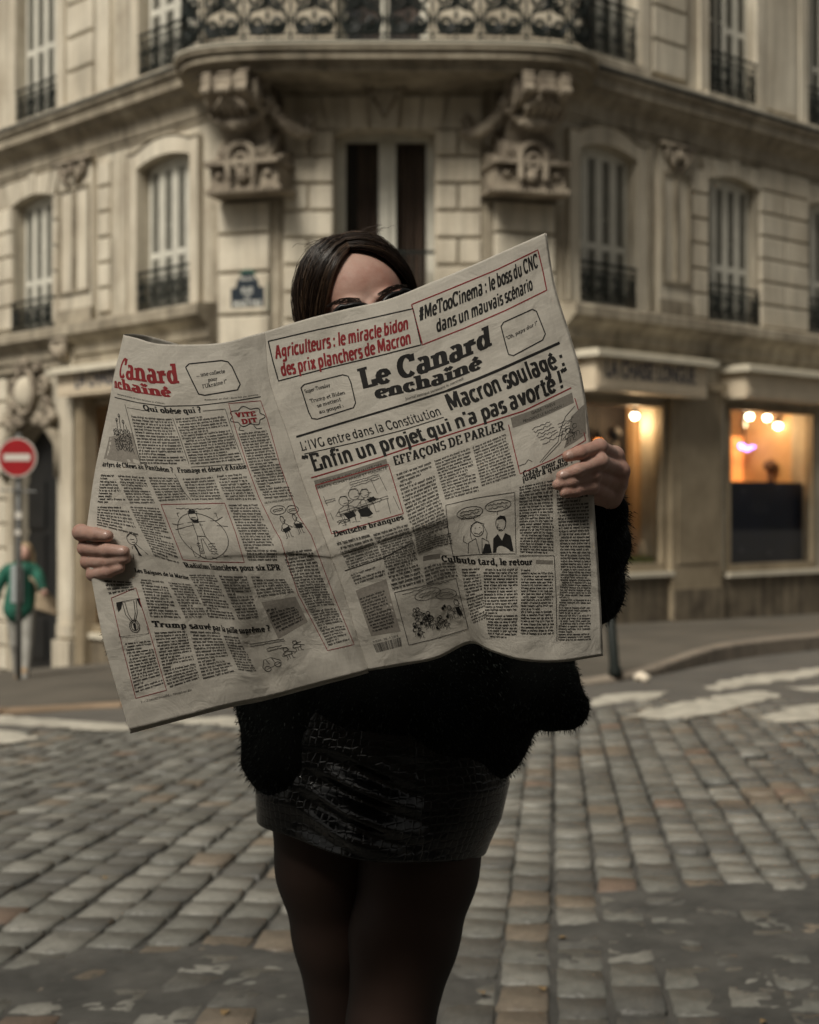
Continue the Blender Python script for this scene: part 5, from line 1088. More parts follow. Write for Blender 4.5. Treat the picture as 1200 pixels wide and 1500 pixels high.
class Ink:
    def __init__(s, pg): s.pg = pg; s.G = {}; s.key = ('drawing', 0); s.cnt = 0; s.lift = 0.0003
    def start(s, kind, ident=None):
        s.cnt += 1; s.key = (kind, ident if ident is not None else s.cnt)
    def addq(s, u, v, faces):
        """u, v arrays; faces (k,4)"""
        s.lift = 0.00012 if s.key[0] == 'tone' else 0.0003 + (max(s.lift, 0.0003) - 0.0003 + 0.0000137) % 0.00018
        q = s.G.setdefault(s.key, [[], [], [], [], 0]); q[0].append(np.asarray(u, float)); q[1].append(np.asarray(v, float)); q[2].append(np.full(len(u), s.lift)); q[3].append(np.asarray(faces, int) + q[4]); q[4] += len(u)
    def build(s, name, m):
        """every heading, rule, column and drawing becomes a printed part of its own"""
        for (kind, _), (U, V, O, Fs, _n) in s.G.items():
            P3 = s.pg.W(np.concatenate(U), np.concatenate(V), np.concatenate(O)); fs = [tuple(int(i) for i in r) for a in Fs for r in a]
            nm = {'text': name if name in ('headline', 'masthead') else 'printed_line', 'rule': 'border_line', 'tone': 'halftone_band', 'column': 'column_text', 'drawing': 'barcode' if name == 'barcode' else 'cartoon'}[kind]
            me = bpy.data.meshes.new(nm); me.from_pydata(P3.tolist(), [], fs); o = link(nm, me, m, news, False); o.matrix_parent_inverse = NI
            if kind in ('column', 'drawing', 'text'): o['kind'] = 'stuff'
    def quad(s, c):
        """bilinear map of page coordinates inside four photo corners TL, TR, BR, BL; b runs down"""
        U, V = s.pg.inv(c); pg = s.pg; U = np.interp(U, pg.uk, pg.ul); V = np.interp(V, pg.vk, pg.vl)      # even spacing on the real sheet
        def f(a, b):
            a = np.asarray(a, float); b = np.asarray(b, float); w_ = [(1 - a) * (1 - b), a * (1 - b), a * b, (1 - a) * b]
            return np.interp(sum(w_[i] * U[i] for i in range(4)), pg.ul, pg.uk), np.interp(sum(w_[i] * V[i] for i in range(4)), pg.vl, pg.vk)
        return f
    def ribbon(s, pts, wpx, step=4.0, closed=False):
        """line of width wpx through photo points"""
        s.start('rule')
        if closed: pts = list(pts) + [pts[0]]
        out = []
        for a, b_ in zip(pts, pts[1:]):
            k = max(1, int(math.dist(a, b_) / step)); out += [(a[0] + (b_[0] - a[0]) * i / k, a[1] + (b_[1] - a[1]) * i / k) for i in range(k)]
        out = np.array(out + [pts[-1]], float); t = np.gradient(out, axis=0); t /= np.linalg.norm(t, axis=1)[:, None] + 1e-9; nn = np.stack([-t[:, 1], t[:, 0]], -1) * wpx / 2
        q = np.concatenate([out + nn, out - nn]); U, V = s.pg.inv(q); N = len(out); i = np.arange(N - 1); s.addq(U, V, np.stack([i, i + 1, i + 1 + N, i + N], -1))
    def fill(s, c, n=10, m_=10):
        s.start('tone'); s.lift = 0.0
        f = s.quad(c); a, b_ = np.meshgrid(np.linspace(0, 1, n), np.linspace(0, 1, m_)); u, v = f(a.ravel(), b_.ravel()); i = np.arange(m_ - 1)[:, None] * n + np.arange(n - 1)[None]; s.addq(u, v, np.stack([i, i + 1, i + n + 1, i + n], -1).reshape(-1, 4))
    def baseq(s, p0, p1, h):
        """quad that stands on the baseline p0-p1, h photo pixels high"""
        U, V = s.pg.inv([p0, p1]); c = []
        for k, p in enumerate((p0, p1)):
            a = s.pg.S(U[k:k + 1], V[k:k + 1] - 0.05)[0, :2]; b_ = s.pg.S(U[k:k + 1], V[k:k + 1] + 0.05)[0, :2]; d = (a - b_) / np.linalg.norm(a - b_); c.append((p[0] + d[0] * h, p[1] + d[1] * h))
        return s.quad([c[0], c[1], p1, p0])
    def sans(s, txt, p0, p1, h, bold=0.02, sl=0.0):
        """heading in the built-in grotesque, cap height h"""
        s.start('text')
        V, fs = text_mesh(txt, 1.0, bold, 0.0); cap = 0.73; x0, x1 = V[:, 0].min(), V[:, 0].max(); bm = bmesh.new(); vv = [bm.verts.new((v[0] + sl * v[1], v[1], 0)) for v in V]
        for f in fs:
            try: bm.faces.new([vv[i] for i in f])
            except ValueError: pass
        for k in range(1, int((x1 - x0) / 0.25)): bmesh.ops.bisect_plane(bm, geom=bm.verts[:] + bm.edges[:] + bm.faces[:], plane_co=(x0 + 0.25 * k, 0, 0), plane_no=(1, 0, 0))
        for yy in (0.0, 0.25, 0.5): bmesh.ops.bisect_plane(bm, geom=bm.verts[:] + bm.edges[:] + bm.faces[:], plane_co=(0, yy, 0), plane_no=(0, 1, 0))
        bmesh.ops.triangulate(bm, faces=bm.faces); bm.verts.index_update(); f = s.baseq(p0, p1, h)
        a = np.array([(v.co.x - x0) / (x1 - x0) for v in bm.verts]); b_ = np.array([1 - v.co.y / cap for v in bm.verts]); u, v_ = f(a, b_); s.addq(u, v_, [[v.index for v in q.verts] for q in bm.faces]); bm.free()
    def slab(s, txt, p0, p1, h, wt=0.22, thin=0.10, ser=0.085):
        """heading in the drawn slab letter, cap height h"""
        s.start('text')
        x = 0.0; rib = []
        for ch in txt:
            adv, strokes, serifs = GLYPH.get(ch, GLYPH['o'] if ch != ' ' else (0.32, [], []))
            for st in strokes:
                st = np.array(st, float)
                if len(st) == 2:
                    st = np.array([st[0] + (st[1] - st[0]) * k / 3 for k in range(4)])
                t = np.gradient(st, axis=0); L = np.linalg.norm(t, axis=1)[:, None] + 1e-9; t = t / L; w2 = (wt * np.abs(t[:, 1]) ** 1.3 + thin * np.abs(t[:, 0]) ** 1.3) / 2; nn = np.stack([-t[:, 1], t[:, 0]], -1) * w2[:, None]
                rib.append((st + nn + [x, 0], st - nn + [x, 0]))
            for sx, sy, hw in serifs:
                hh = ser / 2; o_ = hh * (1 if sy < 0.3 else -1); hw = hw + wt / 2
                rib.append((np.array([[x + sx - hw, sy + o_ + hh], [x + sx, sy + o_ + hh], [x + sx + hw, sy + o_ + hh]]), np.array([[x + sx - hw, sy + o_ - hh], [x + sx, sy + o_ - hh], [x + sx + hw, sy + o_ - hh]])))
            x += adv + (wt - 0.2) * 0.5
        f = s.baseq(p0, p1, h)
        for A, B in rib:
            q = np.concatenate([A, B]); u, v = f(q[:, 0] / x, 1 - q[:, 1]); N = len(A); i = np.arange(N - 1); s.addq(u, v, np.stack([i, i + 1, i + 1 + N, i + N], -1))
    def grot(s, txt, p0, p1, h, wt=0.215, thin=0.15, xh=1.14, xs=None):
        """bold grotesque: the same skeletons without serifs, larger x-height"""
        s.start('text')
        x = 0.0; rib = []
        for ch in txt:
            adv, strokes, _ = GLYPH.get(ch, GLYPH['o']) if ch != ' ' else (0.30, [], [])
            for st in strokes:
                st = np.array(st, float)
                if len(st) == 2: st = np.array([st[0] + (st[1] - st[0]) * k / 3 for k in range(4)])
                y = st[:, 1]; st = np.stack([st[:, 0] * 0.92, np.where(y <= 0.62, y * xh, 0.62 * xh + (y - 0.62) * (1 - 0.62 * xh) / 0.38)], -1)
                t = np.gradient(st, axis=0); L = np.linalg.norm(t, axis=1)[:, None] + 1e-9; t = t / L; w2 = (wt * np.abs(t[:, 1]) + thin * np.abs(t[:, 0])) / 2; nn = np.stack([-t[:, 1], t[:, 0]], -1) * w2[:, None]; rib.append((st + nn + [x, 0], st - nn + [x, 0]))
            x += adv * 0.90 - 0.01
        f = s.baseq(p0, p1, h)
        for A, B in rib:
            q = np.concatenate([A, B]); u, v = f(q[:, 0] / x, 1 - q[:, 1]); N = len(A); i = np.arange(N - 1); s.addq(u, v, np.stack([i, i + 1, i + 1 + N, i + N], -1))
    def body(s, c, pitch=4.35, lw=1.38, first=True, dens_=1.0, ragged=True):
        """a column of small type: every letter its own little mark"""
        s.start('column')
        c = np.array(c, float); hL = (np.linalg.norm(c[3] - c[0]) + np.linalg.norm(c[2] - c[1])) / 2; wL = (np.linalg.norm(c[1] - c[0]) + np.linalg.norm(c[2] - c[3])) / 2
        n_ = max(1, int(hL / pitch)); f = s.quad(c); A = []; B = []; xh = 0.50 / n_; la = lw / wL
        def rect(a0, a1, b0, b1): A.extend((a0, a1, a1, a0)); B.extend((b0, b0, b1, b1))
        for i in range(n_):
            bb = (i + 0.78) / n_; a = 0.0; end = 1.0
            if ragged and random.random() < 0.13: end = random.uniform(0.25, 0.9)
            if random.random() < 0.10: a = 0.05
            while a < end - la * 1.2:
                wl = random.choice((2, 2, 3, 4, 5, 6, 7, 8, 9)); heavy = random.random() < 0.06
                for k in range(wl):
                    if a > end - la: break
                    r = random.random(); x0, x1 = a + la * 0.10, a + la * 0.92; t = la * (0.34 if not heavy else 0.46)
                    rect(x0, x0 + t, bb - xh - (xh * 0.55 if r > 0.78 else 0), bb + (xh * 0.45 if r < 0.07 else 0))
                    if r < 0.80: rect(x1 - t, x1, bb - xh, bb)
                    if 0.25 < r: rect(x0 + t, x1 - t if r < 0.8 else x1, bb - xh, bb - xh * 0.70)
                    if r < 0.6: rect(x0 + t, x1 - t, bb - xh * 0.28, bb)
                    if 0.4 < r < 0.6: rect(x0 + t, x1 - t, bb - xh * 0.62, bb - xh * .42)
                    a += la
                a += la * 0.85
        if A: u, v = f(A, B); s.addq(u, v, np.arange(len(A)).reshape(-1, 4))
    def strokes(s, c, lines, w=0.8):
        """line drawing: polylines in 0..1 (b down) within four corners"""
        s.start('drawing', tuple(c[0])); f = s.quad(c)
        for ln in lines:
            a = np.array([p[0] for p in ln]); b_ = np.array([p[1] for p in ln]); u, v = f(np.clip(a, 0, 1), np.clip(b_, 0, 1)); p = s.pg.S(u, v)[:, :2]
            if len(p) < 2: continue
            ww = w * 0.8
            t = np.gradient(p, axis=0); t /= np.linalg.norm(t, axis=1)[:, None] + 1e-9; nn = np.stack([-t[:, 1], t[:, 0]], -1) * ww / 2; q = np.concatenate([p + nn, p - nn]); U, V = s.pg.inv(q); N = len(p); i = np.arange(N - 1); s.addq(U, V, np.stack([i, i + 1, i + 1 + N, i + N], -1))
    def blob(s, c, poly):
        """solid dark shape: fan from its centre"""
        s.start('drawing', tuple(c[0])); f = s.quad(c); poly = [(sum(p[0] for p in poly) / len(poly), sum(p[1] for p in poly) / len(poly))] + list(poly); u, v = f([p[0] for p in poly], [p[1] for p in poly]); N = len(poly) - 1; s.addq(u, v, [(0, 1 + i, 1 + (i + 1) % N) for i in range(N)])
def E(cx, cy, rx, ry, a0, a1, n=12): return arc(cx, cy, rx, ry, a0, a1, n)
GLYPH = {
 'a': (.70, [E(.30, .48, .19, .17, 0, 140, 8), [(.49, .50), (.49, .05)], E(.29, .19, .19, .17, 0, 360)], [(.56, 0, .02)]),
 'b': (.72, [[(.17, 0), (.17, 1.0)], E(.36, .32, .21, .29, 0, 360)], [(.12, 1.0, .02)]),
 'c': (.60, [E(.33, .32, .23, .29, 45, 320)], [(.47, .52, -.03)]),
 'd': (.74, [E(.32, .32, .21, .29, 0, 360), [(.52, 0), (.52, 1.0)]], [(.47, 1.0, .03), (.57, 0, .03)]),
 'e': (.62, [E(.32, .32, .23, .29, 0, 320), [(.10, .34), (.54, .34)]], []),
 'f': (.46, [[(.20, 0), (.20, .78)], E(.38, .78, .18, .18, 180, 50, 7), [(.02, .60), (.42, .60)]], [(.20, 0, .08)]),
 'g': (.68, [E(.30, .36, .20, .24, 0, 360), [(.50, .62), (.50, -.08)], E(.30, -.08, .20, .16, 0, -150, 8)], [(.56, .62, .02)]),
 'h': (.76, [[(.17, 0), (.17, 1.0)], E(.37, .40, .19, .20, 180, 0, 9), [(.56, .42), (.56, 0)]], [(.12, 1.0, .03), (.17, 0, .06), (.56, 0, .06)]),
 'i': (.38, [[(.19, 0), (.19, .62)], [(.19, .78), (.19, .96)]], [(.14, .62, .03), (.19, 0, .07)]),
 'j': (.36, [[(.18, .62), (.18, -.12)], [(.18, .78), (.18, .96)], E(.04, -.12, .14, .12, 0, -90, 5)], [(.13, .62, .03)]),
 'k': (.74, [[(.17, 0), (.17, 1.0)], [(.20, .26), (.52, .62)], [(.30, .38), (.56, 0)]], [(.12, 1.0, .03), (.17, 0, .06), (.56, 0, .06)]),
 'l': (.38, [[(.19, 0), (.19, 1.0)]], [(.14, 1.0, .03), (.19, 0, .07)]),
 'm': (1.10, [[(.17, 0), (.17, .62)], E(.34, .40, .17, .20, 180, 0, 8), [(.52, .42), (.52, 0)], E(.70, .40, .17, .20, 180, 0, 8), [(.88, .42), (.88, 0)]], [(.12, .62, .02), (.17, 0, .05), (.52, 0, .05), (.88, 0, .05)]),
 'n': (.76, [[(.17, 0), (.17, .62)], E(.37, .40, .19, .20, 180, 0, 9), [(.56, .42), (.56, 0)]], [(.12, .62, .03), (.17, 0, .06), (.56, 0, .06)]),
 'o': (.66, [E(.33, .32, .23, .29, 0, 360, 16)], []),
 'p': (.72, [[(.17, -.28), (.17, .62)], E(.36, .32, .21, .29, 0, 360)], [(.12, .62, .03), (.17, -.28, .06)]),
 'q': (.72, [E(.32, .32, .21, .29, 0, 360), [(.53, -.28), (.53, .62)]], [(.53, -.28, .06)]),
 'r': (.56, [[(.17, 0), (.17, .62)], E(.38, .38, .19, .21, 170, 60, 6)], [(.12, .62, .03), (.17, 0, .07), (.44, .52, -.02)]),
 's': (.54, [E(.27, .46, .17, .14, 30, 260, 9), E(.27, .17, .18, .15, 90, -150, 9)], []),
 't': (.46, [[(.19, .88), (.19, .14)], E(.34, .14, .15, .12, 180, 320, 6), [(.02, .60), (.40, .60)]], []),
 'u': (.76, [[(.17, .62), (.17, .2)], E(.36, .20, .19, .17, 180, 360, 9), [(.55, .62), (.55, 0)]], [(.12, .62, .03), (.50, .62, .03), (.60, 0, .03)]),
 'v': (.66, [[(.12, .62), (.33, .02)], [(.33, .02), (.54, .62)]], [(.12, .62, .04), (.54, .62, .04)]),
 'x': (.66, [[(.12, .62), (.54, 0)], [(.54, .62), (.12, 0)]], [(.12, .62, .04), (.54, .62, .04), (.12, 0, .04), (.54, 0, .04)]),
 'y': (.66, [[(.12, .62), (.34, .06)], [(.54, .62), (.24, -.24)]], [(.12, .62, .04), (.54, .62, .04)]),
 'w': (.92, [[(.12, .62), (.28, .02)], [(.28, .02), (.46, .60)], [(.46, .60), (.62, .02)], [(.62, .02), (.80, .62)]], [(.12, .62, .03), (.46, .62, .03), (.80, .62, .03)]),
 'z': (.58, [[(.08, .58), (.50, .58)], [(.48, .56), (.10, .05)], [(.08, .04), (.50, .04)]], []),
 'A': (.90, [[(.16, 0), (.43, 1.0)], [(.43, 1.0), (.72, 0)], [(.24, .32), (.62, .32)]], [(.16, 0, .05), (.72, 0, .05)]),
 'B': (.84, [[(.20, 0), (.20, 1.0)], E(.40, .75, .24, .22, 90, -90, 8), E(.42, .26, .27, .24, 90, -90, 8), [(.1, .98), (.4, .98)], [(.1, .03), (.4, .03)], [(.2, .52), (.4, .52)]], [(.14, 0, .03), (.14, 1.0, .03)]),
 'C': (.84, [E(.44, .50, .32, .46, 50, 315, 16), [(.70, .98), (.70, .66)]], []),
 'D': (.90, [[(.20, 0), (.20, 1.0)], E(.38, .50, .38, .47, 90, -90, 12), [(.1, .97), (.4, .97)], [(.1, .03), (.4, .03)]], [(.14, 0, .03), (.14, 1.0, .03)]),
 'E': (.82, [[(.22, 0), (.22, 1.0)], [(.1, .96), (.68, .96)], [(.1, .04), (.70, .04)], [(.2, .52), (.52, .52)], [(.68, 1.0), (.68, .72)], [(.70, 0), (.70, .30)]], []),
 'F': (.78, [[(.22, 0), (.22, 1.0)], [(.1, .96), (.66, .96)], [(.2, .52), (.52, .52)], [(.66, 1.0), (.66, .72)]], [(.22, 0, .08)]),
 'G': (.92, [E(.44, .50, .32, .46, 50, 330, 16), [(.70, .42), (.70, .05)]], [(.66, .42, .04)]),
 'I': (.44, [[(.22, 0), (.22, 1.0)]], [(.22, 0, .09), (.22, 1.0, .09)]),
 'J': (.60, [[(.38, 1.0), (.38, .2)], E(.22, .2, .16, .18, 0, -160, 7)], [(.38, 1.0, .09)]),
 'K': (.92, [[(.20, 0), (.20, 1.0)], [(.24, .42), (.66, 1.0)], [(.38, .56), (.74, 0)]], [(.20, 0, .07), (.20, 1.0, .07), (.74, 0, .05), (.64, 1.0, .05)]),
 'L': (.78, [[(.24, 0), (.24, 1.0)], [(.1, .05), (.70, .05)], [(.68, 0), (.68, .32)]], [(.24, 1.0, .09)]),
 'M': (1.12, [[(.18, 0), (.18, 1.0)], [(.20, 1.0), (.54, .1)], [(.54, .1), (.88, 1.0)], [(.90, 0), (.90, 1.0)]], [(.18, 0, .06), (.90, 0, .06), (.14, 1.0, .04), (.94, 1.0, .04)]),
 'N': (.96, [[(.20, 0), (.20, 1.0)], [(.20, 1.0), (.74, 0)], [(.74, 0), (.74, 1.0)]], [(.20, 0, .06), (.16, 1.0, .04), (.76, 1.0, .06)]),
 'O': (.92, [E(.46, .50, .34, .46, 0, 360, 18)], []), 'Q': (.92, [E(.46, .50, .34, .46, 0, 360, 18), [(.46, .22), (.78, -.14)]], []),
 'P': (.80, [[(.20, 0), (.20, 1.0)], E(.42, .72, .26, .25, 90, -90, 9), [(.1, .97), (.44, .97)], [(.2, .46), (.44, .46)]], [(.20, 0, .07), (.14, 1.0, .03)]),
 'R': (.88, [[(.20, 0), (.20, 1.0)], E(.42, .74, .25, .23, 90, -90, 9), [(.1, .97), (.44, .97)], [(.2, .50), (.44, .50)], [(.44, .50), (.70, 0)]], [(.20, 0, .07), (.14, 1.0, .03), (.72, 0, .05)]),
 'S': (.70, [E(.35, .73, .23, .23, 30, 260, 10), E(.35, .26, .25, .24, 95, -150, 10)], []),
 'T': (.82, [[(.41, 0), (.41, 1.0)], [(.08, .96), (.74, .96)], [(.09, 1.0), (.09, .70)], [(.73, 1.0), (.73, .70)]], [(.41, 0, .09)]),
 'V': (.88, [[(.14, 1.0), (.43, 0)], [(.43, 0), (.72, 1.0)]], [(.14, 1.0, .06), (.72, 1.0, .06)]),
 'U': (.88, [[(.20, 1.0), (.20, .3)], E(.44, .3, .24, .28, 180, 360, 9), [(.68, .3), (.68, 1.0)]], [(.20, 1.0, .07), (.68, 1.0, .06)]),
 ',': (.28, [[(.12, .1), (.12, -.02)], [(.13, -.02), (.06, -.18)]], []), '.': (.28, [[(.13, .0), (.13, .16)]], []), ':': (.32, [[(.15, 0), (.15, .16)], [(.15, .42), (.15, .58)]], []),
 "'": (.26, [[(.13, 1.0), (.11, .72)]], []), '-': (.44, [[(.08, .32), (.36, .32)]], []), '?': (.56, [E(.26, .76, .18, .2, 150, -60, 8), [(.28, .56), (.26, .30)], [(.26, 0), (.26, .16)]], []), '!': (.32, [[(.16, .28), (.16, 1.0)], [(.16, 0), (.16, .16)]], [])}
def acc(base, extra): a, s_, f = GLYPH[base]; return (a, s_ + extra, f)
GLYPH['é'] = acc('e', [[(.26, .72), (.44, .92)]]); GLYPH['è'] = acc('e', [[(.40, .72), (.22, .92)]]); GLYPH['ê'] = acc('e', [[(.16, .74), (.33, .90)], [(.33, .90), (.50, .74)]])
GLYPH['î'] = (.40, [[(.19, 0), (.19, .62)], [(.02, .76), (.19, .92)], [(.19, .92), (.36, .76)]], [(.14, .62, .03), (.19, 0, .07)]); GLYPH['à'] = acc('a', [[(.36, .76), (.20, .92)]]); GLYPH['#'] = (.80, [[(.30, .0), (.38, .96)], [(.52, 0), (.60, .96)], [(.14, .32), (.72, .32)], [(.17, .64), (.75, .64)]], []); GLYPH['“'] = (.50, [[(.20, 1.0), (.12, .76)], [(.40, 1.0), (.32, .76)]], []); GLYPH['”'] = (.50, [[(.12, 1.0), (.18, .74)], [(.32, 1.0), (.38, .74)]], []); GLYPH['Ç'] = acc('C', [[(.44, 0), (.42, -.2)]])

def doodle(x, y, h, dark=False, seed=0):
    """small generic cartoon figure as polylines (feet at x, y; y down)"""
    r = random.Random(seed); L = []; hd = 0.17 * h; hy = y - h + hd
    L.append([(x + hd * .62 * math.cos(t), hy + hd * math.sin(t)) for t in [k * .524 for k in range(13)]])
    L.append([(x + hd * (.5 - r.random() * .2), hy), (x + hd * .95, hy + hd * .25), (x + hd * .5, hy + hd * .3)]); L.append([(x - hd * .1, hy + hd * .5), (x + hd * .4, hy + hd * .5)])
    L.append([(x - hd * .6, hy - hd * .3), (x - hd * .2, hy - hd * 1.1), (x + hd * .5, hy - hd * .9), (x + hd * .6, hy - hd * .4)])
    s1, s2 = x - h * .16, x + h * .16; sy = hy + hd * 1.3
    L += [[(x - hd * .2, hy + hd), (s1, sy + h * .03), (s1 - h * .02, y - h * .36)], [(x + hd * .2, hy + hd), (s2, sy + h * .03), (s2 + h * .02, y - h * .36)], [(s1 - h * .02, y - h * .36), (s2 + h * .02, y - h * .36)]]
    L += [[(s1, sy + h * .05), (s1 - h * (.05 + .12 * r.random()), sy + h * .22), (s1 + h * .02, sy + h * .3)], [(s2, sy + h * .05), (s2 + h * (.08 + .15 * r.random()), sy + h * .2), (s2 + h * .1, sy + h * (.1 + .2 * r.random()))]]
    L += [[(x - h * .10, y - h * .36), (x - h * .12, y), (x - h * .2, y + .005)], [(x, y - h * .30), (x - h * .02, y - h * .02)], [(x + h * .12, y - h * .36), (x + h * .12, y), (x + h * .2, y + .005)]]
    return L
def scrib(x0, x1, y, n, amp, seed=1):
    r = random.Random(seed); return [(x0 + (x1 - x0) * i / n, y + r.uniform(-amp, amp)) for i in range(n + 1)]
def oval(cx, cy, rx, ry, n=18): return [(cx + rx * math.cos(2 * math.pi * i / n), cy + ry * math.sin(2 * math.pi * i / n)) for i in range(n + 1)]

# ---------------- right page
k = Ink(RP)
k.grot('#MeTooCinema : le boss du CNC', (613, 471), (789, 391), 20, 0.19, 0.13); k.grot('dans un mauvais scénario', (640, 487), (781, 424), 19, 0.19, 0.13); k.build('headline', INK)
k = Ink(RP); k.slab('Le Canard', (529, 570), (722, 505), 30, 0.27, 0.13, 0.13); k.slab('enchaîné', (552, 584), (707, 538), 19.5, 0.30, 0.13, 0.13); k.build('masthead', INK)
k = Ink(RP); k.grot('Macron soulagé :', (659, 602), (829, 535), 25, 0.195, 0.135); k.grot("“Enfin un projet qui n'a pas avorté !”", (449, 693), (835, 563), 26, 0.195, 0.135); k.build('headline', INK)
k = Ink(RP); k.grot("L'IVG entre dans la Constitution", (441, 661), (648, 607), 14, 0.125, 0.10); k.ribbon([(446, 665), (520, 648), (590, 630), (650, 611)], 1.2); k.sans('Journal satirique paraissant le mercredi', (594, 586), (679, 556), 4.2, 0.0); k.build('headline', INK)
k = Ink(RP); k.grot('Agriculteurs : le miracle bidon', (403, 526), (599, 482), 19, 0.20, 0.14); k.grot('des prix planchers de Macron', (413, 551), (603, 503), 19, 0.20, 0.14); k.build('headline', INKR)
k = Ink(RP); k.ribbon([(393, 500), (460, 484), (530, 469), (605, 452), (611, 478), (617, 505), (560, 520), (480, 539), (408, 558), (400, 530)], 1.8, closed=True); k.build('border_line', INK)
k = Ink(RP); k.ribbon([(603, 446), (660, 423), (730, 394), (788, 366), (795, 395), (801, 425), (740, 455), (680, 481), (619, 505), (611, 476)], 1.7, closed=True)
k.ribbon([(456, 700), (557, 670), (606, 653), (645, 641), (707, 621), (767, 602), (837, 568)], 1.8)
k.ribbon([(462, 711), (569, 680), (580, 716), (591, 752), (540, 767), (486, 782), (474, 745)], 1.3, closed=True); k.ribbon([(745, 622), (753, 657), (762, 694), (812, 672), (858, 645), (851, 612), (842, 583)], 1.3); k.build('border_line', INKR)
k = Ink(RP); k.ribbon([(434, 640), (500, 620), (594, 592), (656, 572)], 3.0); k.ribbon([(656, 572), (700, 555), (740, 538), (820, 502)], 4.0); k.build('border_line', INK)
k = Ink(RP)   # speech frames with their words
k.ribbon([(441, 568), (446, 563), (502, 549), (510, 551), (514, 560), (521, 590), (518, 597), (465, 614), (457, 613), (452, 603)], 1.7, closed=True); k.ribbon([(734, 478), (738, 472), (780, 453), (786, 456), (799, 489), (795, 498), (752, 521), (745, 519), (741, 505)], 1.7, closed=True)
for t_, a, b_ in (('Super-Tuesday', (447, 576), (484, 566)), ('Trump et Biden', (455, 590), (506, 577)), ('se mettent', (465, 597), (500, 587)), ('au gospel :', (468, 606), (504, 596)), ("“Oh, papy dur !”", (741, 499), (788, 475))): k.slab(t_, a, b_, 5.6, 0.16, 0.09)
k.build('speech_frame', INK)
k = Ink(RP); k.slab('EFFAÇONS DE PARLER', (578, 682), (740, 629), 13.5, 0.26, 0.10, 0.08); k.slab('Deutsche branques', (490, 786), (592, 760), 8.2, 0.26, 0.12); k.slab('Gaza, pour quoi faire,', (767, 699), (862, 660), 9, 0.26, 0.12); k.slab("jusqu'à quand ?", (766, 706), (840, 677), 8, 0.26, 0.12)
k.slab('Culbuto tard, le retour', (648, 823), (781, 827), 9.5, 0.26, 0.12); k.build('headline', INK)
k = Ink(RP)
k.fill([(460, 704), (566, 672), (569, 684), (463, 716)]); k.fill([(748, 612), (838, 575), (841, 590), (751, 627)]); k.fill([(620, 815), (645, 811), (645, 818), (620, 822)]); k.fill([(785, 820), (810, 821), (810, 827), (785, 826)]); k.build('halftone_band', TINT)
k = Ink(RP); k.fill([(521, 865), (566, 848), (587, 925), (544, 932)]); k.build('halftone_band', TINTL)
k = Ink(RP); k.sans('VOTE SUR L’IVG : QUALITÉ DES', (470, 709), (560, 682), 4.0, 0.0); k.sans('DÉBATS, CLIMAT APAISÉ ET MAJORITÉ', (464, 717), (567, 687), 4.0, 0.0); k.sans('GAZA : TRÊVE', (779, 607), (814, 593), 4.2, 0.0); k.sans('PENDANT LE RAMADAN ?', (767, 619), (826, 595), 4.2, 0.0)
for c in ([(580, 693), (631, 675), (664, 797), (612, 812)], [(636, 674), (688, 655), (702, 720), (653, 733)], [(692, 654), (741, 634), (756, 697), (706, 713)], [(761, 712), (812, 701), (812, 812), (762, 810)], [(815, 705), (862, 690), (866, 938), (818, 939)],
          [(492, 793), (542, 780), (561, 818), (511, 833)], [(513, 841), (562, 825), (565, 843), (521, 857)], [(546, 781), (597, 766), (622, 852), (576, 866)], [(621, 830), (668, 823), (672, 845), (625, 858)], [(676, 832), (703, 831), (714, 905), (693, 915)], [(708, 832), (759, 832), (759, 936), (716, 934)], [(763, 833), (811, 833), (812, 930), (763, 930)], [(526, 876), (564, 863), (581, 918), (547, 927)]): k.body(c)
k.ribbon([(761, 814), (812, 814), (815, 880), (816, 940)], 0.9); k.ribbon([(653, 740), (700, 729), (754, 721), (755, 765), (756, 811), (700, 812), (664, 815), (657, 780)], 0.8, closed=True); k.ribbon([(578, 868), (630, 856), (668, 847), (677, 885), (686, 921), (640, 935), (599, 945), (588, 905)], 0.8, closed=True)
k.ribbon([(505, 836), (560, 818), (603, 795)], 1.0)
k.build('column_text', INKT)
k = Ink(RP)   # drawings
c1 = [(463, 716), (568, 687), (590, 750), (486, 779)]; k.strokes(c1, doodle(.30, .92, .62, seed=3) + doodle(.46, .9, .70, seed=4) + doodle(.6, .82, .55, seed=5) + [[(.18, .62), (.88, .56)], [(.2, .67), (.88, .61)], [(.86, .6), (.84, .95)], [(.95, .6), (.97, .93)], [(.2, .66), (.22, .95)], [(.74, .1), (.76, .45)], [(.86, .05), (.89, .45)], [(.06, .2), (.08, .75)]] + [scrib(.45 + .0 * i, .85, .05 + .05 * i, 30, .012, i) for i in range(3)] + [scrib(.05, .2, .3 + .05 * i, 10, .012, i) for i in range(2)] + [scrib(.12, .3, .8 + .03 * i, 12, .02, i) for i in range(3)], 0.8)
k.blob(c1, [(.24, .68), (.38, .66), (.40, .78), (.28, .82)]); k.blob(c1, [(.44, .68), (.58, .66), (.62, .84), (.56, .88), (.46, .84)]); k.blob(c1, [(.60, .5), (.70, .48), (.72, .56), (.62, .58)])
c2 = [(748, 630), (842, 592), (857, 643), (762, 692)]
k.strokes(c2, [[(.30, .98), (.48, .82), (.62, .72), (.70, .45), (.82, .2), (.99, .05)], [(.33, 1.0), (.55, .84), (.66, .76), (.73, .5)], [(.0, .85), (.1, .86), (.15, .8), (.2, .88)]] + [scrib(.30 + .02 * i, .58 + .02 * i, .14 + .09 * i, 14, .03, i) for i in range(6)] + doodle(.80, .88, .36, seed=8) + doodle(.91, .82, .34, seed=9) + [scrib(.68, .74 + .05 * i, .6 - .07 * i, 10, .03, i) for i in range(5)], 1.0)
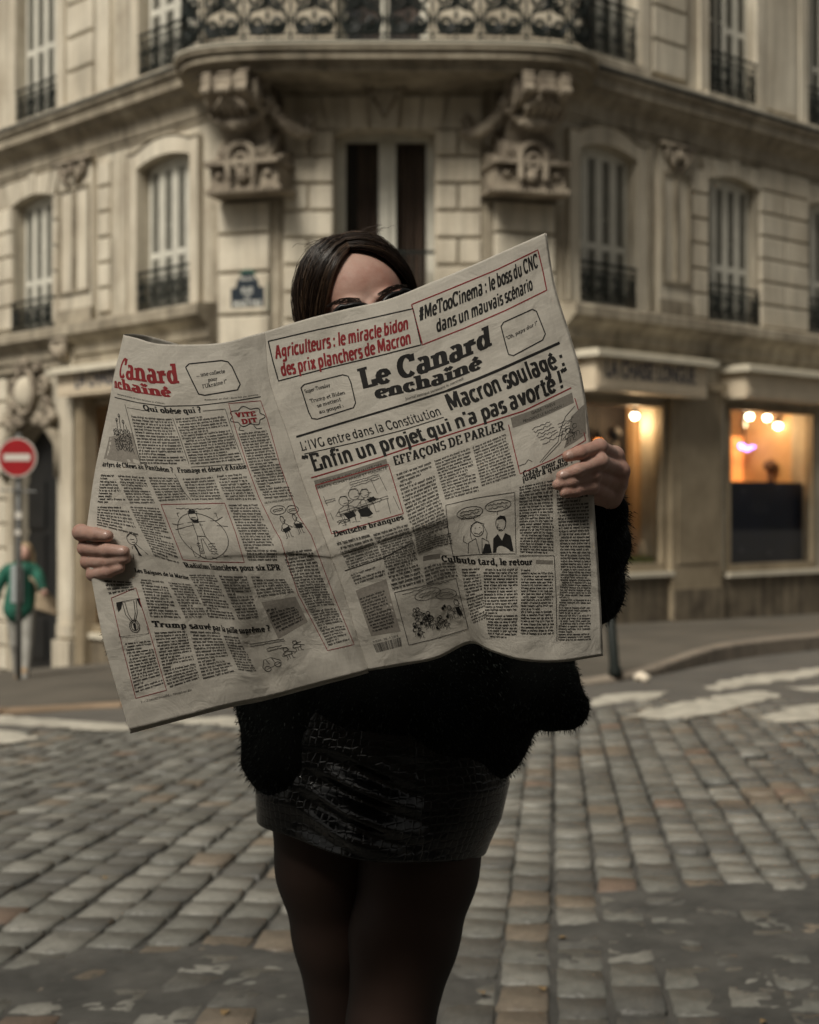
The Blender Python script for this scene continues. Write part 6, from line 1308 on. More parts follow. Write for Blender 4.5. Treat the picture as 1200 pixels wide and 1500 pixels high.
c3 = [(655, 745), (752, 726), (755, 808), (665, 811)]
k.strokes(c3, [oval(.32, .16, .20, .11), oval(.76, .13, .20, .10)] + [scrib(.17, .47, .12 + .06 * i, 14, .02, i) for i in range(3)] + [scrib(.61, .91, .10 + .06 * i, 14, .02, i + 9) for i in range(2)] + [[(.36, .27), (.38, .33)], [(.74, .23), (.74, .29)]] + [oval(.40, .50, .10, .14), oval(.78, .46, .08, .13), [(.30, .44), (.28, .62), (.30, .7)], [(.50, .42), (.55, .6), (.53, .72)], [(.30, .42), (.40, .34), (.52, .42)], [(.34, .56), (.42, .60), (.47, .55)], [(.36, .47), (.38, .47)], [(.43, .47), (.45, .47)], [(.22, .98), (.24, .76), (.36, .68)], [(.58, .98), (.56, .76), (.46, .68)], [(.36, .68), (.40, .98)], [(.46, .68), (.44, .98)], [(.18, .6), (.16, .72), (.22, .78)], [(.74, .46), (.72, .52), (.76, .53)], [(.74, .56), (.80, .57)]], 1.0)
k.blob(c3, [(.62, .99), (.64, .72), (.72, .64), (.78, .78), (.84, .64), (.93, .70), (.97, .99)]); k.blob(c3, [(.72, .38), (.78, .31), (.86, .34), (.88, .46), (.84, .38)]); k.blob(c3, [(.44, .99), (.50, .80), (.58, .82), (.60, .99)])
c4 = [(580, 872), (667, 851), (685, 918), (600, 940)]; k.strokes(c4, [oval(.50, .16, .22, .11), oval(.80, .25, .18, .10)] + [scrib(.35, .65, .13 + .05 * i, 12, .015, i) for i in range(2)] + [scrib(.68, .92, .22 + .05 * i, 10, .015, i) for i in range(2)] + doodle(.93, .78, .40, seed=21) + doodle(.78, .80, .30, seed=22) + [scrib(.1, .9, .02, 24, .012, 5)], 0.8)
for i in range(13): r_ = random.Random(i); k.strokes(c4, doodle(r_.uniform(.08, .68), r_.uniform(.55, .98), r_.uniform(.18, .28), seed=30 + i), 0.9)
for i in range(8): r_ = random.Random(50 + i); x_, y_ = r_.uniform(.1, .7), r_.uniform(.45, .9); k.blob(c4, [(x_, y_), (x_ + .04, y_ - .02), (x_ + .05, y_ + .05), (x_ + .01, y_ + .05)])
k.blob(c4, [(.88, .55), (.96, .54), (.99, .72), (.90, .74)]); k.build('cartoon', INK)
k = Ink(RP); k.start('drawing'); bq = k.quad([(547, 944), (589, 933), (591, 946), (552, 956)]); a = 0.0; A = []; B = []
while a < 0.97:
    w_ = random.choice((.008, .014, .02)); A += [a, a + w_, a + w_, a]; B += [0, 0, 1, 1]; a += w_ + random.choice((.008, .012, .018))
u, v = bq(A, B); k.addq(u, v, np.arange(len(A)).reshape(-1, 4)); k.sans('M 02394 - 306 - F: 2,00 €', (547, 942), (584, 933), 3.6, 0.0); k.build('barcode', INK)
k = Ink(RP); k.blob([(815, 600), (860, 590), (860, 650), (815, 660)], [(0.5, .25), (.98, .0), (.99, .75), (.6, .9), (.25, .99), (.42, .6)]); k.build('halftone_band', TINT)

# ---------------- left page
k = Ink(LP); k.slab('Canard', (174, 553), (264, 561), 29, 0.25, 0.12, 0.12); k.slab('nchaîné', (168, 568), (252, 581), 15.5, 0.30, 0.14, 0.12); k.build('masthead', INKR)
k = Ink(LP); k.ribbon([(272, 538), (277, 533), (325, 528), (334, 530), (340, 537), (352, 563), (348, 571), (300, 579), (291, 577), (283, 561)], 1.8, closed=True)
for t_, a, b_ in (('... une collecte', (288, 552), (330, 546)), ('pour', (305, 559), (319, 557)), ("l'Ukraine !”", (297, 569), (333, 561))): k.slab(t_, a, b_, 5.8, 0.16, 0.09)
k.build('speech_frame', INK)
k = Ink(LP); k.ribbon([(168, 582), (203, 590), (240, 595), (290, 594), (340, 588), (382, 581)], 1.3); k.sans("Liberté pour la presse de tous les jours et d'ailleurs", (172, 578), (241, 592), 2.8, 0.0, .2); k.sans('Rédacteur en chef : deux fois par semaine', (300, 587), (378, 579), 2.8, 0.0, .2); k.build('border_line', INK)
k = Ink(LP); k.slab('Qui obèse qui ?', (211, 601), (296, 604), 9, 0.27, 0.12); k.slab('artyrs de CNews au Panthéon ?', (150, 683), (255, 692), 7.8, 0.27, 0.12); k.slab("Fromage et désert d'Arabie", (261, 692), (362, 686), 7.8, 0.27, 0.12); k.slab('Radiations financières pour six EPR', (272, 831), (412, 835), 8.6, 0.27, 0.12)
k.slab('Les Baignes de la Marine', (198, 838), (277, 849), 6.4, 0.27, 0.12); k.slab('Trump sauvé par la paille suprême ?', (224, 918), (397, 924), 9, 0.27, 0.12); k.build('headline', INK)
k = Ink(LP); k.slab('VITE', (346, 611), (376, 609), 7, 0.3, 0.16); k.slab('DIT', (355, 621), (378, 618), 7, 0.3, 0.16); k.build('headline', INKR)
k = Ink(LP); k.ribbon([(382, 587), (335, 591), (345, 628), (365, 690), (380, 730), (402, 775), (411, 790), (437, 871), (480, 953), (519, 944), (490, 875), (456, 784), (437, 755), (410, 680), (392, 615)], 0.9, closed=True); k.ribbon([(236, 739), (329, 737), (345, 780), (358, 824), (310, 823), (268, 820), (252, 780)], 0.9, closed=True); k.ribbon([(163, 876), (199, 861), (222, 935), (244, 1011), (199, 1023), (180, 950)], 0.9, closed=True); k.build('border_line', INKR)
k = Ink(LP); cl = [(348 + 0 * i, 0) for i in range(1)]; cc_ = (362, 610); k.ribbon([(cc_[0] + (24 + 2.6 * math.cos(7 * t)) * math.cos(t), cc_[1] + (13 + 2 * math.cos(7 * t)) * math.sin(t)) for t in [2 * math.pi * i / 60 for i in range(60)]], 1.2, closed=True); k.ribbon([(352, 624), (350, 630), (358, 631)], 1.0); k.ribbon([(372, 623), (376, 628), (384, 627)], 1.0); k.ribbon([(186, 597), (215, 602), (207, 601)], 0.7)
k.ribbon([(183, 592), (195, 638), (207, 682)], 0.7); k.ribbon([(253, 612), (265, 645), (277, 680)], 0.7); k.ribbon([(297, 602), (330, 599), (343, 640), (358, 679), (280, 684)], 0.7); k.ribbon([(256, 694), (268, 718), (280, 733)], 0.7)
c5 = [(186, 738), (230, 742), (262, 822), (190, 815)]
for c in ([(192, 608), (251, 612), (275, 680), (206, 680)], [(256, 612), (328, 604), (355, 674), (280, 681)], [(148, 694), (167, 695), (188, 738), (143, 737)], [(172, 695), (212, 698), (229, 738), (191, 738)], [(217, 698), (259, 699), (277, 732), (234, 735)], [(267, 700), (312, 697), (327, 732), (282, 733)], [(317, 696), (361, 692), (377, 733), (333, 733)], [(143, 741), (186, 741), (205, 786), (142, 770)], [(190, 741), (233, 743), (264, 826), (226, 815)], [(334, 738), (377, 738), (408, 822), (364, 822)], [(349, 634), (391, 629), (431, 728), (388, 731)],
          [(414, 809), (457, 803), (513, 938), (482, 947)], [(276, 841), (315, 842), (345, 908), (306, 905)], [(320, 842), (362, 843), (380, 905), (350, 908)], [(367, 843), (414, 844), (432, 868), (379, 876)], [(204, 847), (241, 851), (266, 906), (221, 905)], [(246, 852), (278, 855), (305, 905), (272, 906)], [(152, 848), (193, 852), (198, 864), (160, 872)], [(183, 941), (221, 937), (241, 1002), (199, 1016)], [(226, 925), (273, 923), (293, 994), (247, 1009)], [(278, 923), (322, 926), (344, 984), (298, 996)], [(327, 930), (350, 932), (378, 984), (350, 982)], [(389, 892), (430, 884), (446, 908), (408, 927)]): k.body(c)
k.sans('LES PAUVRES S’ENDORMENT', (388, 738), (430, 732), 3.2, 0.0); k.sans('2 - « LE CANARD ENCHAÎNÉ » - Mercredi 6 mars 2024', (207, 1030), (281, 1012), 3.4, 0.0); k.sans('A.-C. M.', (338, 676), (352, 674), 3.2, .01); k.build('column_text', INKT)
k = Ink(LP); k.fill([(383, 882), (433, 874), (451, 911), (408, 936)]); k.build('halftone_band', TINTL)
k = Ink(LP); k.fill([(160, 640), (194, 634), (206, 681), (152, 672)], 6, 6); k.build('halftone_band', TINTL)
k = Ink(LP)
c6 = [(166, 592), (182, 592), (206, 680), (151, 674)]; k.strokes(c6, [scrib(.1 + .02 * i, .9, .45 + .03 * i, 16, .05, i) for i in range(12)] + [[(.5, .2), (.5, .42)], [(.7, .3), (.66, .5)], [(.3, .28), (.36, .5)], [(.8, .35), (.82, .5)]] + [oval(.5, .2, .06, .03), oval(.7, .3, .05, .03), oval(.3, .28, .05, .03)], 1.0)
c7 = [(240, 742), (327, 741), (356, 821), (270, 817)]      # man with arms spread inside a circle
k.strokes(c7, [oval(.48, .55, .42, .44, 30), [(.18, .12), (.85, .12), (.85, .96), (.18, .96), (.18, .12)], oval(.46, .17, .075, .11), [(.38, .10), (.46, .03), (.56, .08), (.54, .14)], [(.42, .28), (.10, .36), (.02, .34)], [(.42, .34), (.12, .43), (.03, .46)], [(.52, .28), (.82, .26), (.93, .20)], [(.52, .34), (.84, .36), (.96, .38)], [(.40, .3), (.40, .56), (.34, .78), (.30, .95), (.24, .97)], [(.54, .3), (.56, .56), (.66, .78), (.76, .92), (.82, .92)], [(.46, .60), (.42, .80), (.42, .96), (.36, .99)], [(.49, .60), (.54, .8), (.56, .96), (.64, .98)], [(.40, .56), (.56, .56)], [(.42, .2), (.5, .2)], [(.44, .24), (.50, .24)]] + [scrib(.32, .40, .7 + .05 * i, 5, .02, i) for i in range(5)] + [scrib(.56, .68, .7 + .05 * i, 5, .02, i) for i in range(5)] + [scrib(.2, .8, .03, 24, .012, 3)], 1.0); k.blob(c7, [(.39, .13), (.43, .04), (.53, .07), (.5, .12)]); k.blob(c7, [(.40, .20), (.46, .26), (.54, .22), (.52, .30), (.42, .30)])
c8 = [(392, 742), (433, 735), (456, 782), (412, 796)]; k.strokes(c8, [oval(.3, .14, .26, .12), oval(.78, .2, .2, .12)] + [scrib(.12, .48, .11 + .05 * i, 10, .012, i) for i in range(2)] + [scrib(.64, .92, .18 + .05 * i, 8, .012, i) for i in range(2)] + doodle(.30, .92, .6, seed=11) + doodle(.72, .9, .56, seed=12), 0.9); k.blob(c8, [(.2, .66), (.42, .62), (.44, .72), (.22, .78)]); k.blob(c8, [(.6, .58), (.86, .64), (.86, .76), (.66, .74)])
c9 = [(179, 778), (206, 780), (220, 812), (190, 822)]; k.strokes(c9, [oval(.4, .3, .25, .22), [(.2, .2), (.5, .0), (.7, .2)], [(.2, .98), (.3, .6), (.5, .5), (.9, .98)], [(.3, .3), (.5, .32)], [(.35, .42), (.5, .44)]], 1.0); k.blob(c9, [(.40, .55), (.48, .55), (.62, .95), (.48, .9)])
c10 = [(170, 882), (205, 875), (219, 929), (174, 934)]; k.strokes(c10, [[(.02, .02), (.98, .02), (.98, .98), (.02, .98), (.02, .02)], [(.25, .05), (.32, .4), (.5, .62)], [(.35, .05), (.42, .4), (.54, .6)], [(.82, .05), (.76, .4), (.62, .62)], [(.72, .05), (.68, .4), (.58, .6)], oval(.57, .74, .17, .17), oval(.57, .74, .12, .12)], 1.2); k.blob(c10, [(.02, .02), (.26, .02), (.18, .22), (.06, .30)]); k.blob(c10, [(.98, .02), (.84, .02), (.9, .2), (.97, .3)]); k.blob(c10, [(.52, .66), (.62, .66), (.60, .86), (.54, .84)])
c11 = [(361, 941), (439, 929), (458, 962), (388, 988)]; k.strokes(c11, [[(.04, .8), (.14, .6), (.3, .58), (.42, .74), (.42, .82), (.05, .9), (.04, .8)], oval(.12, .88, .06, .08), oval(.34, .84, .06, .08), [(.18, .62), (.2, .76)], [(.30, .6), (.31, .74)]] + doodle(.62, .8, .42, seed=14) + doodle(.84, .62, .4, seed=15) + [[(.45, .35), (.95, .3)]] + [scrib(.3, .6, .28 + .08 * i, 12, .02, i) for i in range(2)] + [scrib(.04, .7, .06 + .07 * i, 18, .012, i) for i in range(2)], 1.0)
k.build('cartoon', INK)

# ------------------------------------------------------------------ the woman behind the newspaper
SKIN = mat('skin', (0.54, 0.355, 0.29), 0.58, col2=(0.45, 0.245, 0.19), vscale=22, bump=0.10, bscale=140, spec=0.4)
SKIN.node_tree.nodes['Principled BSDF'].inputs['Subsurface Weight'].default_value = 0.12; SKIN.node_tree.nodes['Principled BSDF'].inputs['Subsurface Radius'].default_value = (0.012, 0.004, 0.002); SKIN.node_tree.nodes['Principled BSDF'].inputs['Subsurface Scale'].default_value = 0.5
NAIL = mat('fingernail', (0.58, 0.39, 0.33), 0.28, spec=0.5)
woman = empty('person', (-0.03, 2.32, 0.0)); tag(woman, 'woman in black fur jacket and leather skirt hiding her face behind a newspaper', 'person'); WI = Matrix.Translation(-woman.location)
def wpart(o, par=None): o.parent = par or woman; o.matrix_parent_inverse = WI if par is None else Matrix.Identity(4); return o
def hand(fing, wrist, palm_r, thumb, fore):
    pr = []; mc = []
    for (M0, Pp, Dd, Tt, r) in fing:
        m, p, d, t = [P(*q) for q in (M0, Pp, Dd, Tt)]; mc.append(m)
        pr += [('c', m, p, r * 1.12, r * 1.0, 0.004), ('c', p, d, r * 1.0, r * 0.90, 0.003), ('c', d, t, r * 0.90, r * 0.76, 0.003)]
        pr.append(('c', p, p + (p - (m + d) / 2).normalized() * 0.001, r * 1.05, r * 1.02, 0.004)); pr.append(('c', m, m + (m - p).normalized() * 0.004, r * 1.18, r * 1.1, 0.006))
    w_ = P(*wrist)
    for m in mc: pr.append(('c', m, w_ + (m - mc[1]) * 0.42, palm_r * 0.74, palm_r, 0.010))
    pr.append(('c', (mc[0] + mc[3]) / 2, w_, palm_r * 1.15, palm_r * 1.25, 0.012)); th = [P(*q) for q in thumb]
    pr += [('c', w_ + (th[0] - w_) * 0.3, th[0], palm_r * 1.1, 0.0125, 0.010), ('c', th[0], th[1], 0.0115, 0.0105, 0.004), ('c', th[1], th[2], 0.0105, 0.0085, 0.003)]
    f_ = P(*fore); pr.append(('c', w_, w_ + (f_ - w_) * 0.9, 0.0235, 0.030, 0.014))
    V, Q = sdf_mesh(pr, 0.00135); V = relax(V, Q, 2, 0.4); return V, Q
HR = hand([((150, 790, 1.968), (119, 780, 1.927), (141, 783, 1.904), (158, 785, 1.898), 0.0098), ((153, 811, 1.975), (126, 803, 1.932), (158, 806, 1.900), (182, 808, 1.893), 0.0096), ((157, 829, 1.979), (130, 823, 1.934), (161, 822, 1.904), (184, 818, 1.896), 0.0093), ((160, 845, 1.980), (138, 841, 1.930), (160, 837, 1.906), (176, 832, 1.899), 0.0086)],
          (182, 868, 2.04), 0.0125, [(182, 822, 1.985), (196, 795, 1.958), (205, 776, 1.945)], (205, 925, 2.16))
HL = hand([((900, 668, 1.925), (878, 655, 1.884), (850, 663, 1.862), (832, 668, 1.858), 0.0096), ((908, 689, 1.925), (880, 676, 1.877), (846, 689, 1.858), (823, 697, 1.856), 0.0094), ((904, 708, 1.93), (869, 696, 1.878), (837, 706, 1.860), (817, 710, 1.856), 0.0090), ((897, 725, 1.935), (866, 713, 1.880), (843, 719, 1.864), (827, 722, 1.857), 0.0086)],
          (881, 757, 1.975), 0.0120, [(874, 716, 1.945), (858, 694, 1.925), (842, 676, 1.912)], (872, 850, 2.12))
HC = P(528, 462, 2.24); HM = (Matrix.Rotation(R(-16), 3, 'Y') @ Matrix.Rotation(R(11), 3, 'Z') @ Matrix.Rotation(R(7), 3, 'X'))
def H(x, y, z): return HC + HM @ Vector((x, y, z))
def he(x, y, z, rx, ry, rz, k=0.012, op='e'): return (op, H(x, y, z), (rx, ry, rz), HM, k)
head = [he(0, .010, .016, .074, .094, .092), he(0, -.030, .030, .060, .055, .055), he(0, -.030, -.045, .055, .062, .075), he(0, -.052, -.098, .024, .026, .022, .014), he(.038, -.045, -.030, .024, .032, .028, .014), he(-.038, -.045, -.030, .024, .032, .028, .014),
        ('c', H(0, -.088, .008), H(0, -.112, -.034), .0075, .0115, .010), he(.010, -.102, -.037, .008, .010, .007, .006), he(-.010, -.102, -.037, .008, .010, .007, .006), he(.032, -.086, .018, .022, .010, .007, .010), he(-.032, -.086, .018, .022, .010, .007, .010),
        he(.032, -.094, -.004, .016, .012, .011, .008, '-e'), he(-.032, -.094, -.004, .016, .012, .011, .008, '-e'), he(.032, -.078, -.004, .0125, .0125, .0125, .003), he(-.032, -.078, -.004, .0125, .0125, .0125, .003),
        he(0, -.092, -.064, .022, .009, .0048, .005), he(0, -.091, -.073, .018, .009, .0055, .005), he(.076, .010, -.005, .007, .018, .030, .005), he(-.076, .010, -.005, .007, .018, .030, .005)]
HV, HQ = sdf_mesh(head, 0.0022); HV = relax(HV, HQ, 2, 0.4)
neck0 = H(0, .012, -.07); sh_r, sh_l = P(418, 655, 2.36), P(722, 640, 2.33); nb = P(572, 628, 2.36); el_r, el_l = P(212, 925, 2.18), P(858, 865, 2.15); wr_r, wr_l = P(184, 872, 2.05), P(880, 762, 1.985); pel = P(556, 1130, 2.33)
knl, knr = P(571, 1505, 2.265), P(515, 1505, 2.42)
anl, anr = Vector((-.035, 2.26, .11)), Vector((-.075, 2.62, .115))
legs = [('c', P(626, 1160, 2.318), P(614, 1270, 2.305), .100, .0885, .02), ('c', P(614, 1270, 2.305), P(592, 1370, 2.285), .0885, .081, .02), ('c', P(592, 1370, 2.285), knl, .081, .064, .02), ('c', knl, knl + Vector((0, .01, -.05)), .062, .054, .02), ('c', knl + Vector((0, .012, -.05)), knl + Vector((0, .025, -.16)), .052, .056, .02), ('c', knl + Vector((0, .025, -.16)), anl, .056, .034, .02)]
legs2 = [('c', P(478, 1160, 2.37), P(484, 1270, 2.37), .092, .083, .02), ('c', P(484, 1270, 2.37), P(502, 1370, 2.39), .083, .076, .02), ('c', P(502, 1370, 2.39), knr, .076, .0635, .02), ('c', knr, knr + Vector((0, .02, -.05)), .060, .053, .02), ('c', knr + Vector((0, .02, -.05)), knr + Vector((.01, .06, -.16)), .052, .055, .02), ('c', knr + Vector((.01, .06, -.16)), anr, .055, .034, .02)]
body = [('c', neck0, nb, .048, .054, .02), ('c', nb, (sh_r + nb) / 2, .058, .058, .03), ('c', nb, (sh_l + nb) / 2, .058, .058, .03), ('c', (sh_r + nb) / 2, sh_r, .056, .050, .03), ('c', (sh_l + nb) / 2, sh_l, .056, .050, .03), ('e', P(566, 760, 2.35), (.150, .100, .19), None, .04), ('e', P(560, 930, 2.34), (.125, .085, .13), None, .04), ('e', pel, (.165, .105, .11), None, .04),
        ('c', sh_r, el_r, .046, .036, .02), ('c', el_r, wr_r, .036, .024, .02), ('c', sh_l, el_l, .046, .036, .02), ('c', el_l, wr_l, .036, .024, .02)] + [(a, p, q, r1 - .014, r2 - .012, .004) for a, p, q, r1, r2, kk in legs + legs2]
BV, BQ = sdf_mesh(body, 0.008); BV = relax(BV, BQ, 1, 0.4)
Vs, Qs, o_ = [], [], 0
for v, q in ((BV, BQ), (HV, HQ), HR, HL): Vs.append(v); Qs.append(q + o_); o_ += len(v)
wpart(np_mesh('body', np.concatenate(Vs), np.concatenate(Qs), SKIN, None, True))
# fingernails
def nail(tip, base, w_, l_, up=(0, -1, 0.1)):
    t, b_ = P(*tip), P(*base); d = (t - b_).normalized(); n = Vector(up); n = (n - d * n.dot(d)).normalized(); s_ = d.cross(n); mb = MB(); N = 8; vs = []
    for i in range(N + 1):
        a = -1 + 2 * i / N
        for j in range(5):
            v = j / 4; ww = w_ * (0.9 + 0.1 * math.sin(math.pi * v)) * (1 if j < 4 else .75); vs.append(t + d * (l_ * (v - .72)) + s_ * (a * ww) + n * (0.0074 * math.cos(a * 0.75) + 0.0002 - (0.0009 if j == 4 else 0)))
    mb.add(vs, [(i * 5 + j, i * 5 + j + 1, i * 5 + j + 6, i * 5 + j + 5) for i in range(N) for j in range(4)]); wpart(mb.build('fingernail', NAIL, None, True, False))
nail((158, 785, 1.898), (141, 783, 1.904), .0052, .012, (0.0, -1, .15)); nail((182, 808, 1.893), (158, 806, 1.900), .005, .011, (0, -1, .1)); nail((832, 668, 1.858), (850, 663, 1.862), .0052, .012, (-.1, -1, .1)); nail((823, 697, 1.856), (846, 689, 1.858), .005, .011, (-.1, -1, 0))
# eyebrows
BROW = mat('dark_brown_brow', (0.03, 0.018, 0.012), 0.7)
for sx in (-1, 1):
    mb = MB()
    for i in range(260):
        u = random.random(); x = sx * (.012 + .044 * u); z = .0175 + .008 * math.sin(u * 2.4) + random.uniform(-.0045, .0045) * (1 - .6 * u); y = -.0945 + .013 * u * u + .0 ; q = H(x, y - .0035, z); mb.tube([q, q + HM @ Vector((sx * .006, .001 - .0015, .0025 - .003 * u))], [.0005, .00015], 3, caps=False)
    wpart(mb.build('eyebrow', BROW))
# sunglasses
SG = mat('black_acetate', (0.006, 0.006, 0.006), 0.32, spec=0.3); LENS = mat('dark_tinted_lens', (0.004, 0.004, 0.005), 0.12, spec=0.35)
fr = MB(); lens = []
for sx in (-1, 1):
    o2 = [(sx * (.034 + .030 * math.cos(t) * (1 if math.cos(t) * sx > 0 else .9)), -.006 + .0215 * math.sin(t) + (.004 if math.sin(t) > 0 and math.cos(t) > 0.3 else 0)) for t in [2 * math.pi * i / 28 for i in range(28)]]
    yy = lambda x: -.120 + 0.9 * abs(x) ** 1.6
    fr.tube([H(x, yy(x), z) for x, z in o2], .0042, 6, True); fr.tube([H(sx * .062, yy(.062), .006), H(sx * .074, -.070, .006), H(sx * .079, -.02, .004), H(sx * .080, .02, 0.0)], .0028, 6)
    m2 = MB(); m2.add([H(0 + sx * .034, yy(.034) - .003, -.006)] + [H(x, yy(x), z) for x, z in o2], [(0, 1 + i, 1 + (i + 1) % 28) for i in range(28)]); lens.append(m2)
fr.tube([H(-.008, yy(.008), .001), H(0, -.121, .008), H(.008, yy(.008), .004)], .003, 6)
so = wpart(fr.build('sunglasses', SG, None, True))
for m2 in lens: wpart(m2.build('lens', LENS, None, True), so)
# hair: parted in the middle, sleek, falling on both sides
HAIR = [mat('dark_brown_hair', (0.018, 0.011, 0.008), 0.42, spec=0.45), mat('brown_hair', (0.045, 0.027, 0.017), 0.38, spec=0.5), mat('light_brown_hair_strand', (0.13, 0.08, 0.048), 0.4, spec=0.5)]
SCALP = mat('hair_shadow_mass', (0.010, 0.007, 0.005), 0.9, spec=0.1)
def hair_pt(side, s, t, lift=1.0, jit=None):
    """s: 0 front .. 1 back along the parting, t: 0 root .. 1 tip"""
    al = R(52 + 105 * s); d0 = Vector((0.0, -math.cos(al), math.sin(al)))
    d1 = Vector((side * .86, -.56 + 1.25 * s, -.12 - .1 * s)) if side < 0 else Vector((side * .93, -.36 + 1.1 * s, .02 - .1 * s)); 
    if jit: d1 = d1 + Vector(jit)
    d1.normalize()
    t1 = min(t / 0.55, 1.0); e = t1; w_ = math.acos(max(-1, min(1, d0.dot(d1)))); d = (d0 * math.sin((1 - e) * w_) + d1 * math.sin(e * w_)) / math.sin(w_)
    rad = Vector((.0885 * lift, .1035 * lift, .1045 * lift)); hump = 1 + 0.035 * math.sin(math.pi * min(1, t1 * 1.6)) * (1 if t1 < .62 else .6)
    p = Vector((d.x * rad.x, d.y * rad.y, d.z * rad.z)) * hump + Vector((0, .012, .014))
    if t > 0.55:
        q = (t - 0.55) / 0.45; p += Vector((-side * .012 * q * q + (-.004 * q if side < 0 else -.012 * q), (.012 if side < 0 else .045) * q + .01 * q, -.19 * q))
    return p
for side in (-1, 1):
    pass
cap = MB(); NS, NT = 26, 26
for side in (-1, 1):
    vs = [H(*(hair_pt(side, i / NS, j / NT, 0.955))) for i in range(NS + 1) for j in range(NT + 1)]
    cap.add(vs, [(i * (NT + 1) + j, i * (NT + 1) + j + 1, (i + 1) * (NT + 1) + j + 1, (i + 1) * (NT + 1) + j) for i in range(NS) for j in range(NT)])
ho = wpart(cap.build('hair', SCALP, None, True, False)); md = ho.modifiers.new('thickness', 'SOLIDIFY'); md.thickness = .004; md.offset = 0
bk = MB(); bk.ball((0, 0, 0), 1, 20, 14); bkv = [H(v[0] * .078, .022 + v[1] * .088, .012 + v[2] * .096) for v in bk.v if True]
bb = MB(); keep = [i for i, v in enumerate(bk.v) if v[1] > -.25]; ks_ = set(keep); bb.add(bkv, [f for f in bk.f if all(i in ks_ for i in f)]); wpart(bb.build('back_hair', SCALP, None, True, False), ho)
SV = [[], [], []]; SF = [[], [], []]
for i in range(8000):
    side = -1 if i % 2 else 1; s = random.random() ** 1.35; cl = int(s * 34); off = random.gauss(0, .004); h_ = 0 if random.random() < .52 else 1 if random.random() < .93 else 2
    if s < 0.05 and side < 0 and random.random() < .35: h_ = 2
    if .25 < (s * 9) % 1 < .38 and random.random() < .4: h_ = 2
    lift = 0.985 + 0.05 * random.random() ** 1.5 + 0.024 * math.sin(cl * 2.4 + 3 * s); fly = random.random() < .05; t1 = random.uniform(.85, 1.0); K = 12; ph = random.uniform(0, 6); fk = max(0, 1 - s / .09); jit = (random.uniform(-.02, .02) + (.10 * fk * random.random() if side < 0 else -.05 * fk * random.random()), random.uniform(-.05, .03) - (.14 * fk * random.random() if side < 0 else .07 * fk * random.random()), random.uniform(-.06, .06)); s2 = s + (((cl + .5) / 34) - s) * 0.55; pts = []
    for j in range(K + 1):
        t = t1 * j / K; sj = s + (s2 - s) * min(1, t * 1.6); p = hair_pt(side, max(0, min(1, sj + .004 * math.sin(ph + 5 * t))), t, lift + (0.055 * math.sin(math.pi * min(1, t * 1.5)) * random.uniform(.8, 1.2) if fly else 0), jit); pts.append(H(*p) + Vector((off * .3 * t, 0, 0)))
    r = random.uniform(.0004, .0008) * (0.5 if fly else 1); mb = MB(); mb.tube(pts, [r] * K + [r * .3], 3, caps=False); o_ = len(SV[h_]); SV[h_] += mb.v; SF[h_] += [tuple(a + o_ for a in f) for f in mb.f]
for i in range(70):      # short flyaways along the parting
    s = random.uniform(.1, .6); al = R(52 + 105 * s); side = random.choice((-1, 1)); q = Vector((random.gauss(0, .02), -.104 * math.cos(al) + .012, .109 * math.sin(al) + .014)); pts = [H(*(q + Vector((side * .035 * k_ / 6, .01 * math.sin(k_), .005 * math.sin(k_ / 6 * 2.4) * random.uniform(.5, 1.4) - .004)))) for k_ in range(7)]
    mb = MB(); mb.tube(pts, .00022, 3, caps=False); o_ = len(SV[1]); SV[1] += mb.v; SF[1] += [tuple(a + o_ for a in f) for f in mb.f]
for i in range(3): o = np_mesh('hair_strands', SV[i], SF[i], HAIR[i], None, True); wpart(o, ho); o['kind'] = 'stuff'
# tights over both legs
TIGHT = bpy.data.materials.new('sheer_black_tights'); TIGHT.use_nodes = True; n = TIGHT.node_tree; b = n.nodes['Principled BSDF']; lw = n.nodes.new('ShaderNodeLayerWeight'); lw.inputs[0].default_value = 0.42
mx = n.nodes.new('ShaderNodeMix'); mx.data_type = 'RGBA'; mx.inputs[6].default_value = (0.058, 0.034, 0.026, 1); mx.inputs[7].default_value = (0.003, 0.003, 0.003, 1); n.links.new(lw.outputs['Facing'], mx.inputs[0]); n.links.new(mx.outputs[2], b.inputs['Base Color']); b.inputs['Roughness'].default_value = 0.62; b.inputs['Specular IOR Level'].default_value = 0.25
for L_ in (legs, legs2): V, Q = sdf_mesh(L_, 0.005); V = relax(V, Q, 3, 0.5); wpart(np_mesh('tights', V, Q, TIGHT, None, True))
BOOT = mat('black_ankle_boot', (0.01, 0.009, 0.009), 0.3)
for an, fz in ((anl, 0.0), (anr, 0.0)):
    pr = [('c', an + Vector((0, 0, .05)), an, .042, .042, .01), ('c', an, Vector((an.x, an.y - .02, .05)), .04, .042, .015), ('c', Vector((an.x, an.y - .03, .045)), Vector((an.x, an.y - .15, .032)), .036, .027, .02)]
    V, Q = sdf_mesh(pr, .005); V[:, 2] = np.maximum(V[:, 2], .012); wb = wpart(np_mesh('ankle_boot', V, Q, BOOT, None, True)); hb_ = MB(); hb_.box(an.x - .026, an.x + .026, an.y - .01, an.y + .035, -.002, .03); hb_.box(an.x - .033, an.x + .033, an.y - .175, an.y - .03, -.002, .014); wpart(hb_.build('sole', BOOT), wb)
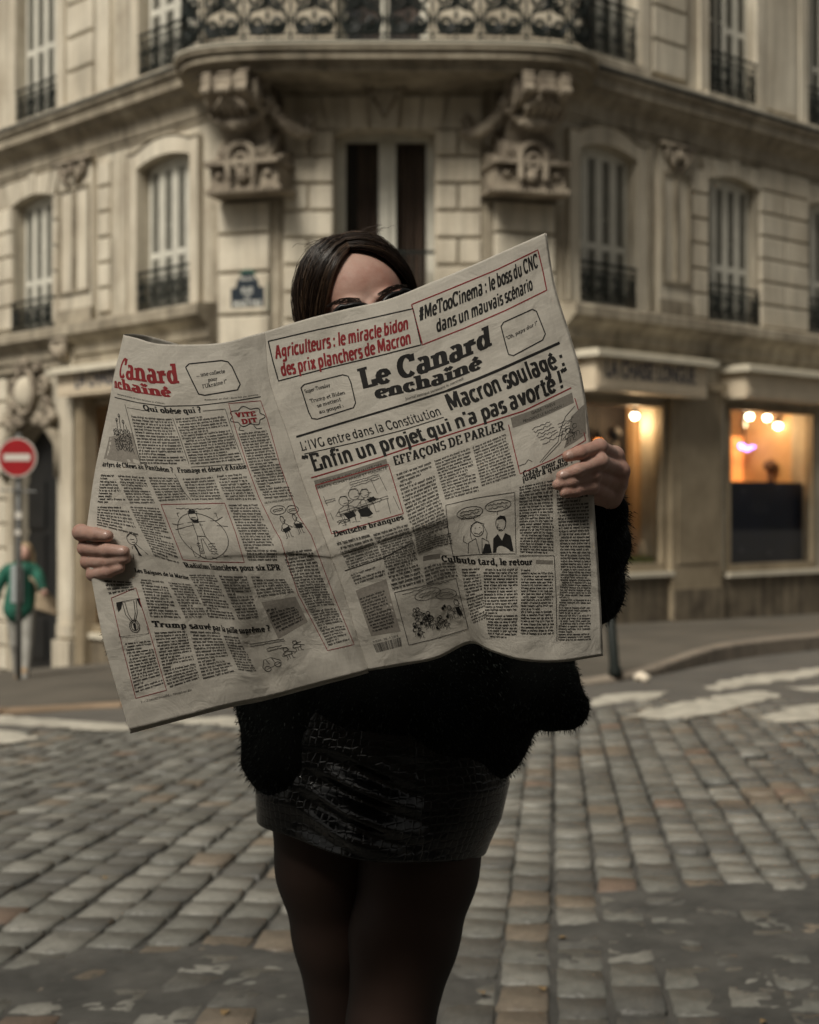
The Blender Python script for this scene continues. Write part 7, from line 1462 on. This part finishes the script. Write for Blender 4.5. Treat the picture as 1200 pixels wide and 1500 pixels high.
# croc-embossed leather skirt
CROC = bpy.data.materials.new('black_croc_leather'); CROC.use_nodes = True; n = CROC.node_tree; b = n.nodes['Principled BSDF']; b.inputs['Base Color'].default_value = (0.004, 0.004, 0.004, 1); b.inputs['Roughness'].default_value = 0.17; b.inputs['Specular IOR Level'].default_value = 0.5
uvn = n.nodes.new('ShaderNodeUVMap'); uvn.uv_map = 'croc'; vo = n.nodes.new('ShaderNodeTexVoronoi'); vo.feature = 'DISTANCE_TO_EDGE'; vo.inputs['Scale'].default_value = 1.0; vo.inputs['Randomness'].default_value = 0.42; n.links.new(uvn.outputs[0], vo.inputs['Vector'])
cr = n.nodes.new('ShaderNodeValToRGB'); cr.color_ramp.elements[0].position = 0.0; cr.color_ramp.elements[1].position = 0.16; cr.color_ramp.interpolation = 'EASE'; n.links.new(vo.outputs['Distance'], cr.inputs[0])
n5 = n.nodes.new('ShaderNodeTexNoise'); n5.inputs['Scale'].default_value = 0.8; n.links.new(uvn.outputs[0], n5.inputs['Vector']); ad = n.nodes.new('ShaderNodeMath'); ad.operation = 'MULTIPLY_ADD'; ad.inputs[1].default_value = 0.35; n.links.new(n5.outputs['Fac'], ad.inputs[0]); n.links.new(cr.outputs[0], ad.inputs[2])
bp = n.nodes.new('ShaderNodeBump'); bp.inputs['Strength'].default_value = 0.4; bp.inputs['Distance'].default_value = 0.0012; n.links.new(ad.outputs[0], bp.inputs['Height']); n.links.new(bp.outputs[0], b.inputs['Normal'])
NU, NV = 180, 90; U, V = np.meshgrid(np.linspace(0, 1, NU + 1), np.linspace(0, 1, NV + 1)); U, V = U.ravel(), V.ravel(); th = 2 * np.pi * U
Ysk = 2.325; xl = np.interp(V, [0, .35, .6, .8, 1], [432, 398, 380, 376, 379]); xr = np.interp(V, [0, .3, .6, .8, 1], [690, 735, 748, 737, 713]); cxp = (xl + xr) / 2; hw = (xr - xl) / 2; px = cxp + hw * np.cos(th)
yh = 1200 + 46 * np.clip((px - 378) / 336, 0, 1) ** 1.35 + 4 * np.sin(th); py = 990 + (yh - 990) * V
X = (px - CX) * Ysk / F; Z = CAMZ - (py - HY) * Ysk / F; Yd = Ysk - 0.138 * np.sin(th) * np.interp(V, [0, .4, 1], [.86, 1.0, .93])
fr_ = np.clip(np.sin(th), 0, 1) ** .5; q = (py - 1105) - 0.40 * (px - 500); m = np.exp(-((px - 530) / 62) ** 2) * np.exp(-((py - 1150) / 55) ** 2)
disp = 0.012 * np.sin(q / 5.8) * m + 0.004 * np.sin((py - 1100) / 16 + px / 40) * np.exp(-((px - 420) / 40) ** 2) * (V > .4) + 0.003 * np.sin(px / 24 + py / 50) + 0.0028 * np.exp(-((px - 603 - 0.04 * (py - 1100)) / 3.2) ** 2)
disp += 0.0022 * np.exp(-((yh - py) / 10) ** 2)
tt = np.clip((V - .42) / .5, 0, 1); disp += 0.050 * np.exp(-((px - 548) / 66) ** 2) * tt * tt * (3 - 2 * tt)
Yd = Yd - disp * fr_; X = X + disp * np.cos(th) * 0.5
i = np.arange(NV)[:, None] * (NU + 1) + np.arange(NU)[None]; Q = np.stack([i, i + 1, i + NU + 2, i + NU + 1], -1).reshape(-1, 4)
sk = wpart(np_mesh('skirt', np.stack([X, Yd, Z], -1), Q, CROC, None, True)); uv = sk.data.uv_layers.new(name='croc'); li = np.empty(len(sk.data.loops), np.int32); sk.data.loops.foreach_get('vertex_index', li)
cc = np.stack([U * 94, (py - 990) / 11.0], -1)[li]; uv.data.foreach_set('uv', cc.ravel().astype(np.float32)); md = sk.modifiers.new('thickness', 'SOLIDIFY'); md.thickness = .0025; md.offset = -1
st = MB()
for sgn in (-5, 5):
    pts = []
    for k_ in range(60):
        y_ = 1040 + k_ * 3.1; x_ = 603 + .04 * (y_ - 1100) + sgn; th_ = math.acos(max(-1, min(1, (x_ - 560) / 182))); pts.append(P(x_, y_, Ysk - 0.138 * math.sin(th_) - 0.0035))
    for k_ in range(0, 59, 2): st.tube([pts[k_], pts[k_ + 1]], .0006, 4)
wpart(st.build('seam_stitching', CROC), sk)
# black fur jacket
FURB = mat('black_fur_base', (0.005, 0.0055, 0.005), 0.95, spec=0.1); FURS = mat('black_fur_pile', (0.013, 0.018, 0.0155), 0.6, spec=0.3)
SW = lambda x, y, d: P(x, y, d)
coat = [('e', P(566, 760, 2.36), (.185, .125, .24), None, .04), ('e', P(562, 950, 2.36), (.175, .120, .17), None, .05),
        ('c', P(408, 1000, 2.30), P(406, 1112, 2.29), .060, .056, .04), ('c', P(455, 960, 2.29), P(440, 1112, 2.28), .062, .053, .04), ('c', P(480, 900, 2.32), P(405, 1000, 2.30), .07, .06, .03),
        ('c', P(520, 940, 2.27), P(520, 1030, 2.235), .060, .050, .03), ('c', P(590, 940, 2.27), P(585, 1035, 2.225), .060, .050, .03), ('c', P(640, 980, 2.27), P(640, 1050, 2.235), .060, .050, .03), ('c', P(640, 900, 2.29), P(655, 1078, 2.27), .062, .055, .04), ('c', P(690, 930, 2.30), P(715, 1088, 2.30), .07, .060, .04), ('c', P(740, 930, 2.34), P(740, 1060, 2.34), .055, .048, .03), ('c', P(740, 950, 2.32), P(790, 1018, 2.28), .055, .050, .03), ('c', P(780, 1010, 2.30), P(818, 1030, 2.27), .045, .040, .02), ('c', P(815, 1020, 2.27), P(838, 1036, 2.26), .040, .028, .02), ('c', P(790, 960, 2.34), P(800, 1000, 2.30), .05, .05, .02),
        ('c', nb + Vector((0, 0, -.03)), (sh_r + nb) / 2 + Vector((0, 0, -.02)), .075, .075, .03), ('c', nb + Vector((0, 0, -.03)), (sh_l + nb) / 2 + Vector((0, 0, -.02)), .075, .075, .03), ('c', (sh_r + nb) / 2, sh_r, .072, .066, .03), ('c', (sh_l + nb) / 2, sh_l, .072, .066, .03),
        ('c', sh_r, el_r, .066, .055, .02), ('c', el_r, wr_r + Vector((.004, .01, .004)), .054, .034, .02), ('c', sh_l, el_l, .068, .053, .02), ('c', el_l, P(874, 800, 2.045), .050, .045, .02), ('c', P(874, 800, 2.045), P(886, 752, 1.968), .045, .033, .01)]
V, Q = sdf_mesh(coat, 0.0075); V = relax(V, Q, 1, .5); N_ = vnormals(V, Q); V = V + N_ * (nz(V, 26, 1)[:, None] * .0045 + nz(V, 9, 5)[:, None] * .004)
co = wpart(np_mesh('fur_jacket', V, Q, FURB, None, True)); N_ = vnormals(V, Q)
C_ = V[Q].mean(1); CN = N_[Q].mean(1); CN /= np.linalg.norm(CN, axis=1)[:, None] + 1e-9; vis = np.where(CN[:, 1] < 0.35)[0]; pick = rng.choice(vis, min(42000, len(vis) * 3)); base = C_[pick] + rng.normal(0, .0028, (len(pick), 3)); nrm = CN[pick]
dirn = nrm * 0.7 + np.array([0, 0, -.75]) + rng.normal(0, .28, (len(pick), 3)); dirn /= np.linalg.norm(dirn, axis=1)[:, None]; ln = rng.uniform(.003, .0075, len(pick))[:, None]; sd_ = np.cross(dirn, rng.normal(0, 1, (len(pick), 3))); sd_ /= np.linalg.norm(sd_, axis=1)[:, None]; sd_ *= .0007
T = np.stack([base - sd_ - nrm * .002, base + sd_ - nrm * .002, base + dirn * ln], 1).reshape(-1, 3); o = np_mesh('fur_pile', T, np.arange(len(T)).reshape(-1, 3), FURS, None, False); wpart(o, co); o['kind'] = 'stuff'
bs = MB(); bs.tube([P(596, 985, 2.2), P(590, 1020, 2.195), P(594, 1055, 2.19)], .002, 5); bs.tube([P(645, 1015, 2.2), P(655, 1035, 2.195)], .003, 5); wpart(bs.build('jacket_edge_piping', SG), co)

# ------------------------------------------------------------------ passers-by far behind on the left
def passer(px, ytop, yfoot, Yd, lab, jc, tc_, hc, shoe, lean=0.0, step=0.12, arm=None, bag=None, hairlen=0.2):
    k_ = Yd / F; x0 = (px - CX) * k_; z0 = CAMZ - (yfoot - HY) * k_; hgt = (yfoot - ytop) * k_; s = hgt / 1.68
    e = empty('person', (x0, Yd, z0)); tag(e, lab, 'person'); I_ = Matrix.Identity(4)
    def v(x, y, z): return (x * s, y * s, z * s)
    def add(n_, pr, m, vox=.014, par=e): V, Q = sdf_mesh(pr, vox); V = relax(V, Q, 1, .4); o = np_mesh(n_, V, Q, m, par, True); return o
    hd = v(lean + .02, -.03, 1.56); a1 = arm or ((.24, -.02, 1.12), (.22, -.14, .92)); a2 = ((-.29, 0, 1.12), (-.30, -.12, .92))
    add('body', [('e', hd, v(.075, .092, .115), None, .02), ('c', v(lean, 0, 1.42), v(lean, 0, 1.3), .05 * s, .055 * s, .02), ('c', v(lean, 0, 1.3), v(0, 0, 1.0), .12 * s, .12 * s, .04), ('c', v(.18, 0, 1.36), v(*a1[0]), .045 * s, .036 * s, .02), ('c', v(*a1[0]), v(*a1[1]), .036 * s, .028 * s, .02), ('c', v(-.18, 0, 1.36), v(*a2[0]), .045 * s, .036 * s, .02), ('c', v(*a2[0]), v(*a2[1]), .036 * s, .028 * s, .02), ('e', v(*a1[1]), v(.04, .03, .05), None, .01), ('e', v(*a2[1]), v(.04, .03, .05), None, .01),
                ('c', v(.08, 0, .95), v(.09, -step * .4, .5), .085 * s, .055 * s, .02), ('c', v(.09, -step * .4, .5), v(.10, -step, .08), .055 * s, .035 * s, .02), ('c', v(-.08, 0, .95), v(-.08, step * .3, .5), .085 * s, .055 * s, .02), ('c', v(-.08, step * .3, .5), v(-.08, step, .08), .055 * s, .035 * s, .02), ('c', v(lean + .02, -.11, 1.55), v(lean + .02, -.125, 1.52), .012 * s, .014 * s, .01)], SKIN)
    add('hair', [('e', v(lean + .02, .01, 1.60), v(.092, .10, .105), None, .02), ('c', v(lean - .06, .02, 1.56), v(lean - .08, .0, 1.56 - hairlen), .035 * s, .03 * s, .02), ('c', v(lean + .10, .02, 1.56), v(lean + .11, .0, 1.56 - hairlen), .035 * s, .03 * s, .02)], hc)
    add('jacket', [('c', v(lean * .8, 0, 1.36), v(-.02, 0, .92), .15 * s, .19 * s, .04), ('c', v(.15, 0, 1.38), v(-.15, 0, 1.38), .07 * s, .07 * s, .03), ('c', v(.19, 0, 1.34), v(*a1[0]), .07 * s, .06 * s, .02), ('c', v(*a1[0]), v(*[a1[0][i] * .25 + a1[1][i] * .75 for i in range(3)]), .06 * s, .045 * s, .02), ('c', v(-.19, 0, 1.34), v(*a2[0]), .07 * s, .06 * s, .02), ('c', v(*a2[0]), v(*[a2[0][i] * .25 + a2[1][i] * .75 for i in range(3)]), .06 * s, .045 * s, .02)], jc)
    add('trousers', [('c', v(0.05, 0, .96), v(-.05, 0, .96), .12 * s, .12 * s, .03), ('c', v(.08, 0, .92), v(.09, -step * .4, .5), .10 * s, .075 * s, .02), ('c', v(.09, -step * .4, .5), v(.10, -step, .12), .075 * s, .065 * s, .02), ('c', v(-.08, 0, .92), v(-.08, step * .3, .5), .10 * s, .075 * s, .02), ('c', v(-.08, step * .3, .5), v(-.08, step, .12), .075 * s, .065 * s, .02)], tc_)
    for sx, yy in ((.10, -step), (-.08, step)): o = add('shoe', [('c', v(sx, yy + .02, .06), v(sx, yy - .16, .045), .055 * s, .042 * s, .02), ('c', v(sx, yy, .2), v(sx, yy, .08), .05 * s, .055 * s, .02)], shoe)
    return e, s
GREENJ = mat('green_jacket', (0.012, 0.115, 0.075), 0.8, var=0.4, vscale=6); PALES = mat('pale_blue_shirt', (0.33, 0.36, 0.36), 0.8, var=0.2, vscale=8); BLOND = mat('blond_hair', (0.36, 0.26, 0.15), 0.6, var=0.4, vscale=20); BROWNH = mat('brown_hair_far', (0.10, 0.06, 0.04), 0.6)
JEAN = mat('faded_pale_jeans', (0.32, 0.31, 0.28), 0.85, var=0.3, vscale=10); OLIVE = mat('brown_trousers', (0.075, 0.06, 0.045), 0.9, var=0.3, vscale=6); TANB = mat('tan_boot', (0.36, 0.25, 0.15), 0.7); DKS = mat('dark_shoe', (0.02, 0.02, 0.022), 0.6); BEIGE = mat('beige_bag', (0.40, 0.31, 0.21), 0.8, var=0.2, vscale=8)
pe_, s_ = passer(31, 797, 1004, 17.2, 'blond woman in an open green jacket and pale jeans walking behind the sign pole', GREENJ, JEAN, BLOND, TANB, 0.03, .24, ((.27, -.16, 1.26), (.34, -.28, 1.12)))
b = MB(); b.box(-.07, .07, -.16, -.13, 0.95, 1.38); o = b.build('shirt', PALES, pe_); o.location = (0, -.03, 0); md = o.modifiers.new('bevel', 'BEVEL'); md.width = .012
tote = empty('shoulder_bag', (pe_.location.x + .33 * s_, 17.1, pe_.location.z + 1.0 * s_)); tag(tote, 'beige bag held up in the hand of the blond woman in green', 'bag')
b = MB(); b.hexa([(-.13, -.03, -.08), (.13, -.03, -.16), (.13, .04, -.16), (-.13, .04, -.08), (-.12, -.02, .12), (.09, -.02, .05), (.09, .03, .05), (-.12, .03, .12)]); o = b.build('bag_body', BEIGE, tote); md = o.modifiers.new('bevel', 'BEVEL'); md.width = .02; md.segments = 3
b = MB(); b.tube([(-.1, 0, .1), (-.14, 0, .26), (-.30, .0, .34), (-.1, .0, .2), (.06, 0, .06)], .012, 5); b.build('strap', BEIGE, tote, True)
bpy.context.view_layer.update()
